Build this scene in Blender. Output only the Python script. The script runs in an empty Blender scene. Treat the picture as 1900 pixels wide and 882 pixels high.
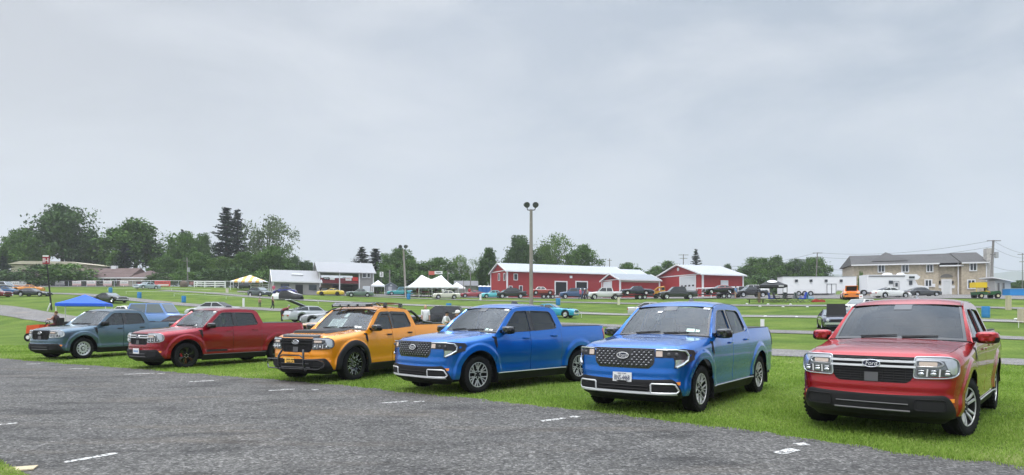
import bpy, bmesh, math, random
import numpy as np
from mathutils import Vector, Matrix
from mathutils.geometry import tessellate_polygon
random.seed(7); RNG=np.random.default_rng(7)
PI=math.pi; R=math.radians
scene=bpy.context.scene
COL=scene.collection
# ---------------------------------------------------------------- materials
MATS={}
def nodes(m):
    m.use_nodes=True; nt=m.node_tree; return nt,nt.nodes['Principled BSDF']
def mat(name,col=(.5,.5,.5),rough=.6,metal=0.,spec=.5,coat=0.,noise=0.,scale=6.,bump=0.,bscale=None,emit=None):
    if name in MATS: return MATS[name]
    m=bpy.data.materials.new(name); nt,b=nodes(m)
    b.inputs['Base Color'].default_value=(*col,1); b.inputs['Roughness'].default_value=rough
    b.inputs['Metallic'].default_value=metal; b.inputs['Specular IOR Level'].default_value=spec
    if coat: b.inputs['Coat Weight'].default_value=coat; b.inputs['Coat Roughness'].default_value=.012
    tc=nt.nodes.new('ShaderNodeTexCoord')
    if noise:
        n=nt.nodes.new('ShaderNodeTexNoise'); n.inputs['Scale'].default_value=scale; n.inputs['Detail'].default_value=5
        nt.links.new(tc.outputs['Object'],n.inputs['Vector'])
        mx=nt.nodes.new('ShaderNodeMix'); mx.data_type='RGBA'
        a=[max(0,c*(1-noise)) for c in col]; d=[min(1,c*(1+noise)) for c in col]
        mx.inputs['A'].default_value=(*a,1); mx.inputs['B'].default_value=(*d,1)
        nt.links.new(n.outputs['Fac'],mx.inputs['Factor']); nt.links.new(mx.outputs['Result'],b.inputs['Base Color'])
    if bump:
        n2=nt.nodes.new('ShaderNodeTexNoise'); n2.inputs['Scale'].default_value=bscale or scale*4; n2.inputs['Detail'].default_value=4
        nt.links.new(tc.outputs['Object'],n2.inputs['Vector'])
        bp=nt.nodes.new('ShaderNodeBump'); bp.inputs['Strength'].default_value=bump; bp.inputs['Distance'].default_value=.02
        nt.links.new(n2.outputs['Fac'],bp.inputs['Height']); nt.links.new(bp.outputs['Normal'],b.inputs['Normal'])
    if emit: b.inputs['Emission Color'].default_value=(*emit[0],1); b.inputs['Emission Strength'].default_value=emit[1]
    MATS[name]=m; return m
def paint(name,col,metal=.5,rough=.24):
    """car paint: coloured base under clear coat with a fine dust variation"""
    m=mat('paint_'+name,col,rough,metal,.5,1.0); return m
def glass(name,tint,alpha,ior=1.5,rough=.02,refl=(.9,.95,1)):
    """window pane: tinted see-through mixed with a Fresnel mirror"""
    if name in MATS: return MATS[name]
    m=bpy.data.materials.new(name); m.use_nodes=True; nt=m.node_tree; nt.nodes.clear()
    o=nt.nodes.new('ShaderNodeOutputMaterial'); tr=nt.nodes.new('ShaderNodeBsdfTransparent'); tr.inputs[0].default_value=(*tint,1)
    gl=nt.nodes.new('ShaderNodeBsdfGlossy'); gl.inputs['Color'].default_value=(*refl,1); gl.inputs['Roughness'].default_value=rough
    fr=nt.nodes.new('ShaderNodeFresnel'); fr.inputs['IOR'].default_value=ior
    df=nt.nodes.new('ShaderNodeBsdfDiffuse'); df.inputs['Color'].default_value=(.28,.31,.31,1)
    m1=nt.nodes.new('ShaderNodeMixShader'); m1.inputs[0].default_value=alpha
    nt.links.new(tr.outputs[0],m1.inputs[1]); nt.links.new(df.outputs[0],m1.inputs[2])
    m2=nt.nodes.new('ShaderNodeMixShader'); nt.links.new(fr.outputs[0],m2.inputs[0]); nt.links.new(m1.outputs[0],m2.inputs[1]); nt.links.new(gl.outputs[0],m2.inputs[2])
    nt.links.new(m2.outputs[0],o.inputs[0]); MATS[name]=m; return m
BLK=mat('black_plastic',(.013,.013,.014),.55,0.,.3,bump=.15,scale=120)
DARK=mat('dark_void',(.008,.008,.009),.8)
RUB=mat('tyre_rubber',(.012,.012,.0125),.85,0.,.2,noise=.25,scale=9)
SILV=mat('silver_metal',(.72,.73,.75),.28,.9)
MACH=mat('machined_alloy',(.62,.62,.63),.35,.4)
CHR=mat('chrome',(.85,.86,.88),.12,1.)
STEEL=mat('painted_steel_rim',(.62,.63,.64),.4,.5)
WHITE=mat('white_paint',(.78,.78,.77),.5,noise=.04,scale=3)
GREY=mat('grey_plastic',(.10,.10,.105),.55)
AMB=mat('amber_lens',(.9,.28,.02),.25,coat=1.)
REDL=mat('red_lens',(.45,.01,.01),.2,coat=1.)
BLACKG=mat('gloss_black',(.012,.012,.013),.12,coat=1.)
CLEARL=mat('clear_lens',(.62,.65,.68),.12,.65,coat=1.)
DGLASS=mat('dark_car_glass',(.02,.024,.026),.06,spec=.8)
LGLASS=mat('pale_car_glass',(.16,.19,.2),.08,spec=.8)
WIND=glass('windshield_glass',(.72,.82,.80),.08,1.68)
SIDE=glass('side_glass',(.55,.60,.60),.10,1.6)
PRIV=glass('privacy_glass',(.20,.21,.22),.10,1.6)
TINTW=glass('tinted_windshield',(.07,.08,.09),.04,1.58)
# ---------------------------------------------------------------- mesh building
class MB:
    def __init__(s): s.v=[]; s.f=[]
    def add(s,vs,fs):
        o=len(s.v); s.v+=[tuple(v) for v in vs]; s.f+=[tuple(i+o for i in f) for f in fs]; return s
    def box(s,c,d,rz=0.,tx=1.,ty=1.,rx=0.,ry=0.):
        """box centre c, size d, top scaled by tx,ty"""
        vs=[]
        for k in (-1,1):
            for a,b in ((-1,-1),(1,-1),(1,1),(-1,1)):
                sx=tx if k>0 else 1; sy=ty if k>0 else 1
                vs.append(Vector((a*d[0]/2*sx,b*d[1]/2*sy,k*d[2]/2)))
        M=Matrix.Rotation(rz,3,'Z')@Matrix.Rotation(ry,3,'Y')@Matrix.Rotation(rx,3,'X')
        vs=[M@v+Vector(c) for v in vs]
        return s.add(vs,[(3,2,1,0),(4,5,6,7),(0,1,5,4),(1,2,6,5),(2,3,7,6),(3,0,4,7)])
    def grid(s,rows,close=False):
        n=len(rows[0]); vs=[p for r in rows for p in r]; fs=[]
        for i in range(len(rows)-1):
            for j in range(n if close else n-1):
                k=(j+1)%n; fs.append((i*n+j,i*n+k,(i+1)*n+k,(i+1)*n+j))
        return s.add(vs,fs)
    def poly(s,pts): return s.add(pts,[tuple(range(len(pts)))])
    def tube(s,pts,r,n=8,closed=False,cap=True):
        pts=[Vector(p) for p in pts]; N=len(pts); rows=[]
        rr=r if isinstance(r,(list,tuple)) else [r]*N
        up=Vector((0,0,1)); prev=None
        for i,p in enumerate(pts):
            a=pts[i-1] if (i>0 or closed) else p; b=pts[(i+1)%N] if (i<N-1 or closed) else p
            t=(b-a); t=t.normalized() if t.length>1e-9 else Vector((0,0,1))
            if prev is None:
                u=t.cross(up); u=u if u.length>1e-3 else t.cross(Vector((1,0,0)))
            else: u=prev-t*prev.dot(t)
            u=u.normalized() if u.length>1e-6 else t.orthogonal().normalized(); w=t.cross(u); prev=u
            rows.append([p+(u*math.cos(2*PI*k/n)+w*math.sin(2*PI*k/n))*rr[i] for k in range(n)])
        if closed: rows.append(rows[0])
        s.grid(rows,True)
        if cap and not closed:
            s.poly(list(reversed(rows[0]))); s.poly(rows[-1])
        return s
    def cyl(s,a,b,r0,r1=None,n=12): return s.tube([a,b],[r0,r0 if r1 is None else r1],n)
    def lathe(s,prof,n=32,c=(0,0,0),axis='Z'):
        rows=[]
        for r,h in prof:
            row=[]
            for k in range(n):
                a=2*PI*k/n; x,y=r*math.cos(a),r*math.sin(a)
                p=(x,y,h) if axis=='Z' else ((x,h,y) if axis=='Y' else (h,x,y))
                row.append((p[0]+c[0],p[1]+c[1],p[2]+c[2]))
            rows.append(row)
        return s.grid(rows,True)
    def prism(s,poly,f0,f1):
        """2-D polygon extruded: f0,f1 map (a,b)->3-D"""
        n=len(poly); a=[f0(*p) for p in poly]; b=[f1(*p) for p in poly]
        s.add(a+b,[(i,(i+1)%n,n+(i+1)%n,n+i) for i in range(n)])
        t=tessellate_polygon([[Vector((p[0],p[1],0)) for p in poly]])
        s.add(a,[tuple(reversed(f)) for f in t]); s.add(b,t); return s
    def holed(s,outer,holes,f):
        loops=[[Vector((p[0],p[1],0)) for p in L] for L in [outer]+holes]
        t=tessellate_polygon(loops); pts=[p for L in [outer]+holes for p in L]
        return s.add([f(*p) for p in pts],t)
    def ball(s,c,r,nu=12,nv=8):
        r=r if isinstance(r,(tuple,list)) else (r,r,r); rows=[]
        for i in range(nv+1):
            th=PI*i/nv; z=math.cos(th); q=math.sin(th)
            rows.append([(c[0]+r[0]*q*math.cos(2*PI*k/nu),c[1]+r[1]*q*math.sin(2*PI*k/nu),c[2]+r[2]*z) for k in range(nu)])
        return s.grid(rows,True)
    def mirror(s):
        o=len(s.v); s.v+=[(x,-y,z) for x,y,z in s.v[:o]]; s.f+=[tuple(i+o for i in reversed(f)) for f in s.f[:]]; return s
    def mesh(s,name,angle=35):
        me=bpy.data.meshes.new(name); me.from_pydata(s.v,[],s.f); me.update()
        if angle is not None:
            me.polygons.foreach_set('use_smooth',[True]*len(me.polygons)); me.set_sharp_from_angle(angle=R(angle))
        return me
    def build(s,name,m,parent=None,angle=35,**kw):
        me=s.mesh(name,angle); me.materials.append(m)
        o=bpy.data.objects.new(name,me); COL.objects.link(o)
        if parent: o.parent=parent
        if kw: tag(o,**kw)
        return o
def tag(o,label=None,cat=None,group=None,kind=None):
    if label: o['label']=label
    if cat: o['category']=cat
    if group: o['group']=group
    if kind: o['kind']=kind
    return o
def thing(name,label,cat,loc=(0,0,0),rz=0.,group=None):
    o=bpy.data.objects.new(name,None); COL.objects.link(o); o.location=loc; o.rotation_euler=(0,0,rz); o.empty_display_size=.3
    return tag(o,label,cat,group)
def inst(me,name,m,parent,M=None):
    """an object sharing mesh data, its material on the object"""
    if not me.materials: me.materials.append(m)
    o=bpy.data.objects.new(name,me); COL.objects.link(o); o.parent=parent
    o.material_slots[0].link='OBJECT'; o.material_slots[0].material=m
    if M is not None: o.matrix_local=M
    return o
def text(s,name,m,parent,M,size,extrude=.002,shear=0.,align='CENTER',width=None):
    c=bpy.data.curves.new(name,'FONT'); c.body=s; c.size=size; c.extrude=extrude; c.shear=shear; c.align_x=align; c.align_y='CENTER'; c.resolution_u=2
    o=bpy.data.objects.new(name,c); COL.objects.link(o)
    me=bpy.data.meshes.new_from_object(o); bpy.data.objects.remove(o); bpy.data.curves.remove(c)
    me.materials.clear(); me.materials.append(m); me.name=name
    if width:
        xs=[v.co.x for v in me.vertices]; k=width/(max(xs)-min(xs))
        for v in me.vertices: v.co.x*=k
    o=bpy.data.objects.new(name,me); COL.objects.link(o)
    if parent: o.parent=parent
    o.matrix_local=M; return o
def frame(o,x,y):
    """matrix with origin o, local X along x, local Y along y"""
    x=Vector(x).normalized(); y=Vector(y); z=x.cross(y).normalized(); y=z.cross(x)
    M=Matrix.Identity(4)
    for i,a in enumerate((x,y,z)):
        for j in range(3): M[j][i]=a[j]
    M.translation=Vector(o); return M
def rpoly(pts,r,n=4):
    """round the corners of a 2-D polygon"""
    out=[]; N=len(pts)
    for i in range(N):
        p=Vector(pts[i]); a=Vector(pts[i-1])-p; b=Vector(pts[(i+1)%N])-p
        q=min(r,a.length*.45,b.length*.45); a.normalize(); b.normalize()
        for k in range(n+1):
            t=k/n; out.append(tuple(p+a*q*(1-t)**2+b*q*t**2))
    return out
def lerp(a,b,t): return a+(b-a)*t
def interp(x,tab): return float(np.interp(x,[p[0] for p in tab],[p[1] for p in tab]))
def sstep(a,b,x):
    t=min(1,max(0,(x-a)/(b-a))); return t*t*(3-2*t)
F_=1200.;CX_=950.;CY_=586.;H_=1.485
def unproj(px,py,d): return ((px-CX_)/F_*d, d, H_+(CY_-py)/F_*d)
CP=[(x,y,0.0) for x,y in [(0,0),(-10,9),(-20,25),(-17,18),(8,6),(10,12),(5,18),(-3,23),(-11,24),(16,2),(-30,10),(0,-25),(45,-30),(-45,-25),(-26,24),(3,9),(-6,15),(70,-60),(0,-70),(-80,-40)]]
CP+=[unproj(*p) for p in [(1450,657,25),(1880,672,20.7),(130,593,62),(0,571,74),(137,614,47),(-300,590,60),(-300,555,100),
(1460,617,40.7),(1890,628,34),(1130,605,48),(700,590,58),(490,574,73),(323,564,84.8),(234,555,92.7),(95,545,108),
(385,544,111.7),(558,557,96.7),(700,564,87),(1130,584,67),(1460,588,56.8),(1890,597,47.5),
(689,551,112.6),(939,559,95.6),(1130,563,86),(1460,568,72.9),(1890,573,60.9),
(1130,556,103),(1460,556,87),(1890,557,72.8),(2400,650,30),(2400,590,55),(2400,562,90),
(950,552,135),(1140,553,126),(1600,549,116),(1830,546,112),(1450,549,110),(1690,550,98),(550,547,132),(690,547,130),(220,532,150),(0,532,140),(350,532,150),(62,550,96),(0,561,84),(440,537,135)]]
CP+=[unproj(*p) for p in [(-600,540,220),(0,530,220),(500,538,220),(950,545,220),(1460,543,220),(1900,541,220),(2600,541,220),(-600,538,450),(0,532,450),(500,535,450),(950,540,450),(1460,540,450),(1900,538,450),(2600,538,450)]]
CP=np.array(CP)
def tps_fit(P,lam=2.0):
    n=len(P); X=P[:,:2]/50.
    r=np.linalg.norm(X[:,None]-X[None],axis=2); K=np.where(r>0,r*r*np.log(r+1e-12),0)+lam*1e-3*np.eye(n)
    Q=np.hstack([np.ones((n,1)),X]); A=np.block([[K,Q],[Q.T,np.zeros((3,3))]])
    return X,np.linalg.solve(A,np.concatenate([P[:,2],np.zeros(3)]))
TX,TW=tps_fit(CP)
def gz(x,y):
    q=np.stack([np.atleast_1d(x),np.atleast_1d(y)],-1).astype(float)/50.
    out=np.empty(len(q))
    for i in range(0,len(q),4000):
        c=q[i:i+4000]; r=np.linalg.norm(c[:,None]-TX[None],axis=2)
        out[i:i+4000]=np.where(r>0,r*r*np.log(r+1e-12),0)@TW[:-3]+TW[-3]+c@TW[-2:]
    # flat apron where the trucks stand
    x=q[:,0]*50;y=q[:,1]*50; t=.58*x+.81*y
    k=np.clip((t-17)/10,0,1); k=k*k*(3-2*k)
    k2=np.clip((-60-(.81*x-.58*y))/-1/1e9,0,0)
    return out*k
def at(px,py,dmin=8,dmax=400):
    d=np.arange(dmin,dmax,0.25); x=(px-CX_)/F_*d
    z=gz(x,d); zr=H_+(CY_-py)/F_*d
    hit=np.where(z>=zr)[0]
    return (x[hit[0]],d[hit[0]],z[hit[0]]) if len(hit) else None
# ================================================================ the compact pickups
WB=3.076; WR=.36; AR=.465
_half=[(0.905,0),(0.901,.2),(0.888,.4),(0.858,.58),(0.80,.72),(0.715,.815),(0.6,.868),(0.42,.900),(0.1,.915),(-0.5,.92),(-1.0,.922),(-1.5,.922),(-2.0,.922),(-2.5,.922),(-3.1,.918),(-3.6,.908),(-3.95,.89),(-4.08,.85),(-4.15,.75),(-4.17,.5),(-4.17,0)]
def _catmull(P,k=40):
    P=[Vector(p) for p in P]; Q=[P[0]*2-P[1]]+P+[P[-1]*2-P[-2]]; out=[]
    Q[0]=Vector((P[1].x,-P[1].y)); Q[-1]=Vector((P[-2].x,-P[-2].y))
    for i in range(1,len(Q)-2):
        a,b,c,d=Q[i-1:i+3]
        for j in range(k):
            t=j/k; out.append(.5*((2*b)+(c-a)*t+(2*a-5*b+4*c-d)*t*t+(3*b-a-3*c+d)*t**3))
    out.append(P[-1]); return out
_ol=_catmull(_half); _S=[0.]
for i in range(1,len(_ol)): _S.append(_S[-1]+(_ol[i]-_ol[i-1]).length)
_OX=np.array([p.x for p in _ol]); _OY=np.array([p.y for p in _ol]); _S=np.array(_S)
_FRONT=_S<np.interp(1.0,-_OX+1.0,_S)  # x>0
def sx(x): return float(np.interp(-x,np.maximum.accumulate(-_OX),_S))
def sy(y): return float(np.interp(y,_OY[:380],_S[:380]))
FI=[(.2,.12),(.28,.06),(.33,.02),(.38,.004),(.45,0),(.525,0),(.56,.018),(.64,.014),(.70,.03),(.85,.036),(.95,.044),(.985,.055),(1.02,.085),(1.2,.2)]
SI=[(.2,.10),(.30,.055),(.36,.026),(.42,.018),(.49,.024),(.545,.025),(.62,.014),(.75,0),(.84,.0),(.93,.002),(1.0,.007),(1.06,.017),(1.12,.035),(1.2,.058),(1.26,.064)]
ZT=[(-4.17,1.245),(-4,1.252),(-2.5,1.245),(-2.43,1.235),(-2.30,1.20),(-1.5,1.158),(-.62,1.14),(-.44,1.135),(0,1.095),(.5,1.05),(.7,1.024),(.8,1.012),(.905,1.003)]
RO=[(-4.2,.02),(-2.5,.02),(-2.4,.0),(-.62,.0),(-.40,.035),(.1,.10),(.8,.11),(.905,.06)]
def ztop(s): return interp(float(np.interp(s,_S,_OX)),ZT)
def surf(s,z,off=0.,sg=1,roll=True,flare=1.):
    x=float(np.interp(s,_S,_OX)); y=float(np.interp(s,_S,_OY))
    i=min(max(int(np.searchsorted(_S,s)),1),len(_S)-1)
    t=(_ol[i]-_ol[i-1]).normalized(); nx,ny=t.y,-t.x
    if ny<0 or (nx<0 and x>0): nx,ny=abs(nx),abs(ny)
    fx=nx*nx if nx>0 else 0.; rx=nx*nx if nx<0 else 0.
    ins=fx*interp(z,FI)+ny*ny*interp(z,SI)+rx*.01
    if roll:
        zt=interp(x,ZT); d=max(0,1-(zt-z)/.13); ins+=interp(x,RO)*d**2.2
    for xc in (0,-WB):
        r=math.hypot(x-xc,z-WR)
        if r<.64 and z>.2:
            k=sstep(.615,.565,r); ins-=flare*.022*k*ny*ny
    e=off-ins
    return (x+nx*e, sg*(y+ny*e), z)
def arch(x,base):
    z=base
    for xc in (0,-WB):
        d=AR*AR-(x-xc)**2
        if d>0: z=max(z,WR+math.sqrt(d))
    return z
def cols(x0,x1,step=.03):
    xs=set(np.round(np.linspace(x0,x1,max(2,int(abs(x1-x0)/step)+1)),4))
    for xc in (0,-WB):
        for k in range(0,33):
            v=xc+AR*math.cos(PI*k/32); 
            if min(x0,x1)<v<max(x0,x1): xs.add(round(v,4))
        for v in (xc+AR+.001,xc-AR-.001):
            if min(x0,x1)<v<max(x0,x1): xs.add(round(v,4))
    return [sx(v) for v in sorted(xs,reverse=True)]
def shell(mb,S,zlo,zhi,nv=16,off=0.,sg=1,**k):
    rows=[]
    for j in range(nv+1):
        row=[]
        for s in S:
            a,b=zlo(s),zhi(s); row.append(surf(s,lerp(a,b,j/nv),off,sg,**k))
        rows.append(row)
    return mb.grid(rows)
def xof(s): return float(np.interp(s,_S,_OX))
def yof(s): return float(np.interp(s,_S,_OY))
# lower edge of the painted front: bumper line, then slanting down to the arch
def bline(s):
    x,y=xof(s),yof(s)
    if y<.74: return .535+.02*(y/.74)**2
    return lerp(.555,.30,sstep(.0,1.,(.80-x)/.20)) if x>.60 else .30
def ycab(z): return .868-(z-1.15)*.36
# ---- front / side patches: rows of (z, y-left, y-right)
def fpatch(mb,rows,off,n=10,both=False):
    g=[]
    for z,a,b in rows:
        g.append([surf(sy(abs(y)),z,off,1 if y>=0 else -1,roll=False) for y in [lerp(a,b,k/n) for k in range(n+1)]])
    mb.grid(g)
    if both:
        g=[]
        for z,a,b in rows:
            g.append([surf(sy(abs(y)),z,off,-1 if y>=0 else 1,roll=False) for y in [lerp(a,b,k/n) for k in range(n+1)]])
        mb.grid(g)
    return mb
def fp(y,z,off=0.): return surf(sy(abs(y)),z,off,1 if y>=0 else -1,roll=False)
def fline(pts,off,k=6,closed=False):
    out=[]; N=len(pts)
    for i in range(N if closed else N-1):
        a,b=pts[i],pts[(i+1)%N]
        for j in range(k): out.append(fp(lerp(a[0],b[0],j/k),lerp(a[1],b[1],j/k),off))
    if not closed: out.append(fp(*pts[-1],off))
    return out
def sp(x,z,off=0.,sg=1): return surf(sx(x),z,off,sg)
def mir(p): return [(-y,z) for y,z in p]
TM={}
def tmesh(name,fn,angle=35):
    if name not in TM:
        mb=MB(); r=fn(mb); TM[name]=(r or mb).mesh(name,angle)
    return TM[name]
def g_nose(mb):
    S=[-1]
    S=[sx(x) for x in np.linspace(.905,.47,36)]; S=[s for s in S if s>sy(.46)]; S=[sy(v) for v in np.linspace(0,.45,12)]+S
    S=sorted(set(S))+cols(.468,-.440)
    for sg in (1,-1): shell(mb,S,lambda s:max(bline(s),arch(xof(s),.30)) if xof(s)>-.47 and xof(s)<.47 else bline(s),ztop,18,0,sg)
    return mb
def hood_pt(u,w):
    """u across 0..1, w front 0..1 to the cowl"""
    c0=sx(.735); sgn=1 if u>=.5 else -1
    s=abs(2*u-1)*c0; C0=Vector(surf(s,ztop(s),0,sgn))
    xl=lerp(.735,-.43,w); E1=Vector(surf(sx(xl),ztop(sx(xl)),0,1)); E0=Vector((E1.x,-E1.y,E1.z))
    y=lerp(E0.y,E1.y,u)
    yb=Vector(surf(sx(-.43),ztop(sx(-.43)),0,1)).y
    def back(u):
        q=2*u-1; return Vector((-.43+.07*(1-q*q),q*yb,1.135+.035*(1-q*q)))
    C00=Vector(surf(c0,ztop(c0),0,-1)); C01=Vector(surf(c0,ztop(c0),0,1)); C10=back(0); C11=back(1)
    P=C0*(1-w)+back(u)*w+E0*(1-u)+E1*u-(C00*(1-u)*(1-w)+C01*u*(1-w)+C10*(1-u)*w+C11*u*w)
    q=abs(2*u-1); P.z+=.018*math.sin(PI*min(1,w*1.4))**.8*(1-q**4)*(w<.7143)+(.0)
    P.z+=.016*sstep(.66,.54,q)*sstep(0.02,.35,w)*(1-.4*w)
    P.z+=-.010*sstep(.10,.0,w)
    return P
def g_hood(mb):
    us=list(np.linspace(0.006,.994,49)); ws=[.004]+list(np.linspace(.03,1,26))
    rows=[[hood_pt(u,w) for u in us] for w in ws]; mb.grid(rows)
    rows2=[[rows[0][i]-Vector((.012,0,.03)) for i in range(len(us))],rows[0]]; mb.grid(rows2); return mb
def g_liner(mb):
    # dark shell behind the shut lines, arches' tubs and the floor
    S=cols(.46,-4.1,.08)
    for sg in (1,-1): shell(mb,S,lambda s:max(.34,arch(xof(s),.2)),lambda s:ztop(s)-.012,6,-.016,sg)
    S2=[sy(v) for v in np.linspace(0,.86,18)]
    for sg in (1,-1): shell(mb,S2,lambda s:.28,lambda s:.99,6,-.03,sg)
    mb.grid([[hood_pt(u,w)-Vector((0,0,.02)) for u in np.linspace(0,1,13)] for w in np.linspace(0,1,7)])
    for xc in (0,-WB):
        for sg in (1,-1):
            rows=[]
            for k in range(0,25):
                a=PI*k/24; rows.append([(xc+(AR+.01)*math.cos(a),sg*y,WR+(AR+.01)*math.sin(a)) for y in (.50,.70,.86)])
            mb.grid(rows)
            mb.poly([(xc+(AR+.01)*math.cos(PI*k/24),sg*.5,WR+(AR+.01)*math.sin(PI*k/24)) for k in range(25)])
    mb.box((-1.6,0,.34),(4.4,1.0,.26)); mb.box((-1.54,0,.38),(2.1,1.66,.2)); mb.box((-3.9,0,.42),(.4,1.5,.2)); mb.box((.45,0,.36),(.55,1.0,.2))
    mb.cyl((-WB,-.7,.33),(-WB,.7,.33),.06); mb.cyl((0,-.7,.33),(0,.7,.33),.05)
    mb.grid([[(-.43,y,1.12) for y in (-.84,.84)],[(-.60,y,1.13) for y in (-.84,.84)]])
    return mb
def g_bumper(mb):
    S=[sy(v) for v in np.linspace(0,.70,16)]+[sx(x) for x in np.linspace(.80,.585,12)]
    for sg in (1,-1):
        shell(mb,S,lambda s:.285,lambda s:bline(s)+.002,10,.012,sg,roll=False)
        mb.grid([[surf(s,bline(s),.012,sg,roll=False) for s in S],[surf(s,bline(s)+.004,-.02,sg,roll=False) for s in S]])
        mb.grid([[surf(s,.285,.012,sg,roll=False) for s in S],[surf(s,.25,-.035,sg,roll=False) for s in S],[surf(s,.20,-.07,sg,roll=False) for s in S],[surf(s,.185,-.20,sg,roll=False) for s in S]])
    return mb
def g_rocker(mb):
    S=cols(-.466,-2.612,.1); 
    for sg in (1,-1):
        shell(mb,S,lambda s:.20,lambda s:.372,5,.004,sg)
    return mb
def g_rockstrip(mb):
    for sg in (1,-1): mb.tube([sp(x,.365,.012,sg) for x in np.linspace(-.50,-2.55,14)],.010,6)
    return mb
def g_door(x0,x1,sg):
    def f(mb):
        S=cols(x0-.007,x1+.007)
        lo=lambda s:max(.378,arch(xof(s),.378)); shell(mb,S,lo,ztop,16,0,sg)
        for xx in (x0-.007,x1+.007):  # returned edges
            s=sx(xx); mb.grid([[surf(s,z,0,sg) for z in np.linspace(lo(s),ztop(s),12)],[surf(s,z,-.02,sg) for z in np.linspace(lo(s),ztop(s),12)]])
    return f
def g_bed(mb):
    S=cols(-2.434,-3.90)+[sx(x) for x in (-3.93,-3.96,-4.0,-4.04,-4.07,-4.1,-4.12,-4.14)]+[_S[-1]-v for v in (.7,.6,.4,.2,0.)]
    S=sorted(set(S))
    for sg in (1,-1):
        shell(mb,S,lambda s:max(.40,arch(xof(s),.40)),ztop,16,0,sg)
        rim=[surf(s,ztop(s),0,sg) for s in S]; mb.grid([rim,[(lerp(p[0],-3.2,.03),p[1]*.955,p[2]+.004) for p in rim],[(lerp(p[0],-3.2,.06),p[1]*.90,p[2]-.01) for p in rim],[(lerp(p[0],-3.2,.06),p[1]*.90,.85) for p in rim]])
    return mb
def g_bedtub(mb):
    mb.box((-3.27,0,.74),(1.56,1.5,.06)); mb.box((-2.5,0,.95),(.03,1.6,.5)); mb.box((-4.04,0,.98),(.03,1.5,.5))
    for sg in (1,-1): mb.box((-3.27,sg*.78,.98),(1.56,.03,.5))
    return mb
def g_bedrail(mb):
    for sg in (1,-1):
        P=[surf(sx(x),ztop(sx(x)),0,sg) for x in np.linspace(-2.47,-4.03,16)]
        mb.grid([[(p[0],p[1]*.985,p[2]+.004) for p in P],[(p[0],p[1]*.975,p[2]+.014) for p in P],[(p[0],p[1]*.90,p[2]+.014) for p in P],[(p[0],p[1]*.89,p[2]-.02) for p in P]])
    return mb
def g_tonneau(mb):
    xs=np.linspace(-2.46,-4.06,12); ys=np.linspace(-.79,.79,9)
    mb.grid([[(x,y,1.252+.022*(1-(y/.79)**2)+(.004 if i%4==0 else 0)) for y in ys] for i,x in enumerate(xs)])
    mb.grid([[(-4.06,y,1.252+.022*(1-(y/.79)**2)) for y in ys],[(-4.075,y,1.20) for y in ys]]); 
    for sg in (1,-1): mb.grid([[(x,sg*.79,1.252) for x in xs],[(x,sg*.80,1.215) for x in xs]])
    return mb
# cab
A0=(-.47,1.13); RAIL=[(-1.10,1.615),(-1.22,1.650),(-1.45,1.672),(-1.75,1.678),(-2.05,1.670),(-2.28,1.648),(-2.36,1.625),(-2.41,1.58)]
CABO=[A0]+RAIL+[(-2.475,1.42),(-2.53,1.26),(-2.56,1.22),(-2.47,1.13),(-1.5,1.10)]
WF=[(-.66,1.155),(-1.13,1.545),(-1.20,1.572),(-1.50,1.583),(-1.50,1.168)]
WRR=[(-1.60,1.172),(-1.60,1.585),(-2.17,1.572),(-2.24,1.54),(-2.33,1.255),(-2.29,1.212)]
def zrail(x): return interp(x,sorted([A0]+RAIL[:6]+[(-2.41,1.61)]))
def g_cab(mb):
    for sg in (1,-1):
        mb.holed(CABO,[rpoly(WF,.03),rpoly(WRR,.05)],lambda x,z:(x,sg*ycab(z),z))
        for W in (rpoly(WF,.03),rpoly(WRR,.05)):
            L=[(x,sg*ycab(z),z) for x,z in W]; L2=[(x,sg*(ycab(z)-.03),z) for x,z in W]; mb.grid([L+[L[0]],L2+[L2[0]]])
        # rear buttress back to the bed
        mb.grid([[(-2.41,sg*ycab(1.58),1.58),(-2.475,sg*ycab(1.42),1.42),(-2.53,sg*ycab(1.26),1.26),(-2.56,sg*ycab(1.22),1.22)],[(-2.42,sg*.60,1.58),(-2.47,sg*.62,1.42),(-2.50,sg*.66,1.26),(-2.50,sg*.68,1.20)]])
        # A pillar between side frame and windshield
        o=[];i_=[];m=[]
        for k in range(13):
            t=k/12; x=lerp(A0[0],RAIL[0][0],t); z=lerp(A0[1],RAIL[0][1],t); o.append((x,sg*ycab(z),z)); w=ws(1,t); i_.append((w[0],sg*w[1],w[2])); m.append((lerp(x,w[0],.45)+.012,sg*(lerp(ycab(z),w[1],.4)+.008),lerp(z,w[2],.4)+.012))
        mb.grid([o,m,i_])
    # roof
    xs=[-1.10,-1.14,-1.22,-1.32,-1.45,-1.6,-1.75,-1.9,-2.05,-2.2,-2.30,-2.37,-2.41]; rows=[]
    for x in xs:
        z=zrail(x); y=ycab(z); f=sstep(-1.75,-1.10,x)
        h=.058 if x>-2.3 else lerp(.058,.035,(-2.3-x)/.11)
        h=h*(.45+.55*sstep(-1.1,-1.30,x))
        row=[]
        for q in (-1,-.985,-.955,-.9,-.75,-.5,-.25,0,.25,.5,.75,.9,.955,.985,1):
            a=abs(q); up=h*(1-a**3.2)+ (.0 if a==1 else .010*sstep(1,.95,a))
            row.append((x+.085*f*(1-q*q),y*q,z+up))
        rows.append(row)
    mb.grid(rows)
    # back panel round the rear window
    zs=[1.10,1.25,1.40,1.55,1.60]; 
    mb.grid([[(lerp(-2.50,-2.42,(z-1.1)/.5),q*.64*(1-(z-1.1)*.1),z) for q in (-1,-.5,0,.5,1)] for z in zs]+[[(-2.41,q*.66,zrail(-2.41)+.03) for q in (-1,-.5,0,.5,1)]])
    return mb
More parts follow.
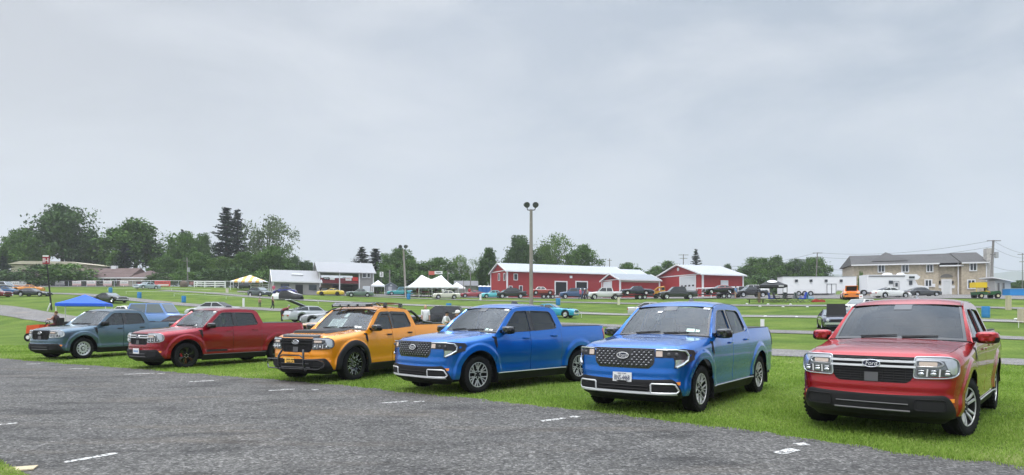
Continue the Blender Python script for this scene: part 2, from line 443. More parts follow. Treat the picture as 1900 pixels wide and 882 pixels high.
def ws(q,t):
    """windshield: q -1..1 across, t 0..1 up"""
    yb,yt=.80,.672
    b=Vector((-.565+.135*(1-q*q),q*yb,1.150+.02*(1-q*q))); u=Vector((-1.115+.085*(1-q*q),q*yt,1.618+.033*(1-q*q)))
    p=b.lerp(u,t); k=math.sin(PI*t)*.022; return Vector((p.x+k*.7,p.y,p.z+k))
WQ=[-1,-.95]+list(np.linspace(-.9,.9,13))+[.95,1]
def g_ws(mb): return mb.grid([[ws(q,t) for q in WQ] for t in [0,.04]+list(np.linspace(.1,.9,8))+[.95,1]])
def g_frit(mb):
    def off(q,t): 
        p=ws(q,t); return p+Vector((.003,0,.004))
    for sg in (1,-1): mb.grid([[off(sg*q,t) for q in (1,.955)] for t in np.linspace(0,1,9)])
    mb.grid([[off(q,t) for q in np.linspace(-.955,.955,13)] for t in (0,.05)]); mb.grid([[off(q,t) for q in np.linspace(-.955,.955,13)] for t in (.965,1)])
    mb.grid([[off(q,t) for q in np.linspace(-.16,.16,5)] for t in (.80,.965)])
    return mb
def g_trim(mb):
    for sg in (1,-1):
        for W in (rpoly(WF,.03),rpoly(WRR,.05)):
            mb.tube([(x,sg*(ycab(z)+.002),z) for x,z in W],.009,5,True)
        P=[(-1.495,1.17),(-1.495,1.583),(-1.605,1.585),(-1.605,1.172)]; mb.poly([(x,sg*(ycab(z)+.004),z) for x,z in P])
        mb.poly([(x,sg*(ycab(z)+.004),z) for x,z in [(-.655,1.155),(-.80,1.28),(-.80,1.157)]])
        # roof channel
        mb.tube([(x,sg*(ycab(zrail(x))*.962),zrail(x)+.016) for x in np.linspace(-1.10,-2.34,14)],.006,5)
    return mb
def g_cowl(mb):
    r=[]
    for k in range(13):
        q=-1+k/6; r.append((hood_pt((q+1)/2,1.0)+Vector((-.004,0,-.006)),ws(q,0)+Vector((.002,0,-.004))))
    mb.grid([[a for a,b in r],[b for a,b in r]]); return mb
def g_wiper(mb):
    for a,b,c in ((-.55,.02,.045),(.10,.62,.05)):
        P=[ws(q,.035+.03*k/5)+Vector((.012,0,.016)) for k,q in enumerate(np.linspace(a,b,6))]; mb.tube(P,.010,5)
    return mb
def g_mirror(sg):
    def f(mb):
        c=Vector((-.66,sg*1.005,1.205)); rows=[]
        for x,sc in ((.085,.25),(.075,.62),(.045,.9),(0,1),(-.05,1),(-.075,.97)):
            rows.append([(c.x+x+.02*(1-abs(math.cos(a))),c.y+.128*sc*math.copysign(abs(math.cos(a))**.55,math.cos(a)),c.z+.075*sc*math.copysign(abs(math.sin(a))**.6,math.sin(a))) for a in [2*PI*k/20 for k in range(20)]])
        mb.grid(rows,True); mb.poly(rows[0]); return mb
    return f
def g_mirbase(sg):
    def f(mb):
        c=Vector((-.66,sg*1.005,1.205)); rows=[]
        for x,sc in ((.070,.7),(.04,.93),(0,1.02),(-.05,1.02),(-.07,.98)):
            rows.append([(c.x+x,c.y+.13*sc*math.copysign(abs(math.cos(a))**.55,math.cos(a)),c.z-.004+.078*sc*math.copysign(abs(math.sin(a))**.6,math.sin(a))) for a in [PI+PI*k/12+.0 for k in range(13)]])
        mb.grid(rows); mb.box((-.735,c.y,1.2),(.01,.24,.13)); mb.box((-.66,sg*.895,1.165),(.09,.12,.035)); mb.box((-.66,sg*.855,1.165),(.13,.03,.07)); return mb
    return f
def g_handle(x,z,sg):
    def f(mb):
        P=[sp(x+.095*q,z,.012+.016*(1-q**4),sg) for q in np.linspace(-1,1,9)]
        rows=[]
        for k,p in enumerate(P): rows.append([(p[0],p[1]+sg*dy,p[2]+dz) for dy,dz in ((-.02,.017),(.008,.014),(.012,0),(.008,-.014),(-.02,-.017))])
        mb.grid(rows); return mb
    return f
def g_seat(x,y):
    def f(mb):
        mb.box((x,y,.72),(.48,.48,.16)); mb.box((x-.27,y,1.02),(.14,.48,.56),ry=-.2,ty=.8); mb.box((x-.36,y,1.36),(.10,.26,.17),ty=.85); 
        return mb
    return f
def g_dash(mb):
    mb.grid([[(lerp(-.50,-.86,t),y,1.115-.03*t**3-.02*(y/.78)**2) for y in np.linspace(-.78,.78,9)] for t in np.linspace(0,1,5)])
    mb.grid([[(-.86-.05*t,y,1.085-.3*t) for y in np.linspace(-.78,.78,5)] for t in (0,.4,1)])
    mb.box((-1.4,0,.62),(1.9,1.5,.05)); mb.box((-1.0,0,.80),(.8,.24,.2)); return mb
def g_wheelring(mb):
    mb.tube([(-.93+.07*math.cos(a)*.5,.38+.185*math.sin(a),1.02+.17*math.cos(a)) for a in [2*PI*k/20 for k in range(20)]],.016,6,True)
    mb.box((-.91,.38,1.01),(.05,.18,.07)); mb.cyl((-.84,.38,.98),(-.92,.38,1.01),.03); return mb
def g_vent(mb):
    for sg in (1,-1):
        P=[(-.345,1.085),(-.46,1.075),(-.475,.91),(-.46,.855),(-.41,.93)]
        mb.add([sp(x,z,.012,sg) for x,z in P],[(0,1,2,3,4)])
    return mb
# wheels (hub on the Y axis, outside towards +Y)
def g_tyre(r,w):
    def f(mb):
        ri=r*.66
        prof=[(ri,w*.38),(ri+.012,w*.47),(r*.80,w*.52),(r*.90,w*.50),(r*.96,w*.44),(r*.99,w*.36),(r,w*.24),(r*.985,w*.235),(r*.985,w*.21),(r,w*.20),(r,w*.08),(r*.985,w*.075),(r*.985,w*.05),(r,w*.045),(r,-w*.045),(r*.985,-w*.05),(r*.985,-w*.2),(r,-w*.2),(r*.98,-w*.4),(r*.9,-w*.5),(ri,-w*.45)]
        mb.lathe(prof,48,axis='Y')
        for k in range(36):  # shoulder blocks
            a=2*PI*k/36; mb.box((r*.975*math.cos(a),w*.42,r*.975*math.sin(a)),(.030,.024,.02),ry=-a+PI/2)
        return mb
    return f
def g_dish(r,w):
    def f(mb):
        ri=r*.67; mb.lathe([(ri,w*.40),(ri*.97,w*.42),(ri*.95,w*.36),(ri*.93,-.02),(.10,-.03),(.0,-.03)],40,axis='Y'); mb.lathe([(.075,-.03),(.075,w*.30),(.06,w*.33),(0,w*.33)],20,axis='Y'); mb.lathe([(ri*.80,-.015),(ri*.3,-.015)],24,axis='Y'); return mb
    return f
def spoke(mb,a,r0,r1,o0,o1,wd,y0,y1,th=.018):
    ca,sa=math.cos(a),math.sin(a)
    def P(rr,o,y): return (rr*ca-o*sa,y,rr*sa+o*ca)
    n=4; top=[];bot=[]
    L=[];Rr=[];Ld=[];Rd=[]
    for k in range(n+1):
        t=k/n; rr=lerp(r0,r1,t); o=lerp(o0,o1,t); y=lerp(y0,y1,t)
        L.append(P(rr,o-wd/2,y)); Rr.append(P(rr,o+wd/2,y)); Ld.append(P(rr,o-wd/2-.004,y-th)); Rd.append(P(rr,o+wd/2+.004,y-th))
    mb.grid([Ld,L,Rr,Rd])
def g_rim_web(r,w):
    def f(mb):
        ri=r*.665; yo=w*.40
        mb.lathe([(ri,yo),(ri-.002,yo+.012),(ri-.013,yo+.012),(ri-.015,yo)],48,axis='Y')
        for k in range(6):
            a=PI/2+2*PI*k/6
            for o in (-1,1): spoke(mb,a,.105,ri-.008,o*.048,o*.042,.012,yo-.012,yo+.008)
            for q in range(6):
                b0=-PI/2+PI*q/6; 
                b1=-PI/2+PI*(q+1)/6
                c=.108; ca,sa=math.cos(a),math.sin(a)
                def P(b,rr): x=c-rr*math.cos(b)*.8; o=rr*math.sin(b); return (x*ca-o*sa,yo-.011,x*sa+o*ca)
                mb.poly([P(b0,.040),P(b1,.040),P(b1,.058),P(b0,.058)])
            spoke(mb,a+PI/6,.135,ri-.008,0,0,.010,yo-.012,yo+.004)
            for o in (-1,1): spoke(mb,a+o*PI/6*.62,.11,.15,0,-o*.0,.010,yo-.012,yo-.006)
        for k in range(5):
            a=PI/2+2*PI*k/5; mb.cyl((.054*math.cos(a),w*.30,.054*math.sin(a)),(.054*math.cos(a),w*.38,.054*math.sin(a)),.010,n=8)
        return mb
    return f
def g_rim_twin(r,w):
    def f(mb):
        ri=r*.665; yo=w*.40
        mb.lathe([(ri,yo),(ri-.002,yo+.01),(ri-.010,yo+.01),(ri-.012,yo)],48,axis='Y')
        for k in range(5):
            a=PI/2+2*PI*k/5
            for o in (-1,1):
                spoke(mb,a,.075,.155,o*.026,o*.034,.024,yo-.03,yo-.004); spoke(mb,a,.155,ri-.004,o*.034,o*.052,.026,yo-.004,yo+.008)
        for k in range(5):
            a=PI/2+2*PI*k/5; mb.cyl((.054*math.cos(a),w*.30,.054*math.sin(a)),(.054*math.cos(a),w*.38,.054*math.sin(a)),.010,n=8)
        return mb
    return f
def g_rim_dark(r,w,n=8):
    def f(mb):
        ri=r*.665; yo=w*.40
        for k in range(n):
            a=2*PI*k/n; spoke(mb,a,.06,.15,0,0,.032,yo-.02,yo-.008); spoke(mb,a,.13,ri,.008,.028,.024,yo-.010,yo+.004); spoke(mb,a,.13,ri,-.008,-.028,.024,yo-.010,yo+.004)
        mb.lathe([(ri,yo),(ri,yo+.01),(ri-.014,yo+.01),(ri-.016,yo)],40,axis='Y'); mb.lathe([(.09,yo-.03),(.08,yo-.016),(0,yo-.016)],20,axis='Y'); return mb
    return f
def g_rim_mill(r,w,n=8):
    def f(mb):
        ri=r*.665; yo=w*.40
        for k in range(n):
            a=2*PI*k/n
            for o in (-1,1):
                spoke(mb,a,.15,ri-.012,o*.012,o*.036,.006,yo+.0,yo+.009); spoke(mb,a+PI/n,.11,.16,o*.004,o*.012,.005,yo-.01,yo-.002)
        return mb
    return f
def g_lug(r,w,n=6):
    def f(mb):
        for k in range(n):
            a=2*PI*k/n; mb.cyl((.052*math.cos(a),w*.30,.052*math.sin(a)),(.052*math.cos(a),w*.40,.052*math.sin(a)),.011,n=8)
        return mb
    return f
def g_rim_steel(r,w):
    def f(mb):
        ri=r*.665; yo=w*.40
        mb.lathe([(ri,yo),(ri-.004,yo+.012),(ri-.02,yo+.01),(ri-.03,yo-.02),(ri-.045,yo-.035)],48,axis='Y')
        n=12; ro,rq=ri-.04,ri-.095   # ring with oval holes
        for k in range(n):
            a0=2*PI*(k+.27)/n; a1=2*PI*(k+.73)/n
            mb.grid([[(rr*math.cos(a),yo-.03+.01*(rr<ro),rr*math.sin(a)) for a in np.linspace(a0,a1,4)] for rr in (ro+.004,ro-.03,rq)])
        mb.lathe([(ro+.012,yo-.03),(ro-.006,yo-.024)],48,axis='Y')
        mb.lathe([(rq+.006,yo-.022),(rq-.01,yo-.012),(.085,yo-.015),(.075,yo-.03),(.05,yo-.03),(.045,yo+.01),(.035,yo+.02),(0,yo+.02)],40,axis='Y')
        for k in range(5):
            a=PI/2+2*PI*k/5; mb.ball((.068*math.cos(a),yo-.024,.068*math.sin(a)),.010,8,5)
        return mb
    return f
# faces: grille, lamps, bumper inserts
GR_OLD=[(.992,-.47,.47),(.96,-.47,.47),(.90,-.465,.465),(.82,-.455,.455),(.75,-.435,.435),(.71,-.41,.41),(.69,-.38,.38),(.682,-.35,.35)]
GR_NEW=[(.99,-.50,.50),(.90,-.50,.50),(.80,-.495,.495),(.755,-.47,.47),(.72,-.43,.43),(.702,-.41,.41)]
def g_gr(rows): return lambda mb: fpatch(mb,rows,.004,24)
def gw(z,rows): return interp(z,[(r[0],r[2]) for r in reversed(rows)])
def g_lattice(mb):
    for z in (.705,.735,.765,.795,.825):
        w=gw(z,GR_OLD)-.01; mb.tube(fline([(-w,z),(w,z)],.009,14),.0045,5)
    for y in (-.36,-.24,-.12,.12,.24,.36): mb.tube(fline([(y,.69),(y,.845)],.010,3),.004,5)
    for y in np.linspace(-.36,.36,5):  # upper slots
        mb.tube(fline([(y-.06,.968),(y+.06,.968)],.010,4),.010,5)
    return mb
def g_radar(mb):
    fpatch(mb,[(.69,-.075,.075),(.80,-.075,.075)],.020,3); return mb
def g_bars(mb):
    for z in (.935,.875):
        P=fline([(-.47,z),(.47,z)],.014,24); rows=[]
        for p in P: rows.append([(p[0]-.02,p[1],p[2]+.017),(p[0]+.010,p[1],p[2]+.012),(p[0]+.012,p[1],p[2]-.010),(p[0]-.02,p[1],p[2]-.017)])
        mb.grid(rows)
    return mb
def g_mesh_new(mb):
    # lattice of little pyramids
    nz=7
    for i in range(nz):
        z=.965-.037*i; off=.5*(i%2)
        for k in range(-7,8):
            y=(k+off)*.075
            w=gw(z,GR_NEW)-.03
            if abs(y)>w: continue
            if abs(y)<.125 and z>.83: continue
            a=fp(y-.032,z+.012,.010); b=fp(y+.032,z+.012,.010); c=fp(y,z-.016,.014); d=fp(y,z+.004,.026)
            mb.add([a,b,c,d],[(0,3,1),(0,2,3),(1,3,2)])
    return mb
def g_mesh_glints(mb):
    for i in range(6):
        z=.9465-.037*i; off=.5*((i+1)%2)
        for k in range(-7,8):
            y=(k+off+.5*0)*.075+.0375*0
            w=gw(z,GR_NEW)-.04
            if abs(y)>w or (abs(y)<.125 and z>.83): continue
            mb.tube([fp(y-.011,z,.020),fp(y+.011,z,.020)],.0026,4)
    return mb
def g_webs_new(mb):
    # dark criss-cross webs between the pyramids
    for z0 in np.arange(.70,1.3,.074):
        for sg in (1,-1):
            P=[]
            for y in np.linspace(-.5,.5,21):
                z=z0-sg*(y)*.493*1.0
                z=.70+((z0-.70)+sg*y*.9867)
                if .715<z<.975 and abs(y)<gw(z,GR_NEW)-.01: P.append(fp(y,z,.008))
            if len(P)>1: mb.tube(P,.006,4)
    return mb
def ell(cy,cz,ry,rz,off,n=28): return [fp(cy+ry*math.cos(2*PI*k/n),cz+rz*math.sin(2*PI*k/n),off) for k in range(n)]
def g_emblem(cz,off=.034):
    def f(mb):
        E=ell(0,cz,.088,.038,off); mb.poly(E); E2=ell(0,cz,.088,.038,off-.03); mb.grid([E+[E[0]],E2+[E2[0]]]); return mb
    return f
def g_emring(cz,off=.036):
    def f(mb):
        mb.tube(ell(0,cz,.095,.044,off-.004),.006,5,True); return mb
    return f
# old lamps (positive side, mirrored)
HLO=[(.455,1.0),(.80,1.0),(.852,.965),(.862,.88),(.855,.80),(.82,.765),(.74,.752),(.44,.745),(.452,.84)]
def prow(poly,zs):
    out=[]
    for z in zs:
        ys=[]
        for i in range(len(poly)):
            (a,za),(b,zb)=poly[i],poly[(i+1)%len(poly)]
            if (za-z)*(zb-z)<=0 and za!=zb: ys.append(lerp(a,b,(z-za)/(zb-za)))
        if len(ys)>1: out.append((z,min(ys),max(ys)))
    return out
def both(mb,fn):
    for sg in (1,-1): fn(sg)
    return mb
def g_one(fn,sg):
    def f(mb):
        fn(mb)
        if sg<0: mb.v=[(x,-y,z) for x,y,z in mb.v]; mb.f=[tuple(reversed(q)) for q in mb.f]
        return mb
    return f
def l_body(mb): fpatch(mb,prow(rpoly(HLO,.04),list(np.linspace(.747,.998,12))),.006,12)
def l_frame(mb): mb.tube(fline(rpoly(HLO,.04,3),.010,3,True),.0075,6,True)
def l_top(mb): fpatch(mb,[(.955,.47,.80),(.985,.47,.79)],.014,8)
def l_outer(mb): fpatch(mb,[(.80,.805,.838),(.86,.775,.845),(.955,.745,.84),(.985,.72,.81)],.013,6)
def l_amb(mb): fpatch(mb,rpolyrows([(.50,.895),(.68,.895),(.68,.945),(.50,.945)]),.020,8)
def rpolyrows(p): return prow(rpoly(p,.015),list(np.linspace(min(q[1] for q in p)+.002,max(q[1] for q in p)-.002,5)))
def l_ambring(mb): mb.tube(fline(rpoly([(.47,.885),(.70,.885),(.74,.915),(.70,.955),(.47,.955)],.02,3),.018,3,True),.010,5,True)
def l_cells(mb):
    for a,b in ((.475,.565),(.595,.685),(.715,.81)): fpatch(mb,rpolyrows([(a,.775),(b,.775),(b,.855),(a,.855)]),.012,5)
def l_lens(mb):
    for a in (.52,.64,.765):
        p=fp(a,.802,.016); mb.ball(p,(.014,.034,.020),10,6); q=fp(a,.838,.014); mb.ball(q,(.008,.036,.009),8,5)
def l_div(mb):
    for a in (.58,.70): mb.tube([fp(a-.004,.772,.018),fp(a+.004,.86,.018)],.008,5)
# new lamps
HLN=[(.505,1.0),(.83,1.0),(.90,.975),(.908,.90),(.905,.83),(.872,.765),(.80,.715),(.765,.715),(.775,.80),(.76,.862),(.60,.868),(.505,.868)]
def n_body(mb): 
    fpatch(mb,[(.868,.505,.905),(.92,.505,.908),(.97,.505,.905),(.998,.505,.86)],.006,14); fpatch(mb,[(.717,.765,.805),(.765,.772,.872),(.80,.775,.89),(.83,.77,.905),(.868,.76,.906)],.006,6)
def n_drl(mb):
    P=[(.52,.985),(.80,.985),(.868,.965),(.882,.90),(.878,.83),(.845,.77),(.79,.728)]
    L=fline(P,.018,4); mb.tube(L,[.012]*9+[.017]*(len(L)-9),6)
def n_in(mb): fpatch(mb,[(.885,.52,.615),(.965,.52,.615)],.016,4)
def n_lens(mb):
    for a in (.70,.79): mb.ball(fp(a,.918,.014),(.012,.030,.028),10,7)
def n_low(mb): fpatch(mb,[(.73,.775,.80),(.78,.782,.845),(.84,.782,.86)],.012,4)
def g_lowgrille(w,z0,z1): return lambda mb: fpatch(mb,rpolyrows([(-w,z0),(w,z0),(w,z1),(-w,z1)]),.016,16)
def g_lowbars(w,zs):
    def f(mb):
        for z in zs: mb.tube(fline([(-w,z),(w,z)],.024,12),.007,5)
        return mb
    return f
FOG=[(.455,.372),(.735,.372),(.75,.40),(.745,.485),(.72,.502),(.455,.502)]
FOGN=[(.455,.352),(.79,.352),(.81,.385),(.775,.47),(.74,.482),(.455,.482)]
def l_fog(mb): fpatch(mb,prow(rpoly(FOG,.03),list(np.linspace(.376,.498,6))),.018,8)
def l_fogrim(mb): mb.tube(fline(rpoly(FOG,.03,3),.020,3,True),.008,5,True)
def n_fog(mb): fpatch(mb,prow(rpoly(FOGN,.03),list(np.linspace(.356,.478,6))),.018,8)
def g_silver(mb):
    for sg in (1,-1):
        P=[(sg*y,z) for y,z in [(.455,.352),(.79,.352),(.815,.385),(.775,.475),(.74,.487),(.47,.487),(.452,.47),(.452,.36)]]
        L=fline(P,.020,4,True); mb.tube(L,.013,6,True)
    L=fline([(-.80,.345),(.80,.345)],.022,20); rows=[[(p[0]-.02,p[1],p[2]+.022),(p[0]+.008,p[1],p[2]+.018),(p[0]+.01,p[1],p[2]-.014),(p[0]-.03,p[1],p[2]-.03)] for p in L]; mb.grid(rows); return mb
def l_marker(mb):
    s0=sx(.765); s1=sx(.685)
    mb.grid([[surf(s0,.515,.006,1,roll=False),surf(s1,.515,.006,1,roll=False)],[surf(sx(.75),.47,.006,1,roll=False),surf(sx(.69),.47,.006,1,roll=False)]])
def g_plate(mb):
    a=fp(0,.56,.03); rows=[(a[0],-.155,.485),(a[0],.155,.485),(a[0]-.006,.155,.635),(a[0]-.006,-.155,.635)]
    mb.add(rows+[(x-.012,y,z) for x,y,z in rows],[(0,1,2,3),(7,6,5,4),(0,4,5,1),(1,5,6,2),(2,6,7,3),(3,7,4,0)]); return mb
def g_tail(sg):
    def f(mb):
        rows=[]
        for z in np.linspace(.90,1.19,5): rows.append([surf(s,z,.008,sg) for s in [sx(-3.99),sx(-4.06),sx(-4.11),sx(-4.14)]])
        mb.grid(rows); return mb
    return f
def g_fin(mb):
    mb.add([(-1.82,0,1.80),(-2.0,.035,1.735),(-2.0,-.035,1.735),(-1.78,.03,1.735),(-1.78,-.03,1.735),(-1.95,0,1.80)],[(0,3,4),(0,5,1,3),(0,4,2,5),(5,2,1)]); return mb
def g_flare(mb):
    for sg in (1,-1):
        for xc in (0,-WB):
            rows=[]
            for r,o in ((AR-.03,.02),(AR-.005,.050),(AR+.045,.050),(AR+.105,.022),(AR+.11,.0)):
                row=[]
                for k in range(33):
                    a=-.12+ (PI+.24)*k/32; x=xc+r*math.cos(a); z=WR+r*math.sin(a)
                    z=min(z,1.05); p=surf(sx(min(max(x,-3.9),.66)),max(z,.3),0,sg,flare=1); row.append((x,p[1]+sg*o,z))
                rows.append(row)
            mb.grid(rows)
    return mb
def _islands(mb):
    par=list(range(len(mb.v)))
    def f(i):
        while par[i]!=i: par[i]=par[par[i]]; i=par[i]
        return i
    for q in mb.f:
        a=f(q[0])
        for i in q[1:]: par[f(i)]=a
    return [f(i) for i in range(len(mb.v))]
def splitmb(mb,how):
    isl=_islands(mb); cen={}
    for i,k in enumerate(isl): cen.setdefault(k,[]).append(mb.v[i])
    key={}
    for k,vs in cen.items():
        cx=sum(v[0] for v in vs)/len(vs); cy=sum(v[1] for v in vs)/len(vs)
        key[k]=k if how=='each' else (cy>0) if how=='side' else (cy>0,cx>-1.5)
    out={}
    for q in mb.f: out.setdefault(key[isl[q[0]]],[]).append(q)
    res=[]
    for k,fs in out.items():
        m={}; r=MB()
        for q in fs:
            for i in q:
                if i not in m: m[i]=len(r.v); r.v.append(mb.v[i])
            r.f.append(tuple(m[i] for i in q))
        res.append(r)
    return res
SPL={'rocker':'side','rockstrip':'side','bedrail':'side','trim':'side','vent':'side','flap':'corner','flare':'corner','wiper':'each','decal2':'side','visor':'each','rkl':'each','grb':'each','lgnb':'each'}
for _k in ('hoc','hol','hov','hnl'):
    SPL[_k+'1']=SPL[_k+'-1']='each'
def addp(root,name,key,fn,m,angle=35,sub=None,M=None):
    if key in SPL:
        if key not in TM:
            mb=MB(); r=fn(mb); mb=r if isinstance(r,MB) else mb; TM[key]=[x.mesh(name,angle) for x in splitmb(mb,SPL[key])]
        return [inst(me,name,m,sub or root,M) for me in TM[key]][0]
    return inst(tmesh(key,fn,angle),name,m,sub or root,M)
def gwin(W,r,sg):
    def f(mb):
        P=[Vector((px,sg*(ycab(pz)-.012),pz)) for px,pz in rpoly(W,r)]
        n=sum(((P[i]-P[0]).cross(P[i+1]-P[0]) for i in range(1,len(P)-1)),Vector())
        mb.poly(P if n.y*sg>0 else P[::-1]); return mb
    return f
def make_truck(idx,label,pnt,face,wheel,group,opts):
    x,y,yaw=TRUCKPOS[idx]
    tr=thing('pickup_truck',label,'pickup truck',(x,y,0.0),R(yaw),group)
    A=lambda *a,**k: addp(tr,*a,**k)
    blk=BLK; new=face=='new'
    b=A('body','body',g_nose,pnt); A('hood','hood',g_hood,pnt,angle=50); A('underbody','liner',g_liner,DARK)
    bm=A('front_bumper','bumper',g_bumper,blk)
    A('rocker_panel','rocker',g_rocker,blk); A('rocker_strip','rockstrip',g_rockstrip,opts.get('strip',SILV))
    for sg in (1,-1):
        for nm,x0,x1,hx,hz in (('f',-.440,-1.440,-1.30,1.03),('r',-1.440,-2.434,-2.18,1.06)):
            d=A('door','door%s%d'%(nm,sg),g_door(x0,x1,sg),pnt); A('handle','hdl%s%d'%(nm,sg),g_handle(hx,hz,sg),opts.get('handle',pnt),sub=d)
    A('truck_bed','bed',g_bed,pnt); A('bed_rail','bedrail',g_bedrail,blk)
    if opts.get('tonneau',True): A('bed_cover','tonneau',g_tonneau,mat('tonneau_vinyl',(.03,.03,.032),.6,bump=.2,scale=60))
    else: A('bed_tub','bedtub',g_bedtub,blk)
    A('cab','cab',g_cab,pnt,angle=28); A('cowl','cowl',g_cowl,blk); A('window_trim','trim',g_trim,BLACKG)
    w=A('windshield','ws',g_ws,opts.get('wsm',WIND)); A('windshield_border','frit',g_frit,BLACKG,sub=w); A('wiper','wiper',g_wiper,blk)
    for sg in (1,-1):
        A('side_window','wf%d'%sg,gwin(WF,.03,sg),opts.get('sidem',SIDE),angle=None)
        A('rear_side_window','wr%d'%sg,gwin(WRR,.05,sg),PRIV,angle=None)
        m_=A('mirror','mir%d'%sg,g_mirror(sg),opts.get('mirror',BLACKG)); A('mirror_base','mirb%d'%sg,g_mirbase(sg),blk,sub=m_)
        A('taillight','tail%d'%sg,g_tail(sg),REDL)
        A('marker_light','mk%d'%sg,g_one(l_marker,sg),AMB)
    A('rear_window','rw',lambda mb:mb.grid([[(-2.495,q*.52,1.26),(-2.455,q*.50,1.50)] for q in (-1,1)]),DGLASS)
    A('dashboard','dash',g_dash,GREY); A('steering_wheel','stw',g_wheelring,blk)
    sm=mat('seat_cloth',(.17,.17,.175),.85,noise=.2,scale=14)
    A('seat','seat1',g_seat(-1.42,.40),sm); A('seat','seat2',g_seat(-1.42,-.40),sm); A('rear_seat','seat3',lambda mb:mb.box((-2.15,0,.78),(.42,1.35,.16)).box((-2.36,0,1.05),(.14,1.35,.5),ry=-.15),sm)
    A('side_vent','vent',g_vent,blk); A('roof_antenna','fin',g_fin,BLACKG)
    # grille
    cz=.905 if not new else .89
    if new:
        g=A('grille','grn',g_gr(GR_NEW),BLACKG); A('grille_mesh','grm',g_mesh_new,mat('grille_grey',(.06,.06,.065),.6),sub=g); A('grille_glint','grg',g_mesh_glints,SILV,sub=g)
        A('grille_edge','gre',lambda mb:mb.tube(fline([(-.50,.995),(.50,.995)],.010,16),.007,5),GREY,sub=g)
    else:
        g=A('grille','gro',g_gr(GR_OLD),DARK); A('grille_lattice','grl',g_lattice,blk,sub=g); A('sensor_panel','grr',g_radar,GREY,sub=g)
        A('grille_bar','grb',g_bars,opts.get('bars',mat('bright_bar',(.80,.81,.83),.3,.35)),sub=g)
    e=A('emblem','em%d'%new,g_emblem(cz),opts.get('embm',mat('emblem_navy',(.01,.014,.04),.45))); A('emblem_ring','emr%d'%new,g_emring(cz),WHITE if new else CHR,sub=e)
    p=fp(0,cz,.0375); key='emt%d'%new
    if key not in TM:
        o=text('Ford','emblem_script',WHITE,None,Matrix.Identity(4),.085,.001,.25,width=.135); TM[key]=o.data; bpy.data.objects.remove(o)
    inst(TM[key],'emblem_script',WHITE if new else mat('script_silver',(.75,.76,.78),.45),e,frame(p,(0,1,0),(0,0,1)))
    for sg in (1,-1):
        if new:
            h=A('headlight','hn%d'%sg,g_one(n_body,sg),mat('lamp_dark',(.03,.03,.034),.38)); A('running_light','hnd%d'%sg,g_one(n_drl,sg),CLEARL,sub=h); A('indicator','hni%d'%sg,g_one(n_in,sg),mat('peach_lens',(.75,.6,.5),.2,.3,coat=1.),sub=h); A('lamp_lens','hnl%d'%sg,g_one(n_lens,sg),GREY,sub=h); A('lamp_reflector','hnr%d'%sg,g_one(n_low,sg),CLEARL,sub=h)
            A('fog_pocket','fgn%d'%sg,g_one(n_fog,sg),DARK,sub=bm)
        else:
            hm=opts.get('lampm',CLEARL)
            h=A('headlight','ho%d'%sg,g_one(l_body,sg),opts.get('lampback',mat('lamp_back',(.25,.26,.28),.25,.6,coat=1.))); A('lamp_frame','hof%d'%sg,g_one(l_frame,sg),opts.get('lampframe',CLEARL),sub=h); A('lamp_band','hot%d'%sg,g_one(l_top,sg),CLEARL,sub=h); A('lamp_reflector','hoo%d'%sg,g_one(l_outer,sg),CLEARL,sub=h)
            A('indicator','hoa%d'%sg,g_one(l_amb,sg),opts.get('ind',mat('peach_lens',(.75,.6,.5),.2,.3,coat=1.)),sub=h); A('indicator_ring','hor%d'%sg,g_one(l_ambring,sg),opts.get('ring',SILV),sub=h)
            A('lamp_cell','hoc%d'%sg,g_one(l_cells,sg),mat('lamp_cell_grey',(.07,.072,.078),.2,.3,coat=1.),sub=h); A('lamp_lens','hol%d'%sg,g_one(l_lens,sg),CLEARL,sub=h); A('lamp_divider','hov%d'%sg,g_one(l_div,sg),WHITE,sub=h)
            q=A('fog_pocket','fgo%d'%sg,g_one(l_fog,sg),DARK,sub=bm); A('fog_rim','fgr%d'%sg,g_one(l_fogrim,sg),blk,sub=bm)
    if new:
        A('lower_grille','lgn',g_lowgrille(.41,.365,.50),DARK,sub=bm); A('lower_grille_bar','lgnb',g_lowbars(.40,(.40,.445)),blk,sub=bm); A('bumper_trim','slv',g_silver,mat('silver_trim',(.72,.73,.74),.35,.4),sub=bm)
    else:
        A('lower_grille','lgo',g_lowgrille(.40,.362,.512),DARK,sub=bm); A('lower_grille_bar','lgob',g_lowbars(.39,(.435,)),GREY,sub=bm)
        A('lower_lip','lgol',lambda mb:mb.tube(fline([(-.41,.352),(.41,.352)],.020,12),.012,5),GREY,sub=bm)
    # wheels
    r,wd,rimf,rimm,back=wheel
    for xc in (0,-WB):
        for sg in (1,-1):
            M=Matrix.Translation((xc,sg*(.785 if r<.37 else .80),r))@Matrix.Rotation(random.uniform(0,6.28),4,'Y')
            if sg<0: M=Matrix.Translation((xc,-(.785 if r<.37 else .80),r))@Matrix.Rotation(PI,4,'Z')@Matrix.Rotation(random.uniform(0,6.28),4,'Y')
            if xc==0 and opts.get('steer'): M=Matrix.Translation(M.translation)@Matrix.Rotation(R(opts['steer']),4,'Z')@Matrix.Translation(-M.translation)@M
            k='%.3f'%r
            wh=A('wheel','dish'+k,g_dish(r,wd),back,M=M); A('tyre','tyre'+k,g_tyre(r,wd),RUB,sub=wh); A('rim','rim'+rimf.__qualname__+k,rimf,rimm,sub=wh,angle=25)
            if opts.get('lugs'): A('lug_nut','lug'+k,g_lug(r,wd),SILV,sub=wh)
            if opts.get('mill'): A('rim_accent','mill'+k,g_rim_mill(r,wd),SILV,sub=wh,angle=25)
            if opts.get('caliper'): A('brake_caliper','cal',lambda mb:mb.box((.11,.03,.06),(.04,.03,.09)),mat('caliper_red',(.6,.02,.02),.4),sub=wh)
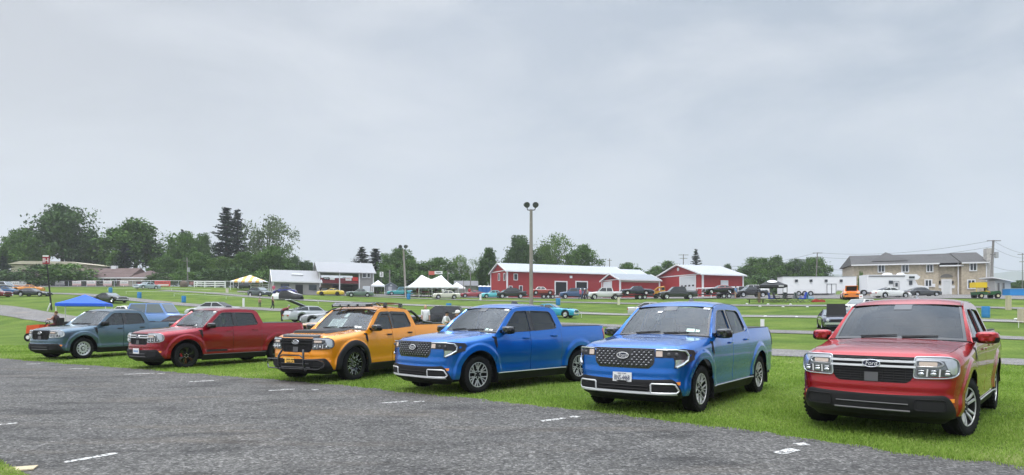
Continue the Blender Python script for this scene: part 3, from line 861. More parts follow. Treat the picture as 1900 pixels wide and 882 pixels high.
    if opts.get('flaps'):
        A('mud_flap','flap',lambda mb:[mb.box((xx,sg*.80,.34),(.012,.22,.34)) for xx in (-.50,-WB-.50) for sg in (1,-1)] and mb,blk)
    return tr,A
TRUCKPOS={1:(-15.49,22.5,-112.75),2:(-9.92,18.72,-122.8),3:(-4.39,15.07,-115.7),4:(-1.27,12.95,-134.4),5:(2.2,10.47,-126.5),6:(4.98,8.57,-131.6)}
BLUEP=paint('blue',(.002,.140,.54)); REDP=paint('red',(.37,.004,.007)); CRIM=paint('crimson',(.30,.002,.014)); YEL=paint('yellow',(.88,.31,.008),.3); SLATE=paint('slate',(.085,.145,.20))
G='row of compact pickup trucks on the grass'
web=(WR,.225,g_rim_web(WR,.225),MACH,BLK)
t1,A1=make_truck(1,'slate blue pickup with plain steel wheels, farthest left in the parked row',SLATE,'old',(WR,.225,g_rim_steel(WR,.225),STEEL,DARK),G,dict(bars=BLK,lampback=mat('lamp_white',(.7,.71,.72),.25,.2,coat=1.),handle=BLK,mirror=BLK,strip=BLK,tonneau=False,ring=BLACKG,embm=BLACKG))
t2,A2=make_truck(2,'crimson pickup with black wheels and a white front plate beside the slate blue one',CRIM,'old',(WR,.24,g_rim_dark(WR,.24,6),BLACKG,BLACKG),G,dict(lugs=True,caliper=True,strip=GREY))
t3,A3=make_truck(3,'orange yellow pickup with black bull bar and roof light rack',YEL,'old',(.39,.265,g_rim_dark(.39,.265,8),BLACKG,BLACKG),G,dict(bars=BLK,mill=True,lugs=True,handle=BLK,mirror=BLACKG,strip=BLK,tonneau=False,lampframe=BLACKG,ring=BLACKG,flaps=True,embm=BLACKG))
t4,A4=make_truck(4,'bright blue pickup without a front plate beside the orange yellow one',BLUEP,'new',web,G,dict(flaps=True))
t5,A5=make_truck(5,'bright blue pickup wearing a white front licence plate',BLUEP,'new',web,G,dict(flaps=True))
t6,A6=make_truck(6,'red pickup with chrome grille bars and dark windshield, nearest at the right',REDP,'old',(WR,.225,g_rim_twin(WR,.225),MACH,BLK),G,dict(mirror=REDP,wsm=TINTW,steer=-13))
# plates and extras
pm=mat('plate_white',(.78,.79,.78),.45); navy=mat('plate_ink',(.02,.03,.10),.5)
def plate_local(A,tr,big,small,ink=navy):
    p=A('license_plate','plate',g_plate,pm); a=fp(0,.56,.032)
    M=frame((a[0]+.002,0,.553),(0,1,0),(-.04,0,1)); text(big,'plate_number',ink,tr,M,.108,.001,width=.25).parent=p
    if small:
        M=frame((a[0]-.003,0,.617),(0,1,0),(-.04,0,1)); text(small,'plate_state',ink,tr,M,.026,.001,width=.14).parent=p
    return p
plate_local(A5,t5,'BNS-4468','NEW YORK')
p2_=A2('license_plate','plate2',lambda mb:mb.box((fp(0,.5,.03)[0],.0,.505),(.012,.30,.15)),pm)
A2('plate_print','plate2b',lambda mb:mb.box((fp(0,.5,.03)[0]+.007,0,.500),(.004,.24,.05)),mat('plate_blue_print',(.25,.38,.6),.5),sub=p2_)
A2('side_decal','decal2',lambda mb:[mb.grid([[sp(x,z,.004,sg) for x in np.linspace(-.58,-1.25,8)] for z in (.44,lerp(.50,.50,1))]) for sg in (1,-1)] and mb,DARK)
# stickers behind the windshields
st=mat('sticker_white',(.8,.82,.8),.5); stg=mat('sticker_green',(.55,.75,.65),.5)
def sticker(A,key,q0,q1,t0,t1,m): A('windshield_sticker',key,lambda mb:mb.grid([[ws(q,t)+Vector((.005,0,.006)) for q in (q0,(q0+q1)/2,q1)] for t in (t0,t1)]),m)
for A_,k in ((A4,'4'),(A5,'5')): sticker(A_,'sa',.80,.95,.90,.97,st)
sticker(A5,'sb',.56,.72,.10,.19,stg); sticker(A5,'sc',.74,.82,.10,.17,stg); sticker(A5,'sd',-.30,-.18,.72,.78,st); sticker(A4,'se',.66,.74,.05,.12,stg); sticker(A4,'sf',.77,.87,.05,.10,st); sticker(A2,'sg',.80,.93,.88,.96,st); sticker(A2,'sh',.55,.66,.04,.10,st)
sticker(A3,'si',.60,.70,.06,.14,st); sticker(A3,'sj',.72,.82,.06,.12,st)
# the yellow truck's extras
A3('fender_flare','flare',g_flare,BLK)
def g_bull(mb):
    x=1.0
    for sg in (1,-1):
        mb.tube([(x-.04,sg*.36,.28),(x+.02,sg*.36,.40),(x+.03,sg*.36,.60),(x-.03,sg*.30,.74)],.024,8)
        mb.tube([(x+.03,sg*.38,.53),(x-.02,sg*.72,.53),(x-.10,sg*.82,.47),(x-.10,sg*.82,.40),(x-.03,sg*.72,.33),(x+.02,sg*.38,.33)],.014,7)
    mb.tube([(x+.02,-.36,.33),(x+.03,.36,.33)],.016,8); mb.tube([(x+.03,-.36,.56),(x+.03,-.26,.62),(x+.03,.26,.62),(x+.03,.36,.56)],.015,8)
    return mb
bb=A3('bull_bar','bull',g_bull,BLACKG)
tk=mat('badge_yellow',(.9,.55,.12),.45); M=frame((1.035,-.02,.50),(0,1,0),(0,0,1)); o=text('onka','bar_badge',tk,t3,M,.13,.006,width=.24); o.parent=bb
A3('badge_bar','bb2',lambda mb:mb.box((1.035,-.06,.555),(.01,.30,.025)).box((1.035,-.15,.50),(.01,.035,.10)),tk,sub=bb)
A3('hood_guard','hg',lambda mb:mb.grid([[hood_pt(u,w)+Vector((.012*(1-w*4),0,.022+h)) for u in np.linspace(.16,.84,17)] for w,h in ((.0,-.05),(.01,0),(.06,.018),(.13,.004))]),BLACKG,angle=50)
A3('hood_scoop','hs',lambda mb:mb.grid([[hood_pt(u,w)+Vector((0,0,h if .23<u<.77 else .004)) for u in (.20,.235,.30,.4,.5,.6,.7,.765,.80)] for w,h in ((.30,.002),(.32,.05),(.42,.055),(.7,.035),(.98,.010))]),mat('matte_black_vinyl',(.022,.022,.024),.55))
def g_rack(mb):
    mb.tube([(-1.02,-.62,1.745),(-1.02,.62,1.745)],.02,6); mb.tube([(-1.16,-.62,1.80),(-1.16,.62,1.80)],.018,6)
    for sg in (1,-1):
        mb.tube([(-.99,sg*.60,1.70),(-1.02,sg*.62,1.75),(-1.16,sg*.62,1.80),(-1.34,sg*.60,1.74)],.024,6)
    rows=[[(x,y,z) for y in np.linspace(-.60,.60,5)] for x,z in ((-.97,1.70),(-.96,1.765),(-1.10,1.80))]; mb.grid(rows)
    for xx in (-1.48,-2.12):
        mb.tube([(xx,-.70,1.70),(xx,-.64,1.79),(xx,-.5,1.80),(xx,.5,1.80),(xx,.64,1.79),(xx,.70,1.70)],.022,7)
        for sg in (1,-1): mb.box((xx,sg*.655,1.745),(.10,.07,.10),tx=.6)
    for sg in (1,-1): mb.tube([(-1.30,sg*.45,1.81),(-2.2,sg*.45,1.81)],.014,6)
    return mb
rk=A3('roof_rack','rack',g_rack,BLACKG)
A3('rack_light','rkl',lambda mb:[mb.box((-.955,y,1.742),(.02,.20,.035)) for y in (-.45,-.2,.08,.36)] and mb,mat('rack_lens',(.5,.5,.52),.25,.3),sub=rk)
def g_sport(mb):
    for sg in (1,-1):
        mb.tube([(-2.52,sg*.70,1.60),(-2.62,sg*.72,1.55),(-2.95,sg*.78,1.33),(-3.35,sg*.80,1.29)],.035,8)
        mb.tube([(-2.60,sg*.80,1.27),(-3.9,sg*.80,1.27)],.022,7); mb.tube([(-2.95,sg*.78,1.33),(-2.80,sg*.79,1.27)],.022,6)
    mb.tube([(-2.52,-.70,1.60),(-2.52,.70,1.60)],.035,8); mb.tube([(-2.75,-.74,1.44),(-2.75,.74,1.44)],.022,6); return mb
A3('sport_bar','sport',g_sport,BLACKG)
# framed show boards behind the windshield
for k,(q,t0,t1) in enumerate(((-.33,.06,.52),(-.02,.06,.52),(-.02,.56,.86))):
    wdt=.26 if k<2 else .12
    c=ws(q,(t0+t1)/2)+Vector((-.03,0,-.03)); u=ws(q,t1)-ws(q,t0); M=frame(c,(0,1,0),u); h=u.length
    if k<2:
        o=MB().box((0,0,0),(wdt,h,.012)).build('show_board',BLACKG,t3); o.matrix_local=M
    o2=MB().box((0,0,.008),(wdt*.86,h*.88,.004)).build('board_sheet',WHITE,t3); o2.matrix_local=M if k==2 else Matrix.Identity(4)
    if k<2:
        o2.parent=o
        mb=MB(); rr=random.Random(k)
        for i in range(7): mb.box((rr.uniform(-.02,.02),h*(.36-.11*i),.0115),(wdt*rr.uniform(.45,.75),.014,.002))
        mb.build('board_print',navy,o)
A3('window_visor','visor',lambda mb:[mb.add([(x,sg*(ycab(z)+.010),z) for x,z in W],[tuple(range(len(W)))]) for sg in (1,-1) for W in ([(-.80,1.29),(-1.12,1.555),(-1.2,1.585),(-1.5,1.595),(-1.5,1.53),(-1.22,1.52),(-1.1,1.47),(-.86,1.27)],[(-1.60,1.535),(-1.60,1.597),(-2.17,1.585),(-2.23,1.54),(-2.2,1.52)])] and mb,DGLASS)
# ================================================================ ground
def t_of(x,y): return .58*x+.81*y
def s_of(x,y): return .81*x-.58*y
def xy_of(s,t): 
    k=.58*.58+.81*.81; return ((.81*s+.58*t)/k,(-.58*s+.81*t)/k)
def edge_t(s):
    """far edge of the roadway"""
    return interp(s,[(-200,4.),(-60,6.5),(-27,7.9),(-16,8.75),(-11.5,9.05),(-7,8.95),(-3,8.65),(.4,8.0),(10,7.0),(40,6)])
def grass_mat():
    m=bpy.data.materials.new('mown_grass'); nt,b=nodes(m); N=nt.nodes; L=nt.links; MATS['mown_grass']=m
    tc=N.new('ShaderNodeTexCoord'); b.inputs['Roughness'].default_value=.9; b.inputs['Specular IOR Level'].default_value=.15
    def noise(s,d=4):
        n=N.new('ShaderNodeTexNoise'); n.inputs['Scale'].default_value=s; n.inputs['Detail'].default_value=d; L.new(tc.outputs['Object'],n.inputs['Vector']); return n
    r=N.new('ShaderNodeValToRGB'); e=r.color_ramp.elements; e[0].position=.30; e[0].color=(.066,.122,.016,1); e[1].position=.72; e[1].color=(.155,.225,.040,1); x=e.new(.5); x.color=(.105,.172,.025,1)
    L.new(noise(.35,6).outputs['Fac'],r.inputs[0])
    r2=N.new('ShaderNodeValToRGB'); e=r2.color_ramp.elements; e[0].position=.35; e[0].color=(.55,.55,.55,1); e[1].position=.7; e[1].color=(1.25,1.2,1.1,1)
    L.new(noise(9,5).outputs['Fac'],r2.inputs[0])
    mu=N.new('ShaderNodeMix'); mu.data_type='RGBA'; mu.blend_type='MULTIPLY'; mu.inputs['Factor'].default_value=.8; L.new(r.outputs[0],mu.inputs['A']); L.new(r2.outputs[0],mu.inputs['B'])
    # drier patches
    r3=N.new('ShaderNodeValToRGB'); e=r3.color_ramp.elements; e[0].position=.58; e[0].color=(0,0,0,1); e[1].position=.75; e[1].color=(1,1,1,1); L.new(noise(.11,5).outputs['Fac'],r3.inputs[0])
    m3=N.new('ShaderNodeMix'); m3.data_type='RGBA'; m3.inputs['B'].default_value=(.22,.23,.065,1); L.new(mu.outputs['Result'],m3.inputs['A'])
    mm=N.new('ShaderNodeMath'); mm.operation='MULTIPLY'; mm.inputs[1].default_value=.45; L.new(r3.outputs[0],mm.inputs[0]); L.new(mm.outputs[0],m3.inputs['Factor'])
    L.new(m3.outputs['Result'],b.inputs['Base Color'])
    bp=N.new('ShaderNodeBump'); bp.inputs['Strength'].default_value=.7; bp.inputs['Distance'].default_value=.06; L.new(noise(22,3).outputs['Fac'],bp.inputs['Height']); L.new(bp.outputs[0],b.inputs['Normal'])
    return m
def asphalt_mat(name,base,peb=1.):
    m=bpy.data.materials.new(name); nt,b=nodes(m); N=nt.nodes; L=nt.links; MATS[name]=m
    tc=N.new('ShaderNodeTexCoord'); b.inputs['Roughness'].default_value=.85; b.inputs['Specular IOR Level'].default_value=.3
    v=N.new('ShaderNodeTexVoronoi'); v.inputs['Scale'].default_value=46; L.new(tc.outputs['Object'],v.inputs['Vector'])
    v2=N.new('ShaderNodeTexVoronoi'); v2.inputs['Scale'].default_value=21; L.new(tc.outputs['Object'],v2.inputs['Vector'])
    n=N.new('ShaderNodeTexNoise'); n.inputs['Scale'].default_value=.55; n.inputs['Detail'].default_value=8; n.inputs['Roughness'].default_value=.65; L.new(tc.outputs['Object'],n.inputs['Vector'])
    hs=N.new('ShaderNodeSeparateColor'); L.new(v.outputs['Color'],hs.inputs[0]); hs2=N.new('ShaderNodeSeparateColor'); L.new(v2.outputs['Color'],hs2.inputs[0])
    r=N.new('ShaderNodeValToRGB'); e=r.color_ramp.elements; e[0].position=0; e[0].color=(*[c*.5 for c in base],1); e[1].position=1; e[1].color=(*[min(1,c*2.3) for c in base],1); x=e.new(.55); x.color=(*base,1); x=e.new(.85); x.color=(*[c*1.35 for c in base],1); L.new(hs.outputs[0],r.inputs[0])
    r2=N.new('ShaderNodeValToRGB'); e=r2.color_ramp.elements; e[0].position=.30; e[0].color=(.78,.78,.78,1); e[1].position=.72; e[1].color=(1.2,1.19,1.16,1); L.new(n.outputs['Fac'],r2.inputs[0])
    mu=N.new('ShaderNodeMix'); mu.data_type='RGBA'; mu.blend_type='MULTIPLY'; mu.inputs['Factor'].default_value=1; L.new(r.outputs[0],mu.inputs['A']); L.new(r2.outputs[0],mu.inputs['B'])
    mu2=N.new('ShaderNodeMix'); mu2.data_type='RGBA'; mu2.blend_type='MULTIPLY'; mu2.inputs['Factor'].default_value=.45*peb; L.new(mu.outputs['Result'],mu2.inputs['A']); 
    r4=N.new('ShaderNodeValToRGB'); r4.color_ramp.elements[0].color=(.35,.35,.35,1); r4.color_ramp.elements[1].color=(1.6,1.6,1.6,1); L.new(hs2.outputs[1],r4.inputs[0]); L.new(r4.outputs[0],mu2.inputs['B'])
    # brownish stains
    n3=N.new('ShaderNodeTexNoise'); n3.inputs['Scale'].default_value=.9; n3.inputs['Detail'].default_value=6; mp=N.new('ShaderNodeMapping'); mp.inputs['Rotation'].default_value=(0,0,R(-36)); mp.inputs['Scale'].default_value=(.35,1.6,1); mp.inputs['Location'].default_value=(4,2,0); L.new(tc.outputs['Object'],mp.inputs[0]); L.new(mp.outputs[0],n3.inputs['Vector'])
    r3=N.new('ShaderNodeValToRGB'); e=r3.color_ramp.elements; e[0].position=.54; e[0].color=(0,0,0,1); e[1].position=.70; e[1].color=(1,1,1,1); L.new(n3.outputs['Fac'],r3.inputs[0])
    mm=N.new('ShaderNodeMath'); mm.operation='MULTIPLY'; mm.inputs[1].default_value=.35; L.new(r3.outputs[0],mm.inputs[0])
    m3=N.new('ShaderNodeMix'); m3.data_type='RGBA'; m3.inputs['B'].default_value=(base[0]*1.5,base[1]*1.25,base[2]*1.0,1); L.new(mu2.outputs['Result'],m3.inputs['A']); L.new(mm.outputs[0],m3.inputs['Factor'])
    n5=N.new('ShaderNodeTexNoise'); n5.inputs['Scale'].default_value=1.3; n5.inputs['Detail'].default_value=7; n5.inputs['Roughness'].default_value=.7; mp5=N.new('ShaderNodeMapping'); mp5.inputs['Rotation'].default_value=(0,0,R(-36)); mp5.inputs['Scale'].default_value=(.5,1.2,1); mp5.inputs['Location'].default_value=(1,7,0); L.new(tc.outputs['Object'],mp5.inputs[0]); L.new(mp5.outputs[0],n5.inputs['Vector'])
    r5=N.new('ShaderNodeValToRGB'); e=r5.color_ramp.elements; e[0].position=.34; e[0].color=(.52,.52,.53,1); e[1].position=.50; e[1].color=(1,1,1,1); L.new(n5.outputs['Fac'],r5.inputs[0])
    m5=N.new('ShaderNodeMix'); m5.data_type='RGBA'; m5.blend_type='MULTIPLY'; m5.inputs['Factor'].default_value=peb; L.new(m3.outputs['Result'],m5.inputs['A']); L.new(r5.outputs[0],m5.inputs['B'])
    L.new(m5.outputs['Result'],b.inputs['Base Color'])
    bp=N.new('ShaderNodeBump'); bp.inputs['Strength'].default_value=.9*peb; bp.inputs['Distance'].default_value=.012; L.new(v.outputs['Distance'],bp.inputs['Height']); L.new(bp.outputs[0],b.inputs['Normal'])
    return m
GRASS=grass_mat(); ROADM=asphalt_mat('worn_asphalt',(.104,.102,.0985)); LANEM=asphalt_mat('lane_asphalt',(.18,.175,.172),.5)
def axis(vals):
    out=[]
    for a,b,st in vals: out+=list(np.arange(a,b,st))
    return np.array(out+[vals[-1][1]])
def ground():
    xs=axis([(-3000,-600,300),(-600,-160,22),(-160,-60,4),(-60,40,2),(40,160,5),(160,600,22),(600,3000,300)])
    ys=axis([(-400,-60,40),(-60,0,8),(0,130,2),(130,260,6),(260,600,30),(600,3000,300)])
    X,Y=np.meshgrid(xs,ys); x=X.ravel(); y=Y.ravel()
    far=np.hypot(x,y-60)
    k=np.minimum(1,330/np.maximum(far,1)); zx,zy=x*k,60+(y-60)*k
    z=gz(zx,zy); z=np.where(y<-60,np.minimum(z,.0),z)
    nx,ny=len(xs),len(ys); me=bpy.data.meshes.new('grass_field')
    idx=np.arange(nx*ny).reshape(ny,nx); f=np.stack([idx[:-1,:-1],idx[:-1,1:],idx[1:,1:],idx[1:,:-1]],-1).reshape(-1,4)
    me.from_pydata(np.stack([x,y,z],-1).tolist(),[],f.tolist()); me.polygons.foreach_set('use_smooth',[True]*len(me.polygons)); me.materials.append(GRASS)
    o=bpy.data.objects.new('grass_field',me); COL.objects.link(o); tag(o,kind='structure',label='mown grass show field rising gently to the buildings'); return o
ground()
from mathutils.bvhtree import BVHTree
_gf=bpy.data.objects['grass_field'].data
BVH=BVHTree.FromPolygons([v.co for v in _gf.vertices],[p.vertices for p in _gf.polygons])
def gzz(x,y):
    h=BVH.ray_cast(Vector((x,y,300)),Vector((0,0,-1))); return h[0].z if h[0] else 0.
def ribbon(name,pts,w,m,lift,label,step=1.5,jag=0.):
    """strip of paving draped on the ground along plan points"""
    P=[Vector(p) for p in pts]; L=[]
    for a,b in zip(P,P[1:]):
        n=max(1,int((b-a).length/step)); L+=[a.lerp(b,k/n) for k in range(n)]
    L.append(P[-1]); rows=[]
    for i,p in enumerate(L):
        t=(L[min(i+1,len(L)-1)]-L[max(i-1,0)]).normalized(); n=Vector((-t.y,t.x)); d=p.length
        lf=lift+.0002*d; ww=w*(1+random.uniform(-jag,jag))
        rows.append([(q.x,q.y,gzz(q.x,q.y)+lf) for q in [p+n*ww*k for k in (-.5,-.25,0,.25,.5)]])
    return MB().grid(rows).build(name,m,label=label,kind='structure')
# roadway in the foreground
def EDGEJ(s): return .045*np.sin(s*2.3)+.04*np.sin(s*5.1+1)+.035*np.sin(s*11.3)+.03*np.sin(s*.9)
ss=list(np.arange(-160,-30,3))+list(np.arange(-30,8,.12))+list(np.arange(8,60,2)); rows=[]
for s in ss:
    j=random.uniform(-.05,.05)+EDGEJ(s); a=edge_t(s)+j; b=2.20+.05*math.sin(s*3.1)+random.uniform(-.04,.04)
    rows.append([(*xy_of(s,lerp(b,a,k/6)),.006) for k in range(7)])
MB().grid(rows).build('road',ROADM,label='worn grey asphalt roadway across the foreground',kind='structure')
# painted dashes on the roadway (image end points)
def gp(px,py): 
    d=H_*F_/(py-CY_); return Vector(((px-CX_)/F_*d,d,0))
DASH=[((705,749.5),(757,745.5),.09),((768,747),(788,745.5),.10),((1005,783),(1048,777),.10),((1058,775.5),(1073,774),.14),((1443,843),(1476,835),.14),((1477,826.5),(1499,825),.13),((498,726),(547,723),.10),((578,724.5),(592,723.8),.10),((350,709.5),(397,707),.11),((230,695.6),(287,693.4),.12),((292,694.2),(306,693.8),.12),((128,685.4),(166,684.4),.13),((48,676.4),(76,675.6),.13),((120,860),(217,842),.085),((-20,791.5),(32,786),.085)]
pmk=mat('worn_white_paint',(.55,.55,.53),.8)
_nt=pmk.node_tree; _tc=_nt.nodes.new('ShaderNodeTexCoord'); _n=_nt.nodes.new('ShaderNodeTexNoise'); _n.inputs['Scale'].default_value=26; _n.inputs['Detail'].default_value=5; _r=_nt.nodes.new('ShaderNodeValToRGB'); _r.color_ramp.elements[0].position=.40; _r.color_ramp.elements[1].position=.50; _nt.links.new(_tc.outputs['Object'],_n.inputs['Vector']); _nt.links.new(_n.outputs['Fac'],_r.inputs[0]); _nt.links.new(_r.outputs[0],_nt.nodes['Principled BSDF'].inputs['Alpha'])
for i,(a,b,w) in enumerate(DASH):
    A_,B_=gp(*a),gp(*b); t=(B_-A_).normalized(); n=Vector((-t.y,t.x,0)); rows=[]
    for k in range(13):
        p=A_.lerp(B_,k/12); j=[random.uniform(-.012,.012) for _ in range(2)]; e=.6 if k in (0,12) else 1
        rows.append([p+n*(w/2*e+j[0])+Vector((0,0,.0105)),p-n*(w/2*e+j[1])+Vector((0,0,.0105))])
    MB().grid(rows).build('road_marking',pmk,label='short worn white stripe painted on the asphalt',kind='structure')
p=gp(36,873); MB().box((p.x,p.y,.016),(.26,.17,.012),rz=.4).build('ground_plate',mat('sandy_plate',(.5,.42,.28),.8,noise=.2),label='small sandy tan plate lying at the road edge, lower left corner',cat='plate')
# lanes between the show rows
def dn(px,py,d): return Vector(((px-CX_)/F_*d,d))
l1=[dn(-300,555,100),dn(-120,0,86),dn(0,0,74),dn(65,0,67.5),dn(130,0,62)]+[Vector(xy_of(s,27.2)) for s in (-55,-40,-20,-6)]+[dn(1450,0,25),dn(1880,0,20.7),dn(2600,0,15)]
ribbon('lane',l1,3.4,LANEM,.02,'grey lane nearest behind the parked trucks',jag=.03)
l2=[dn(-200,0,128),dn(95,0,108),dn(177,0,99),dn(234,0,92.7),dn(323,0,84.8),dn(490,0,73),dn(700,0,62.5),dn(1130,0,48),dn(1460,0,40.7),dn(1890,0,34),dn(2700,0,26)]
ribbon('lane',l2,3.0,LANEM,.03,'second grey lane across the field',jag=.03)
l3=[dn(300,0,119),dn(385,0,111.7),dn(460,0,104.5),dn(558,0,96.7),dn(700,0,87),dn(930,0,75.5),dn(1130,0,67),dn(1460,0,56.8),dn(1890,0,47.5),dn(2600,0,38)]
ribbon('lane',l3,3.0,LANEM,.04,'third grey lane across the field',jag=.03)
l4=[dn(560,0,124),dn(689,0,112.6),dn(939,0,95.6),dn(1130,0,86),dn(1460,0,72.9),dn(1890,0,60.9),dn(2600,0,50)]
ribbon('lane',l4,2.6,LANEM,.05,'fourth grey lane below the red barns',jag=.03)
# parking apron by the barns and the brick house
def apron(pxs,lo,hi,label):
    rows=[]
    for px in pxs:
        a,b=interp(px,lo),interp(px,hi); row=[]
        for k in range(13):
            d=lerp(a,b,k/12); x=(px-CX_)/F_*d; row.append((x,d,gzz(x,d)+.05+.0002*d))
        rows.append(row)
    MB().grid(rows).build('parking_lot',LANEM,label=label,kind='structure')
apron(list(range(440,2300,12)),[(440,122),(560,126),(700,118),(860,114),(950,112),(1130,107),(1300,97),(1460,89),(1600,82),(1900,74),(2300,66)],[(440,128),(560,140),(950,133),(1130,140),(1460,135),(1900,125),(2300,110)],'grey parking lot in front of the barns')
apron(list(range(-60,300,12)),[(-60,133),(100,139),(300,144)],[(-60,150),(100,158),(300,160)],'pale roadside strip below the fence')
# grass blades: near ground cover
def blades(n,seed):
    g=np.random.default_rng(seed)
    d=6+26*g.random(n)**1.55; px=g.uniform(-420,2320,n); x=(px-CX_)/F_*d; y=d
    t=.58*x+.81*y; s=.81*x-.58*y
    et=np.interp(s,[-200,-60,-27,-16,-11.5,-7,-3,.4,10,40],[4,6.5,7.9,8.75,9.05,8.95,8.65,8.0,7.0,6])
    ok=(t>et+EDGEJ(s)-.22+.32*g.random(n)**.6)&(t<25.2-7*g.random(n)**2)
    m=n//9; 
    s2=g.uniform(-9,-4,m); t2=2.24-.9*g.random(m)**1.2; k=.58**2+.81**2; x2=(.81*s2+.58*t2)/k; y2=(-.58*s2+.81*t2)/k
    x=np.concatenate([x[ok],x2]); y=np.concatenate([y[ok],y2]); t=np.concatenate([t[ok],t2]); s=np.concatenate([s[ok],s2]); d=np.maximum(y,4)
    N=len(x); et=np.interp(s,[-200,-60,-27,-16,-11.5,-7,-3,.4,10,40],[4,6.5,7.9,8.75,9.05,8.95,8.65,8.0,7.0,6])
    h=g.uniform(.020,.050,N)*(1+.35*np.sin(x*3.1+np.sin(y*2.7)))*np.where(t<et+.5,1.1,1.)*np.clip(.8+d/60,.8,1.2)
    w=g.uniform(.003,.0055,N)*np.clip(d/8,1,3.2); a=g.uniform(0,2*PI,N); ln=g.uniform(.1,.9,N)*h; b=g.uniform(0,2*PI,N)
    z=gz(x,y)
    dx,dy=np.cos(a)*w,np.sin(a)*w; lx,ly=np.cos(b)*ln,np.sin(b)*ln
    V=np.empty((N,4,3)); V[:,0]=np.stack([x-dx,y-dy,z-.01],-1); V[:,1]=np.stack([x+dx,y+dy,z-.01],-1)
    V[:,2]=np.stack([x+dx*.7+lx*.45,y+dy*.7+ly*.45,z+h*.65],-1); V[:,3]=np.stack([x+lx,y+ly,z+h*.97],-1)
    me=bpy.data.meshes.new('grass_blades'); me.vertices.add(N*4); me.vertices.foreach_set('co',V.ravel())
    me.loops.add(N*4); me.loops.foreach_set('vertex_index',np.arange(N*4)); me.polygons.add(N); me.polygons.foreach_set('loop_start',np.arange(N)*4); me.update(calc_edges=True)
    at_=me.attributes.new('tone','FLOAT','POINT'); cl=np.zeros(N)
    for q in range(9):
        aa=g.uniform(0,6.28); fq=g.uniform(.5,4.5); cl+=np.sin((x*np.cos(aa)+y*np.sin(aa))*fq+g.uniform(0,6.28)+1.3*np.sin(x*.9*fq*.3+q))/ (1+.25*fq)
    cl=.5+.16*cl; at_.data.foreach_set('value',np.clip(np.repeat(.55*g.random(N)+.45*cl,4),0,1))
    m=bpy.data.materials.new('grass_blade'); nt,bs=nodes(m); at2=nt.nodes.new('ShaderNodeAttribute'); at2.attribute_name='tone'
    r=nt.nodes.new('ShaderNodeValToRGB'); e=r.color_ramp.elements; e[0].position=.12; e[1].position=.92; e[0].color=(.14,.24,.030,1); e[1].color=(.56,.57,.27,1); q=e.new(.5); q.color=(.29,.44,.075,1); q=e.new(.78); q.color=(.41,.53,.14,1)
    nt.links.new(at2.outputs['Fac'],r.inputs[0]); nt.links.new(r.outputs[0],bs.inputs['Base Color']); tl=nt.nodes.new('ShaderNodeBsdfTranslucent'); nt.links.new(r.outputs[0],tl.inputs[0]); mxs=nt.nodes.new('ShaderNodeMixShader'); mxs.inputs[0].default_value=.42; nt.links.new(bs.outputs[0],mxs.inputs[1]); nt.links.new(tl.outputs[0],mxs.inputs[2]); nt.links.new(mxs.outputs[0],nt.nodes['Material Output'].inputs[0]); bs.inputs['Roughness'].default_value=.6; bs.inputs['Specular IOR Level'].default_value=.25
    me.materials.append(m); o=bpy.data.objects.new('grass',me); COL.objects.link(o); tag(o,kind='stuff',label='short green grass blades around the parked trucks'); return o
blades(800000,3)
# ================================================================ buildings, tents, fences, poles
def dn2(px,d): return Vector(((px-CX_)/F_*d,d))
def gpt(px,d): 
    p=dn2(px,d); return Vector((p.x,p.y,gzz(p.x,p.y)))
ATD=np.arange(20,330,.5)
def atp(px,py,h=0.):
    """point on the ground seen at an image position (h above it)"""
    x=(px-CX_)/F_*ATD; z=gz(x,ATD)+h; hit=np.where(z>=H_+(CY_-py)/F_*ATD)[0]
    d=float(ATD[hit[0]]) if len(hit) else 200.
    p=gpt(px,d); return p
class Facade:
    """vertical wall plane through a ground point; image positions map to (along,height)"""
    def __init__(s,px,d,ang,base=None):
        p=dn2(px,d); s.o=Vector((p.x,p.y,gzz(p.x,p.y) if base is None else base)); s.a=ang; s.u=Vector((math.cos(ang),math.sin(ang))); s.n=Vector((-s.u.y,s.u.x))
    def tz(s,px,py):
        k=(px-CX_)/F_; # x=k*y ; o+u t
        t=(k*s.o.y-s.o.x)/(s.u.x-k*s.u.y); y=s.o.y+s.u.y*t
        return t,H_+(CY_-py)/F_*y-s.o.z
    def depth(s,px,py):
        """same for a ray hitting the side wall: distance back along n"""
        k=(px-CX_)/F_; w=(k*s.o.y-s.o.x)/(s.n.x-k*s.n.y); y=s.o.y+s.n.y*w; return w,H_+(CY_-py)/F_*y-s.o.z
RA=R(23.6)
def siding(name,col,axis='X',sc=4.,noise=.06):
    """ribbed metal or lap siding: colour with fine ribs"""
    if name in MATS: return MATS[name]
    m=mat(name,col,.55,noise=noise,scale=.6); nt=m.node_tree; b=nt.nodes['Principled BSDF']
    tc=nt.nodes.new('ShaderNodeTexCoord'); w=nt.nodes.new('ShaderNodeTexWave'); w.wave_type='BANDS'; w.bands_direction=axis; w.inputs['Scale'].default_value=sc
    nt.links.new(tc.outputs['Object'],w.inputs['Vector']); bp=nt.nodes.new('ShaderNodeBump'); bp.inputs['Strength'].default_value=.6; bp.inputs['Distance'].default_value=.05; nt.links.new(w.outputs['Fac'],bp.inputs['Height']); nt.links.new(bp.outputs[0],b.inputs['Normal']); return m
REDS=siding('red_steel_siding',(.36,.030,.032)); WROOF=siding('white_steel_roof',(.44,.47,.52),'X',3.,.05); GROOF=siding('grey_steel_roof',(.30,.335,.37),'X',3.); WTRIM=mat('white_trim',(.75,.75,.76),.5,noise=.05); GARD=siding('garage_door_white',(.62,.65,.68),'Z',1.5); DKOPEN=mat('dark_opening',(.012,.014,.015),.9)
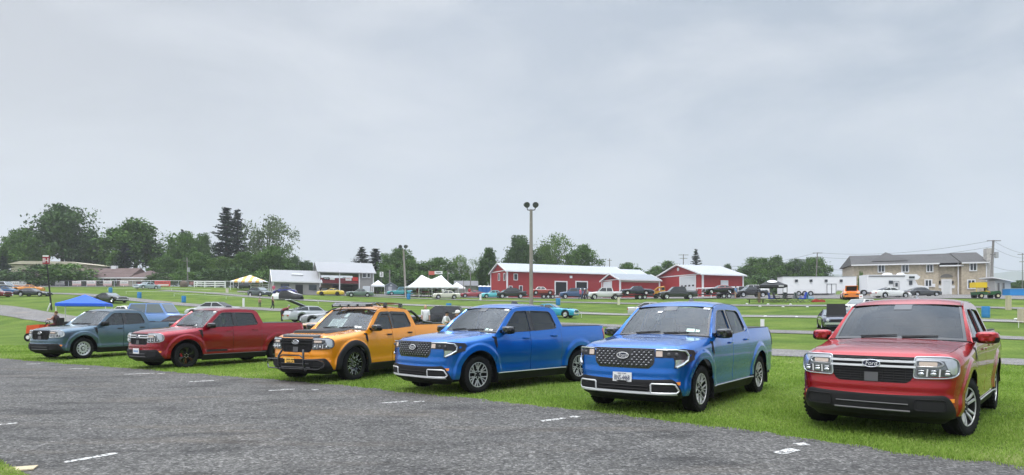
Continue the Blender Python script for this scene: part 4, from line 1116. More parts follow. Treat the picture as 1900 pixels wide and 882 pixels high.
GWALL=siding('grey_block_wall',(.30,.29,.28),'Z',2.5,.10); BRNROOF=siding('brown_shingle',(.125,.075,.066),'Y',6.,.25); SHING=siding('charcoal_shingle',(.072,.070,.068),'Y',6.,.25); CREAM=mat('cream_wall',(.50,.46,.36),.7,noise=.08,scale=.8)
def brick(name,c1,c2,mortar):
    m=mat(name,c1,.85); nt=m.node_tree; b=nt.nodes['Principled BSDF']; tc=nt.nodes.new('ShaderNodeTexCoord'); br=nt.nodes.new('ShaderNodeTexBrick')
    mp=nt.nodes.new('ShaderNodeMapping'); mp.inputs['Rotation'].default_value=(R(90),0,0); nt.links.new(tc.outputs['Object'],mp.inputs[0]); nt.links.new(mp.outputs[0],br.inputs['Vector'])
    br.inputs['Color1'].default_value=(*c1,1); br.inputs['Color2'].default_value=(*c2,1); br.inputs['Mortar'].default_value=(*mortar,1); br.inputs['Scale'].default_value=3.6; br.inputs['Mortar Size'].default_value=.03; br.inputs['Bias'].default_value=-.1
    n=nt.nodes.new('ShaderNodeTexNoise'); n.inputs['Scale'].default_value=2.6; n.inputs['Detail'].default_value=6; nt.links.new(tc.outputs['Object'],n.inputs['Vector'])
    mu=nt.nodes.new('ShaderNodeMix'); mu.data_type='RGBA'; mu.blend_type='MULTIPLY'; mu.inputs['Factor'].default_value=.4; r=nt.nodes.new('ShaderNodeValToRGB'); r.color_ramp.elements[0].position=.3; r.color_ramp.elements[0].color=(.5,.48,.45,1); r.color_ramp.elements[1].position=.7; r.color_ramp.elements[1].color=(1.3,1.28,1.22,1)
    nt.links.new(n.outputs['Fac'],r.inputs[0]); nt.links.new(br.outputs['Color'],mu.inputs['A']); nt.links.new(r.outputs[0],mu.inputs['B']); nt.links.new(mu.outputs['Result'],b.inputs['Base Color']); return m
TANBR=brick('tan_brick',(.52,.44,.32),(.38,.31,.22),(.55,.50,.42)); REDBR=brick('red_brick',(.20,.075,.05),(.15,.06,.045),(.3,.26,.22))
def gable(name,label,cat,F,L,W,eave,ridge,wall,roof,over=.35,corner=True,trim=None,fasc=True):
    """gabled building: local x along the facade, y back, ridge along x"""
    t=thing(name,label,cat,F.o,F.a); trim=trim or WTRIM
    P=[(0,-1.2),(W,-1.2),(W,eave),(W/2,ridge-.12),(0,eave)]
    MB().prism(P,lambda a,b:(0,a,b),lambda a,b:(L,a,b)).build('wall',wall,t,angle=20)
    k=(ridge-eave)/(W/2); ro=MB()
    for sg,y0 in ((1,0),(-1,W)):
        ye=y0-sg*over; ze=eave-k*over+.06
        a=[(-over,ye,ze),(L+over,ye,ze),(L+over,W/2,ridge),(-over,W/2,ridge)]
        ro.add(a+[(x,y,z-.14) for x,y,z in a],[(0,1,2,3),(7,6,5,4),(0,4,5,1),(1,5,6,2),(2,6,7,3),(3,7,4,0)])
    ro.build('roof',roof,t,angle=20)
    if corner:
        for x,y in ((0,0),(L,0),(0,W)): MB().box((x,y,eave/2-.3),(.26,.26,eave+.6)).build('corner_trim',trim,t)
        for xx in (-over-.02,L+over+.02):
            mb=MB()
            for sg,y0 in ((1,0),(-1,W)):
                ye=y0-sg*over; ze=eave-k*over; mb.add([(xx+e,y,z) for e in (-.05,.05) for y,z in ((ye,ze-.18),(W/2,ridge-.18),(W/2,ridge+.06),(ye,ze+.08))],[(0,1,2,3),(7,6,5,4),(0,4,5,1),(1,5,6,2),(2,6,7,3),(3,7,4,0)])
            mb.build('gable_trim',trim,t)
        if fasc: MB().box((L/2,-over,eave-k*over+.0),(L+2*over,.06,.22)).build('eave_trim',trim,t)
    return t
def on_front(F,t,name,m,a,b,dy=-.06,th=.10,frame_m=None,fw=.12,pane=None):
    """rectangular part on the facade from image corners a (top left) to b (bottom right)"""
    x0,z1=F.tz(*a); x1,z0=F.tz(b[0],b[1])
    return front_rect(t,name,m,x0,x1,z0,z1,dy,th,frame_m,fw)
def front_rect(t,name,m,x0,x1,z0,z1,dy=-.06,th=.10,frame_m=None,fw=.12,bars=0,sash=True):
    o=MB().box(((x0+x1)/2,dy,(z0+z1)/2),(x1-x0,th,z1-z0)).build(name,m,t)
    if frame_m:
        mb=MB(); cx,cz=(x0+x1)/2,(z0+z1)/2
        mb.box((cx,dy-.04,z1+fw/2),(x1-x0+2*fw,th,fw)); 
        if sash: mb.box((cx,dy-.04,z0-fw/2),(x1-x0+2*fw,th,fw))
        for x in (x0-fw/2,x1+fw/2): mb.box((x,dy-.042,cz),(fw,th,z1-z0))
        for k in range(bars): mb.box((lerp(x0,x1,(k+1)/(bars+1)),dy-.05,cz),(fw*.7,th,z1-z0))
        mb.build('frame',frame_m,o)
    return o
def side_rect(F,t,name,m,a,b,frame_m=None,fw=.12):
    """part on the left gable end (x=0 wall) from image corners"""
    w0,z1=F.depth(*a); w1,z0=F.depth(*b); cy,cz=(w0+w1)/2,(z0+z1)/2; dy=abs(w1-w0)
    o=MB().box((-.06,cy,cz),(.10,dy,z1-z0)).build(name,m,t)
    if frame_m:
        mb=MB(); 
        for z in (z1+fw/2,z0-fw/2): mb.box((-.10,cy,z),(.10,dy+2*fw,fw))
        for y in (cy-dy/2-fw/2,cy+dy/2+fw/2): mb.box((-.102,y,cz),(.10,fw,z1-z0))
        mb.build('frame',frame_m,o)
    return o
WGL=mat('window_glass_dark',(.03,.04,.045),.08,spec=.8)
# --- long red barn
F=Facade(941,125,RA); L=27.; W=8.4; ev=F.tz(941,502)[1]; rd=F.depth(925.6,488)[1]
b=gable('red_barn','long red barn with white metal roof and two dark open doorways','barn',F,L,W,ev,rd,REDS,WROOF)
for a,c in (((1030.5,523.5),(1050.5,549)),((1069,523.5),(1088.5,549))): on_front(F,b,'doorway',DKOPEN,a,c,frame_m=WTRIM,fw=.22)
for a,c in (((953.5,509),(959.5,519.5)),((944.5,531.5),(949.5,537)),((963.5,531),(968.5,541)),((1003,534),(1008,539))): on_front(F,b,'window',WGL,a,c,frame_m=WTRIM,fw=.10)
on_front(F,b,'vent',WTRIM,(1057,512),(1061.5,516.5))
for a,c in (((925.5,509),(928,520)),((935.5,508.5),(938,520))): side_rect(F,b,'window',WGL,a,c,WTRIM,.12)
MB().box((-.06,W/2,ev+.05),(.08,W,.16)).build('gable_band',WTRIM,b)
F2=Facade(1130,134.4,RA); e=gable('barn_annex','lower white roofed annex behind the small red garage','barn',F2,9.5,7.,F2.tz(1142,510)[1],F2.depth(1128,500)[1] if False else F2.tz(1142,510)[1]+1.5,REDS,WROOF)
# --- small red garage
F=Facade(1150.6,120,RA); ev=F.tz(1150.6,518)[1]; rd=F.depth(1133.5,507.6)[1]
b=gable('red_garage','small red garage with grey roof, between the two red barns','garage',F,8.8,6.3,ev,rd,REDS,GROOF)
MB().box((4.4,-.05,ev-.32),(8.6,.06,.46)).build('wall_band',mat('beige_band',(.45,.40,.32),.6),b)
side_rect(F,b,'garage_door',GARD,(1121,524.5),(1135.5,549),WTRIM,.12); MB().box((-.06,3.15,ev-.05),(.08,6.3,.13)).build('gable_band',WTRIM,b)
for k in range(4): MB().box((-.08,2.4+.5*k,rd-1.0+.0*k),(.10,.30,.22)).build('vent_slot',DKOPEN,b)
# --- right red barn
F=Facade(1304,115,RA); W=13.6; ev=F.tz(1304,508)[1]; rd=F.depth(1262,490.6)[1]
b=gable('red_barn','broad red barn with big white roll up door in its gable','barn',F,9.2,W,ev,rd,REDS,WROOF,over=.5)
d_=side_rect(F,b,'garage_door',GARD,(1263,515.5),(1290.5,549),WTRIM,.22)
w0,z0=F.depth(1263,538.5); w1,_=F.depth(1290.5,538.5)
for k in range(4): MB().box((-.12,lerp(w0,w1,(k+.5)/4),z0+.7),(.06,.5,.28)).build('pane',WGL,d_)
on_front(F,b,'door',GARD,(1337.5,521.5),(1349.5,540),frame_m=WTRIM,fw=.10); on_front(F,b,'window',WGL,(1363,535),(1366,538.5),frame_m=WTRIM)
MB().box((-.06,W/2,ev),(.08,W,.16)).build('gable_band',WTRIM,b)
MB().ball((-.1,W/2,ev+1.2),(.05,.35,.35)).build('gable_lamp',WTRIM,b)
F=Facade(1236,127,RA); b=gable('small_shed','small white shed squeezed between the red garage and broad barn','shed',F,1.6,2.,2.0,2.5,WTRIM,WROOF,over=.15,corner=False); front_rect(b,'window',WGL,.5,1.1,.9,1.6)
# --- grey block buildings
F=Facade(507,124,RA); ev=F.tz(507,521)[1]; 
b=gable('block_building','low grey block building with white roof and dark door','building',F,8.7,8.,ev,F.depth(503,503)[1] if False else ev+2.35,GWALL,siding('pale_steel_roof',(.36,.37,.385),'X',3.),over=.3)
for a,c in (((521,527),(536.5,536)),((573,528.5),(587.5,538.5))): on_front(F,b,'window',WGL,a,c)
on_front(F,b,'door',DKOPEN,(548,528),(562,546),frame_m=GWALL)
MB().box((4.6,2.0,ev+1.35),(2.2,.25,.30),rx=.5).build('roof_vent',WTRIM,b)
F=Facade(592,128,RA); L=10.8; W=8.; ev=F.tz(592,502.5)[1]; rd=ev+2.1
b=thing('viewing_building','two storey grey building with open upper deck and red banners','building',F.o,F.a)
k=(rd-ev)/(W/2); ro=MB()
for sg,y0 in ((1,0),(-1,W)):
    a=[(-.4,y0-sg*.5,ev-k*.5+.06),(L+.4,y0-sg*.5,ev-k*.5+.06),(L+.4,W/2,rd),(-.4,W/2,rd)]; ro.add(a+[(x,y,z-.16) for x,y,z in a],[(0,1,2,3),(7,6,5,4),(0,4,5,1),(1,5,6,2),(2,6,7,3),(3,7,4,0)])
ro.build('roof',MATS['pale_steel_roof'],b,angle=20)
xr=F.tz(667,520)[0]
MB().prism([(0,-1),(W,-1),(W,ev),(W/2,rd-.15),(0,ev)],lambda a,c:(0,a,c),lambda a,c:(.2,a,c)).build('end_wall',GWALL,b,angle=20)
MB().prism([(0,-1),(W,-1),(W,ev),(W/2,rd-.15),(0,ev)],lambda a,c:(xr,a,c),lambda a,c:(L,a,c)).build('end_block',GWALL,b,angle=20)
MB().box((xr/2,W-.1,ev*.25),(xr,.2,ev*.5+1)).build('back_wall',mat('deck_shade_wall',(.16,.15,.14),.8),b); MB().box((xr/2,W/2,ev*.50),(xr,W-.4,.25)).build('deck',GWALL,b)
zb=ev*.52
MB().box((xr/2,.02,zb+.42),(xr-.1,.06,1.05)).build('deck_rail',mat('maroon_banner',(.16,.02,.025),.6),b)
for x in (0.1,F.tz(630,520)[0],xr-.05): MB().box((x,-.05,ev/2-.1),(.2,.2,ev+.4)).build('post',WTRIM,b)
MB().box((L-.1,-.06,ev/2-.2),(.2,.2,ev+.2)).build('post',WTRIM,b)
for a,c,m_,s_ in (((600,514.5),(611,519),'banner_black','NPD'),((612,515.5),(621,519.5),'banner_white',''),((641,514.5),(652,521),'banner_white','NPD'),((654,514.5),(664,521.5),'banner_red','')):
    mm={'banner_black':BLACKG,'banner_white':WHITE,'banner_red':mat('banner_red',(.6,.03,.03),.5)}[m_]
    o=on_front(F,b,'deck_banner',mm,a,c,dy=-.06,th=.05)
    if s_: x0,z1=F.tz(*a); x1,z0=F.tz(*c); q=text(s_,'banner_text',WHITE if m_=='banner_black' else MATS['banner_red'],b,frame(((x0+x1)/2,-.095,(z0+z1)/2),(1,0,0),(0,0,1)),.42,.005); q.parent=o
front_rect(b,'window',WGL,F.tz(673,0)[0],F.tz(679,0)[0],F.tz(673,515)[1],F.tz(673,506)[1],frame_m=WTRIM); front_rect(b,'window',WGL,F.tz(682,0)[0],F.tz(686,0)[0],F.tz(682,515)[1],F.tz(682,506)[1],frame_m=WTRIM)
front_rect(b,'garage_door',GARD,F.tz(673,0)[0],F.tz(686.5,0)[0],0.,F.tz(673,531)[1])
front_rect(b,'lower_shutter',GARD,.6,1.9,0,1.5,dy=3.,th=.2); front_rect(b,'lower_panel',mat('tan_panel',(.34,.28,.19),.7),.4,3.,1.5,zb-.3,dy=3.,th=.15)
# --- brown roofed house and the beige building behind it
F=Facade(168,154,R(-4)); b=thing('brown_house','long low house with brown roof and cream garage behind the fence','house',F.o,F.a)
x0,x1=F.tz(20,0)[0],F.tz(281,0)[0]; ev=F.tz(200,516)[1]; xg=F.tz(225,0)[0]
MB().box(((x0+xg)/2,4,ev/2-.5),(xg-x0,8,ev+1)).build('wall',REDBR,b); MB().box(((xg+x1)/2,3.6,ev/2-.5),(x1-xg,7.6,ev+1)).build('garage',CREAM,b)
def hip(mb,x0,x1,y0,y1,z,rise,hx): mb.add([(x0,y0,z),(x1,y0,z),(x1,y1,z),(x0,y1,z),(x0+hx,(y0+y1)/2,z+rise),(x1-hx,(y0+y1)/2,z+rise)],[(0,1,5,4),(2,3,4,5),(1,2,5),(3,0,4),(3,2,1,0)]); return mb
hip(MB(),x0-.5,F.tz(243,0)[0],-.7,9,ev,2.6,.3).build('roof',BRNROOF,b,angle=15); hip(MB(),F.tz(236,0)[0],x1+.6,-.6,8.2,ev-.02,1.95,3.).build('garage_roof',BRNROOF,b,angle=15)
MB().box(((x0+x1)/2,-.72,ev-.05),(x1-x0+1,.08,.22)).build('eave_trim',WTRIM,b)
for px,w in ((178,1.6),(186,1.6),(211,1.3)): x=F.tz(px,0)[0]; front_rect(b,'window',WGL,x-w/2,x+w/2,.7,ev-.35,frame_m=WTRIM,bars=1)
x=F.tz(190,0)[0]; MB().box((x,4.2,ev+2.75),(1.3,.8,.9)).build('chimney',WTRIM,b)
F=Facade(20,163,R(-6)); b=thing('beige_hall','flat beige hall roof showing between trees at far left','building',F.o,F.a); x1=F.tz(162,0)[0]; zt=F.tz(40,488)[1]
MB().box((x1/2,6,zt/2-1),(x1,12,zt+1)).build('wall',CREAM,b); MB().prism([(-.6,zt-.3),(x1+.6,zt-.6),(x1-4,zt+.15),(3,zt+.45)],lambda a,c:(a,-.5,c),lambda a,c:(a,12,c)).build('roof',CREAM,b,angle=20)
# --- tan brick house on the right
dl=113.7; dr=108.; pl=dn2(1584,dl); pr=dn2(1827,dr); ang=math.atan2(pr.y-pl.y,pr.x-pl.x); F=Facade(1584,dl,ang,base=min(gzz(pl.x,pl.y),gzz(pr.x,pr.y))); L=(pr-pl).length
b=thing('brick_house','two storey tan brick house with charcoal roof and white arched doorway','house',F.o,F.a); ev=F.tz(1640,491.2)[1]; W=10.
xe0,xe1=F.tz(1741.5,0)[0],F.tz(1782,0)[0]; evR=F.tz(1800,487.5)[1]
MB().box((xe0/2,W/2,ev/2-.6),(xe0,W,ev+1.2)).build('wall',TANBR,b); MB().box(((xe0+xe1)/2,W/2+.3,ev/2-.75),(xe1-xe0,W,ev+.9)).build('entry_wall',TANBR,b); MB().box(((xe1+L)/2,W/2-.25,evR/2-.6),(L-xe1,W+.5,evR+1.2)).build('wing_wall',TANBR,b)
rz=F.tz(1700,474.5)[1]+1.2
def roofp(x0,x1,y0,y1,z,rise,hl,hr): return MB().add([(x0,y0,z),(x1,y0,z),(x1,y1,z),(x0,y1,z),(x0+hl,(y0+y1)/2,z+rise),(x1-hr,(y0+y1)/2,z+rise)],[(0,1,5,4),(2,3,4,5),(1,2,5),(3,0,4),(3,2,1,0)])
roofp(-.5,L+.4,-.5,W+.5,ev+.02,2.05,.8,.3).build('roof',SHING,b,angle=15)
roofp(xe0-.05,xe1+.4,-.45,4,ev-.38,.9,0,0).build('entry_roof',SHING,b,angle=15)
MB().add([(xe1-.1,-.95,evR-.05),(L+.45,-.95,evR-.05),(L+.45,4.8,evR+2.1),(xe1-.1,4.8,evR+2.1),(L+.45,4.8,evR-.05),(xe1-.1,4.8,evR-.05)],[(0,1,2,3),(1,4,2),(0,3,5)]).build('wing_roof',SHING,b,angle=15)
MB().add([(3.0,1.0,ev+.7),(8.8,1.0,ev+.7),(5.9,4.,ev+2.5),(5.9,6,ev+2.1)],[(0,1,2),(1,3,2),(3,0,2)]).build('roof_peak',SHING,b,angle=15)
for x0,x1,y,z in ((-.5,xe0,-.52,ev-.05),(xe0,xe1+.3,-.48,ev-.45),(xe1-.1,L+.4,-.97,evR-.1)): MB().box(((x0+x1)/2,y,z),(x1-x0,.10,.22)).build('eave_trim',WTRIM,b)
for a,c,dy in (((1630,492.8),(1640,504.5),0),((1674,492.6),(1684.5,504.3),0),((1720,492.3),(1729.5,503.8),0),((1717,520.5),(1727.5,531),0),((1798,490),(1808.5,502),-.5),((1794,521),(1805.5,535),-.5)):
    x0,z1=F.tz(*a); x1,z0=F.tz(*c); front_rect(b,'window',WGL,x0,x1,z0,z1,dy=dy-.05,frame_m=WTRIM,fw=.16,bars=1)
x0,z1=F.tz(1751,521.5); x1,_=F.tz(1763.5,521.5); front_rect(b,'door',mat('door_pale',(.66,.68,.68),.4),x0,x1,0.05,z1,dy=.28,frame_m=WTRIM,fw=.28)
cx=(x0+x1)/2; MB().prism([(cx+.95*math.cos(PI*k/12),z1+.62+.55*math.sin(PI*k/12)) for k in range(13)],lambda a,c:(a,.22,c),lambda a,c:(a,.32,c)).build('arch_window',mat('arch_grey',(.2,.19,.17),.5),b)
for px in (1744.5,1768.5): x=F.tz(px,0)[0]; MB().box((x,.2,F.tz(px,524)[1]),(.22,.18,.5)).build('wall_lamp',BLK,b); MB().box((x,.24,F.tz(px,532.5)[1]),(.6,.08,.5)).build('plaque',WTRIM,b)
for px,dy in ((1777.5,-.05),(1829,-.5)): x=F.tz(px,0)[0]; MB().box((min(x,L+.05),dy-.06,ev/2),(.16,.1,ev)).build('downspout',WTRIM,b)
MB().box((L+.62,.3,evR/2+.9),(1.15,1.5,evR+2.8),tx=.75).build('chimney',brick('pale_stone',(.5,.48,.45),(.36,.34,.32),(.5,.5,.48)),b)
o=on_front(F,b,'wall_sign',WTRIM,(1727.5,527),(1735,533))
# low shed, blue tarp
F=Facade(1846,101,R(-10)); b=thing('lean_to_shed','pale open sided shed with sloping roof right of the brick house','shed',F.o,F.a)
MB().box((1.1,1.5,1.2),(2.2,3,2.4)).build('wall',siding('shed_grey',(.42,.42,.41),'X',3.),b); MB().prism([(-.6,2.95),(2.7,2.25),(2.7,2.1),(-.6,2.8)],lambda a,c:(a,-.4,c),lambda a,c:(a,3.4,c)).build('roof',WTRIM,b)
for x in (.5,1.2): front_rect(b,'panel',mat('shed_dark',(.12,.12,.12),.7),x-.12,x+.12,.2,2.)
p=gpt(1884,100); b=thing('blue_tank','bright blue rectangular tank beyond the shed at right edge','tank',p); MB().box((0,0,.55),(2.8,1.6,1.0)).build('tank_wall',mat('tank_blue',(.02,.25,.62),.5,noise=.1),b); MB().box((0,0,1.08),(2.9,1.7,.08)).build('rim',mat('tank_rim',(.25,.42,.6),.5),b)
# ---------------------------------------------------------------- tents
CANV=mat('canvas_white',(.78,.79,.82),.7,noise=.03)
def popup(name,label,cat,p,rz,w,leg,peak,cm,legm,val=.28):
    t=thing(name,label,cat,p,rz); h=w/2; n=8; rows=[]
    for k in range(n+1):
        q=k/n; r=h*(1-q); z=leg+(peak-leg)*(q**1.15)
        ring=[]
        for a,b in ((-1,-1),(0,-1.0),(1,-1),(1.0,0),(1,1),(0,1),(-1,1),(-1,0)):
            sag=-.04*math.sin(PI*q) if 0 in (a,b) else 0; ring.append((a*r,b*r,z+sag))
        rows.append(ring)
    mb=MB().grid(rows,True); r0=rows[0]; mb.grid([[(x*1.005,y*1.005,z-val) for x,y,z in r0],r0],True); mb.build('canopy_top',cm,t,angle=25)
    for a in (-1,1):
        for b in (-1,1): MB().cyl((a*h*.97,b*h*.97,-.15),(a*h*.97,b*h*.97,leg-.02),.035,n=6).build('leg',legm,t)
    return t
BLUC=mat('canopy_blue',(.012,.10,.62),.6,noise=.08,scale=2)
pc=gpt(158,47); popup('popup_canopy','bright blue popup canopy on white legs behind the slate blue truck','canopy',(pc.x,pc.y,pc.z-.15),R(24),3.05,2.42,3.08,BLUC,WHITE,.2)
pk=atp(1432,559); tb=popup('popup_canopy','black popup canopy with white lettering beside the long white trailer','canopy',pk,R(-14),3.3,2.0,2.95,mat('canopy_black',(.018,.018,.02),.6),BLK)
M=frame((-.1,-1.06,2.46),(1,0,0),(0,.75,.62)); o=MB().prism([(.62*math.cos(2*PI*k/20),.24*math.sin(2*PI*k/20)) for k in range(20)],lambda a,c:(a,c,-.02),lambda a,c:(a,c,.02)).build('canopy_emblem',WHITE,tb); o.matrix_local=M
MB().box((.9,-1.68,1.86),(.6,.02,.14)).build('valance_mark',WHITE,tb)
pw=gpt(701.5,126); popup('popup_canopy','small white popup canopy beside the grey garden shed','canopy',pw,R(10),2.6,1.9,2.9,CANV,WHITE)
# white pole tent with two peaks
p=gpt(800,117); tt=thing('pole_tent','large white pole tent with two peaks near the light pole','tent',p,R(10))
def tent_h(x,y,L=9.4,W=7.):
    e=1.75; fx=1-abs(y)/(W/2); best=0
    for c in (-1.75,1.85):
        dx=abs(x-c); reach=(L/2+c if x<c else L/2-c); k=max(0,1-dx/reach); q=min(k,fx) if False else k*fx/(k+fx-k*fx+1e-6)*1.0
        r=1-math.hypot(dx/reach,abs(y)/(W/2)); r=max(0,r); best=max(best,r**1.45)
    sad=max(0,1-abs(x)/(L/2))*fx*.45
    return e+2.25*max(best,sad*.62)
xs=np.linspace(-4.7,4.7,41); ys=np.linspace(-3.5,3.5,25); mb=MB().grid([[(x,y,tent_h(x,y)) for x in xs] for y in ys])
rim=[(x,-3.5) for x in xs]+[(4.7,y) for y in ys[1:]]+[(x,3.5) for x in xs[::-1][1:]]+[(-4.7,y) for y in ys[::-1][1:-1]]
mb.grid([[(x*1.003,y*1.003,1.45+.06*((i%4)in(1,2))) for i,(x,y) in enumerate(rim)],[(x,y,1.75) for x,y in rim]],True); mb.build('tent_roof',CANV,tt,angle=60)
for x in (-4.6,-2.3,0,2.3,4.6):
    for y in (-3.45,3.45): MB().cyl((x,y,-.2),(x,y,1.78),.04,n=6).build('tent_pole',WHITE,tt)
for x in (-1.75,1.85): MB().cyl((x,0,-.2),(x,0,3.95),.05,n=6).build('tent_pole',WHITE,tt)
pw=gpt(847.5,119); popup('popup_canopy','white popup canopy joined to the right end of the pole tent','canopy',pw,R(10),2.9,1.75,2.75,CANV,WHITE)
# tables and stacked goods below the tent
for k,(px,d,w) in enumerate(((768,116,1.8),(779,119,1.8),(790,116,2.2),(803,118,1.8),(814,116,1.8),(826,118,2.2),(838,116.5,1.8))):
    q=gpt(px,d); t=thing('folding_table','white folding table under the pole tent, %s from its left end'%['first','second','third','fourth','fifth','sixth','seventh'][k],'table',q,R(10),'tables under the tent')
    MB().box((0,0,.74),(w,.75,.05)).build('tabletop',WHITE,t)
    for a in (-1,1): MB().box((a*w*.42,0,.36),(.05,.6,.72)).build('leg',GREY,t)
    c=[(.03,.03,.04),(.5,.5,.5),(.3,.05,.06),(.02,.03,.06),(.45,.42,.35),(.04,.04,.04),(.4,.42,.5)][k]
    MB().box((0,.05,.765+.13),(w*.6,.4,.26)).build('goods_box',mat('goods%d'%k,c,.6),COL and None,label='boxed goods on the tent table, %s from the left'%['first','second','third','fourth','fifth','sixth','seventh'][k],cat='box',group='goods on the tent tables').matrix_world=Matrix.Translation(q)@Matrix.Rotation(R(10),4,'Z')
# striped marquee
p=gpt(464.5,134); ts=thing('striped_tent','orange and white striped marquee by the white rail fence','tent',p,R(6)); w=6.3; ST=mat('stripe_orange',(.78,.46,.13),.7)
for k in range(9):
    a,b=-w/2+w*k/9,-w/2+w*(k+1)/9
    rows=[]
    for x in (a,(a+b)/2,b):
        q=1-abs(x)/(w/2); rows.append([(x,-2.6,1.55),(x,-2.6,1.85),(x,-2.6+2.6*q,1.85+1.35*q),(x,2.6-2.6*q,1.85+1.35*q),(x,2.6,1.85)])
    MB().grid(rows).build('stripe',CANV if k%2==0 else ST,ts)
for x in (-1,1):
    for y in (-1,1): MB().cyl((x*w/2,y*2.6,-.1),(x*w/2,y*2.6,1.85),.04,n=6).build('leg',WHITE,ts)
# grey garden shed, grey barn behind the tent
F=Facade(717,128,R(14)); b=thing('garden_shed','grey garden shed with pale door beside teal car','shed',F.o,F.a); 
MB().prism([(0,-.4),(2.,-.4),(2.,1.7),(.85,2.4),(0,1.95)],lambda a,c:(a,0,c),lambda a,c:(a,3.2,c)).build('wall',siding('shed_blue_grey',(.23,.25,.29),'X',4.),b,angle=20)
MB().prism([(-.25,1.85),(.85,2.45),(2.2,1.62),(2.2,1.74),(.85,2.58),(-.25,1.97)],lambda a,c:(a,-.25,c),lambda a,c:(a,3.4,c)).build('roof',GROOF,b,angle=20)
front_rect(b,'door',mat('shed_door',(.42,.42,.46),.6),.35,1.05,0,1.65); front_rect(b,'vent',WTRIM,.7,1.1,1.85,2.05)
F=Facade(845,140,R(4)); b=gable('grey_barn','weathered grey barn behind the right end of the pole tent','barn',F,4.6,5.,2.3,3.4,siding('weathered_boards',(.33,.32,.32),'X',5.,.15),siding('weathered_roof',(.17,.17,.18),'X',3.,.2),corner=False)
for k,px in enumerate((891.5,899.,906.5)):
    p=gpt(px,124); t=thing('portable_toilet','blue portable toilet with white roof by the red barn, %s of three'%('leftmost','middle','rightmost')[k],'toilet',p,R(8),'portable toilets')
    MB().box((0,0,1.0),(.76,.9,2.0)).build('cabin',mat('toilet_blue',(.015,.10,.34),.45),t); MB().lathe([(.5,2.0),(.48,2.1),(.3,2.22),(0,2.26)],16).build('roof',WHITE,t); MB().box((0,-.47,1.0),(.6,.04,1.75)).build('door',mat('toilet_door',(.02,.13,.40),.4),t)
# ---------------------------------------------------------------- poles and wires
WOODP=mat('pole_wood',(.27,.245,.22),.85,noise=.25,scale=3); OLDW=mat('old_pole',(.2,.19,.18),.9,noise=.25,scale=3)
def lightpole(label,px,d,topy,r,tilt=0.,s=1.):
    p=gpt(px,d); zt=H_+(CY_-topy)/F_*d-p.z; t=thing('light_pole',label,'light pole',p)
    MB().tube([(0,0,-.3),(tilt*.5,0,zt*.5),(tilt,0,zt)],[r,r*.9,r*.72],10).build('pole',WOODP,t)
    MB().tube([(tilt-.55*s,0,zt+.35*s),(tilt-.5*s,0,zt-.05*s),(tilt,0,zt-.12*s),(tilt+.5*s,0,zt-.05*s),(tilt+.6*s,0,zt+.35*s)],.07*s,6).build('bracket',BLK,t)
    for a in (-1,1):
        c=(tilt+a*.66*s,-.1,zt+.62*s); mb=MB().ball(c,(.36*s,.34*s,.34*s),10,7); mb.cyl((c[0],c[1]-.1,c[2]),(c[0]-a*.1,c[1]-.5*s,c[2]-.12*s),.34*s,.40*s,10); h=mb.build('lamp_head',mat('lamp_housing',(.06,.065,.06),.5),t)
    return t
lightpole('tall weathered wooden light pole with two floodlights in front of the barn',985.5,82,389,.26,-.0,.95)
lightpole('thinner distant light pole with two floodlights left of the white tent',753,118,463,.2,-.45,.85)
def upole(label,px,d,topy,arms,r=.15,name='utility_pole',tr=None,basez=None,lean=0.,cat='utility pole'):
    p=gpt(px,d); zt=H_+(CY_-topy)/F_*d-p.z; t=thing(name,label,cat,p)
    MB().tube([(0,0,-.3),(lean,0,zt)],[r,r*.7],8).build('pole',OLDW,t)
    for z,w in arms: MB().box((lean,-.12,zt-z),(w,.10,.12)).build('crossarm',OLDW,t)
    if tr: MB().cyl((lean+.42,-.1,zt-tr),(lean+.42,-.1,zt-tr-.95),.28,n=12).build('transformer',mat('transformer_grey',(.36,.37,.38),.5),t)
    return t,Vector((p.x+lean,p.y,p.z+zt))
_,u1=upole('weathered utility pole with pale transformer by the left fence',349,141,478,[(.8,1.4)],tr=2.2,lean=-.25)
_,u2=upole('utility pole with crossarm rising behind the long white trailer',1513,135,469,[(.1,2.0),(3.,1.)],lean=.4)
_,u3=upole('thick utility pole with transformer at the brick house corner',1838,104,446,[(.1,2.2),(2.3,1.2)],r=.22,tr=1.9,lean=.45)
_,u4=upole('far utility pole with crossarms behind the broad red barn',1268,170,472,[(.2,2.6),(1.1,2.)])
_,u5=upole('small far utility pole above the annex roof',1131,175,480,[(.5,1.2)])
_,u6=upole('tall lattice mast with dark box at right edge',1897,150,470,[(.3,2.4),(2.,1.6)],r=.1,name='radio_mast',cat='mast',lean=.0)
upole('short bare grey pole behind the garden shed',723,138,501,[],r=.2)
upole('white post standing at the right corner of the pole tent',860.3,116,521,[],r=.09,name='white_post',cat='post')
upole('white flagpole standing before the trees right of the tent',873,138,505,[],r=.14,name='flagpole',cat='flagpole')
upole('slim grey pole behind the large white CARLISLE banner',69,147,508,[],r=.1)
WIRE=mat('wire_dark',(.05,.05,.055),.6)
def wire(a,b,sag,label):
    P=[]
    for k in range(17):
        q=k/16; p=Vector(a).lerp(Vector(b),q); p.z-=sag*4*q*(1-q); P.append(p)
    MB().tube(P,.022,4,cap=False).build('power_line',WIRE,label=label,cat='power line',group='overhead power lines')
L5=Vector(gpt(1300,170)); 
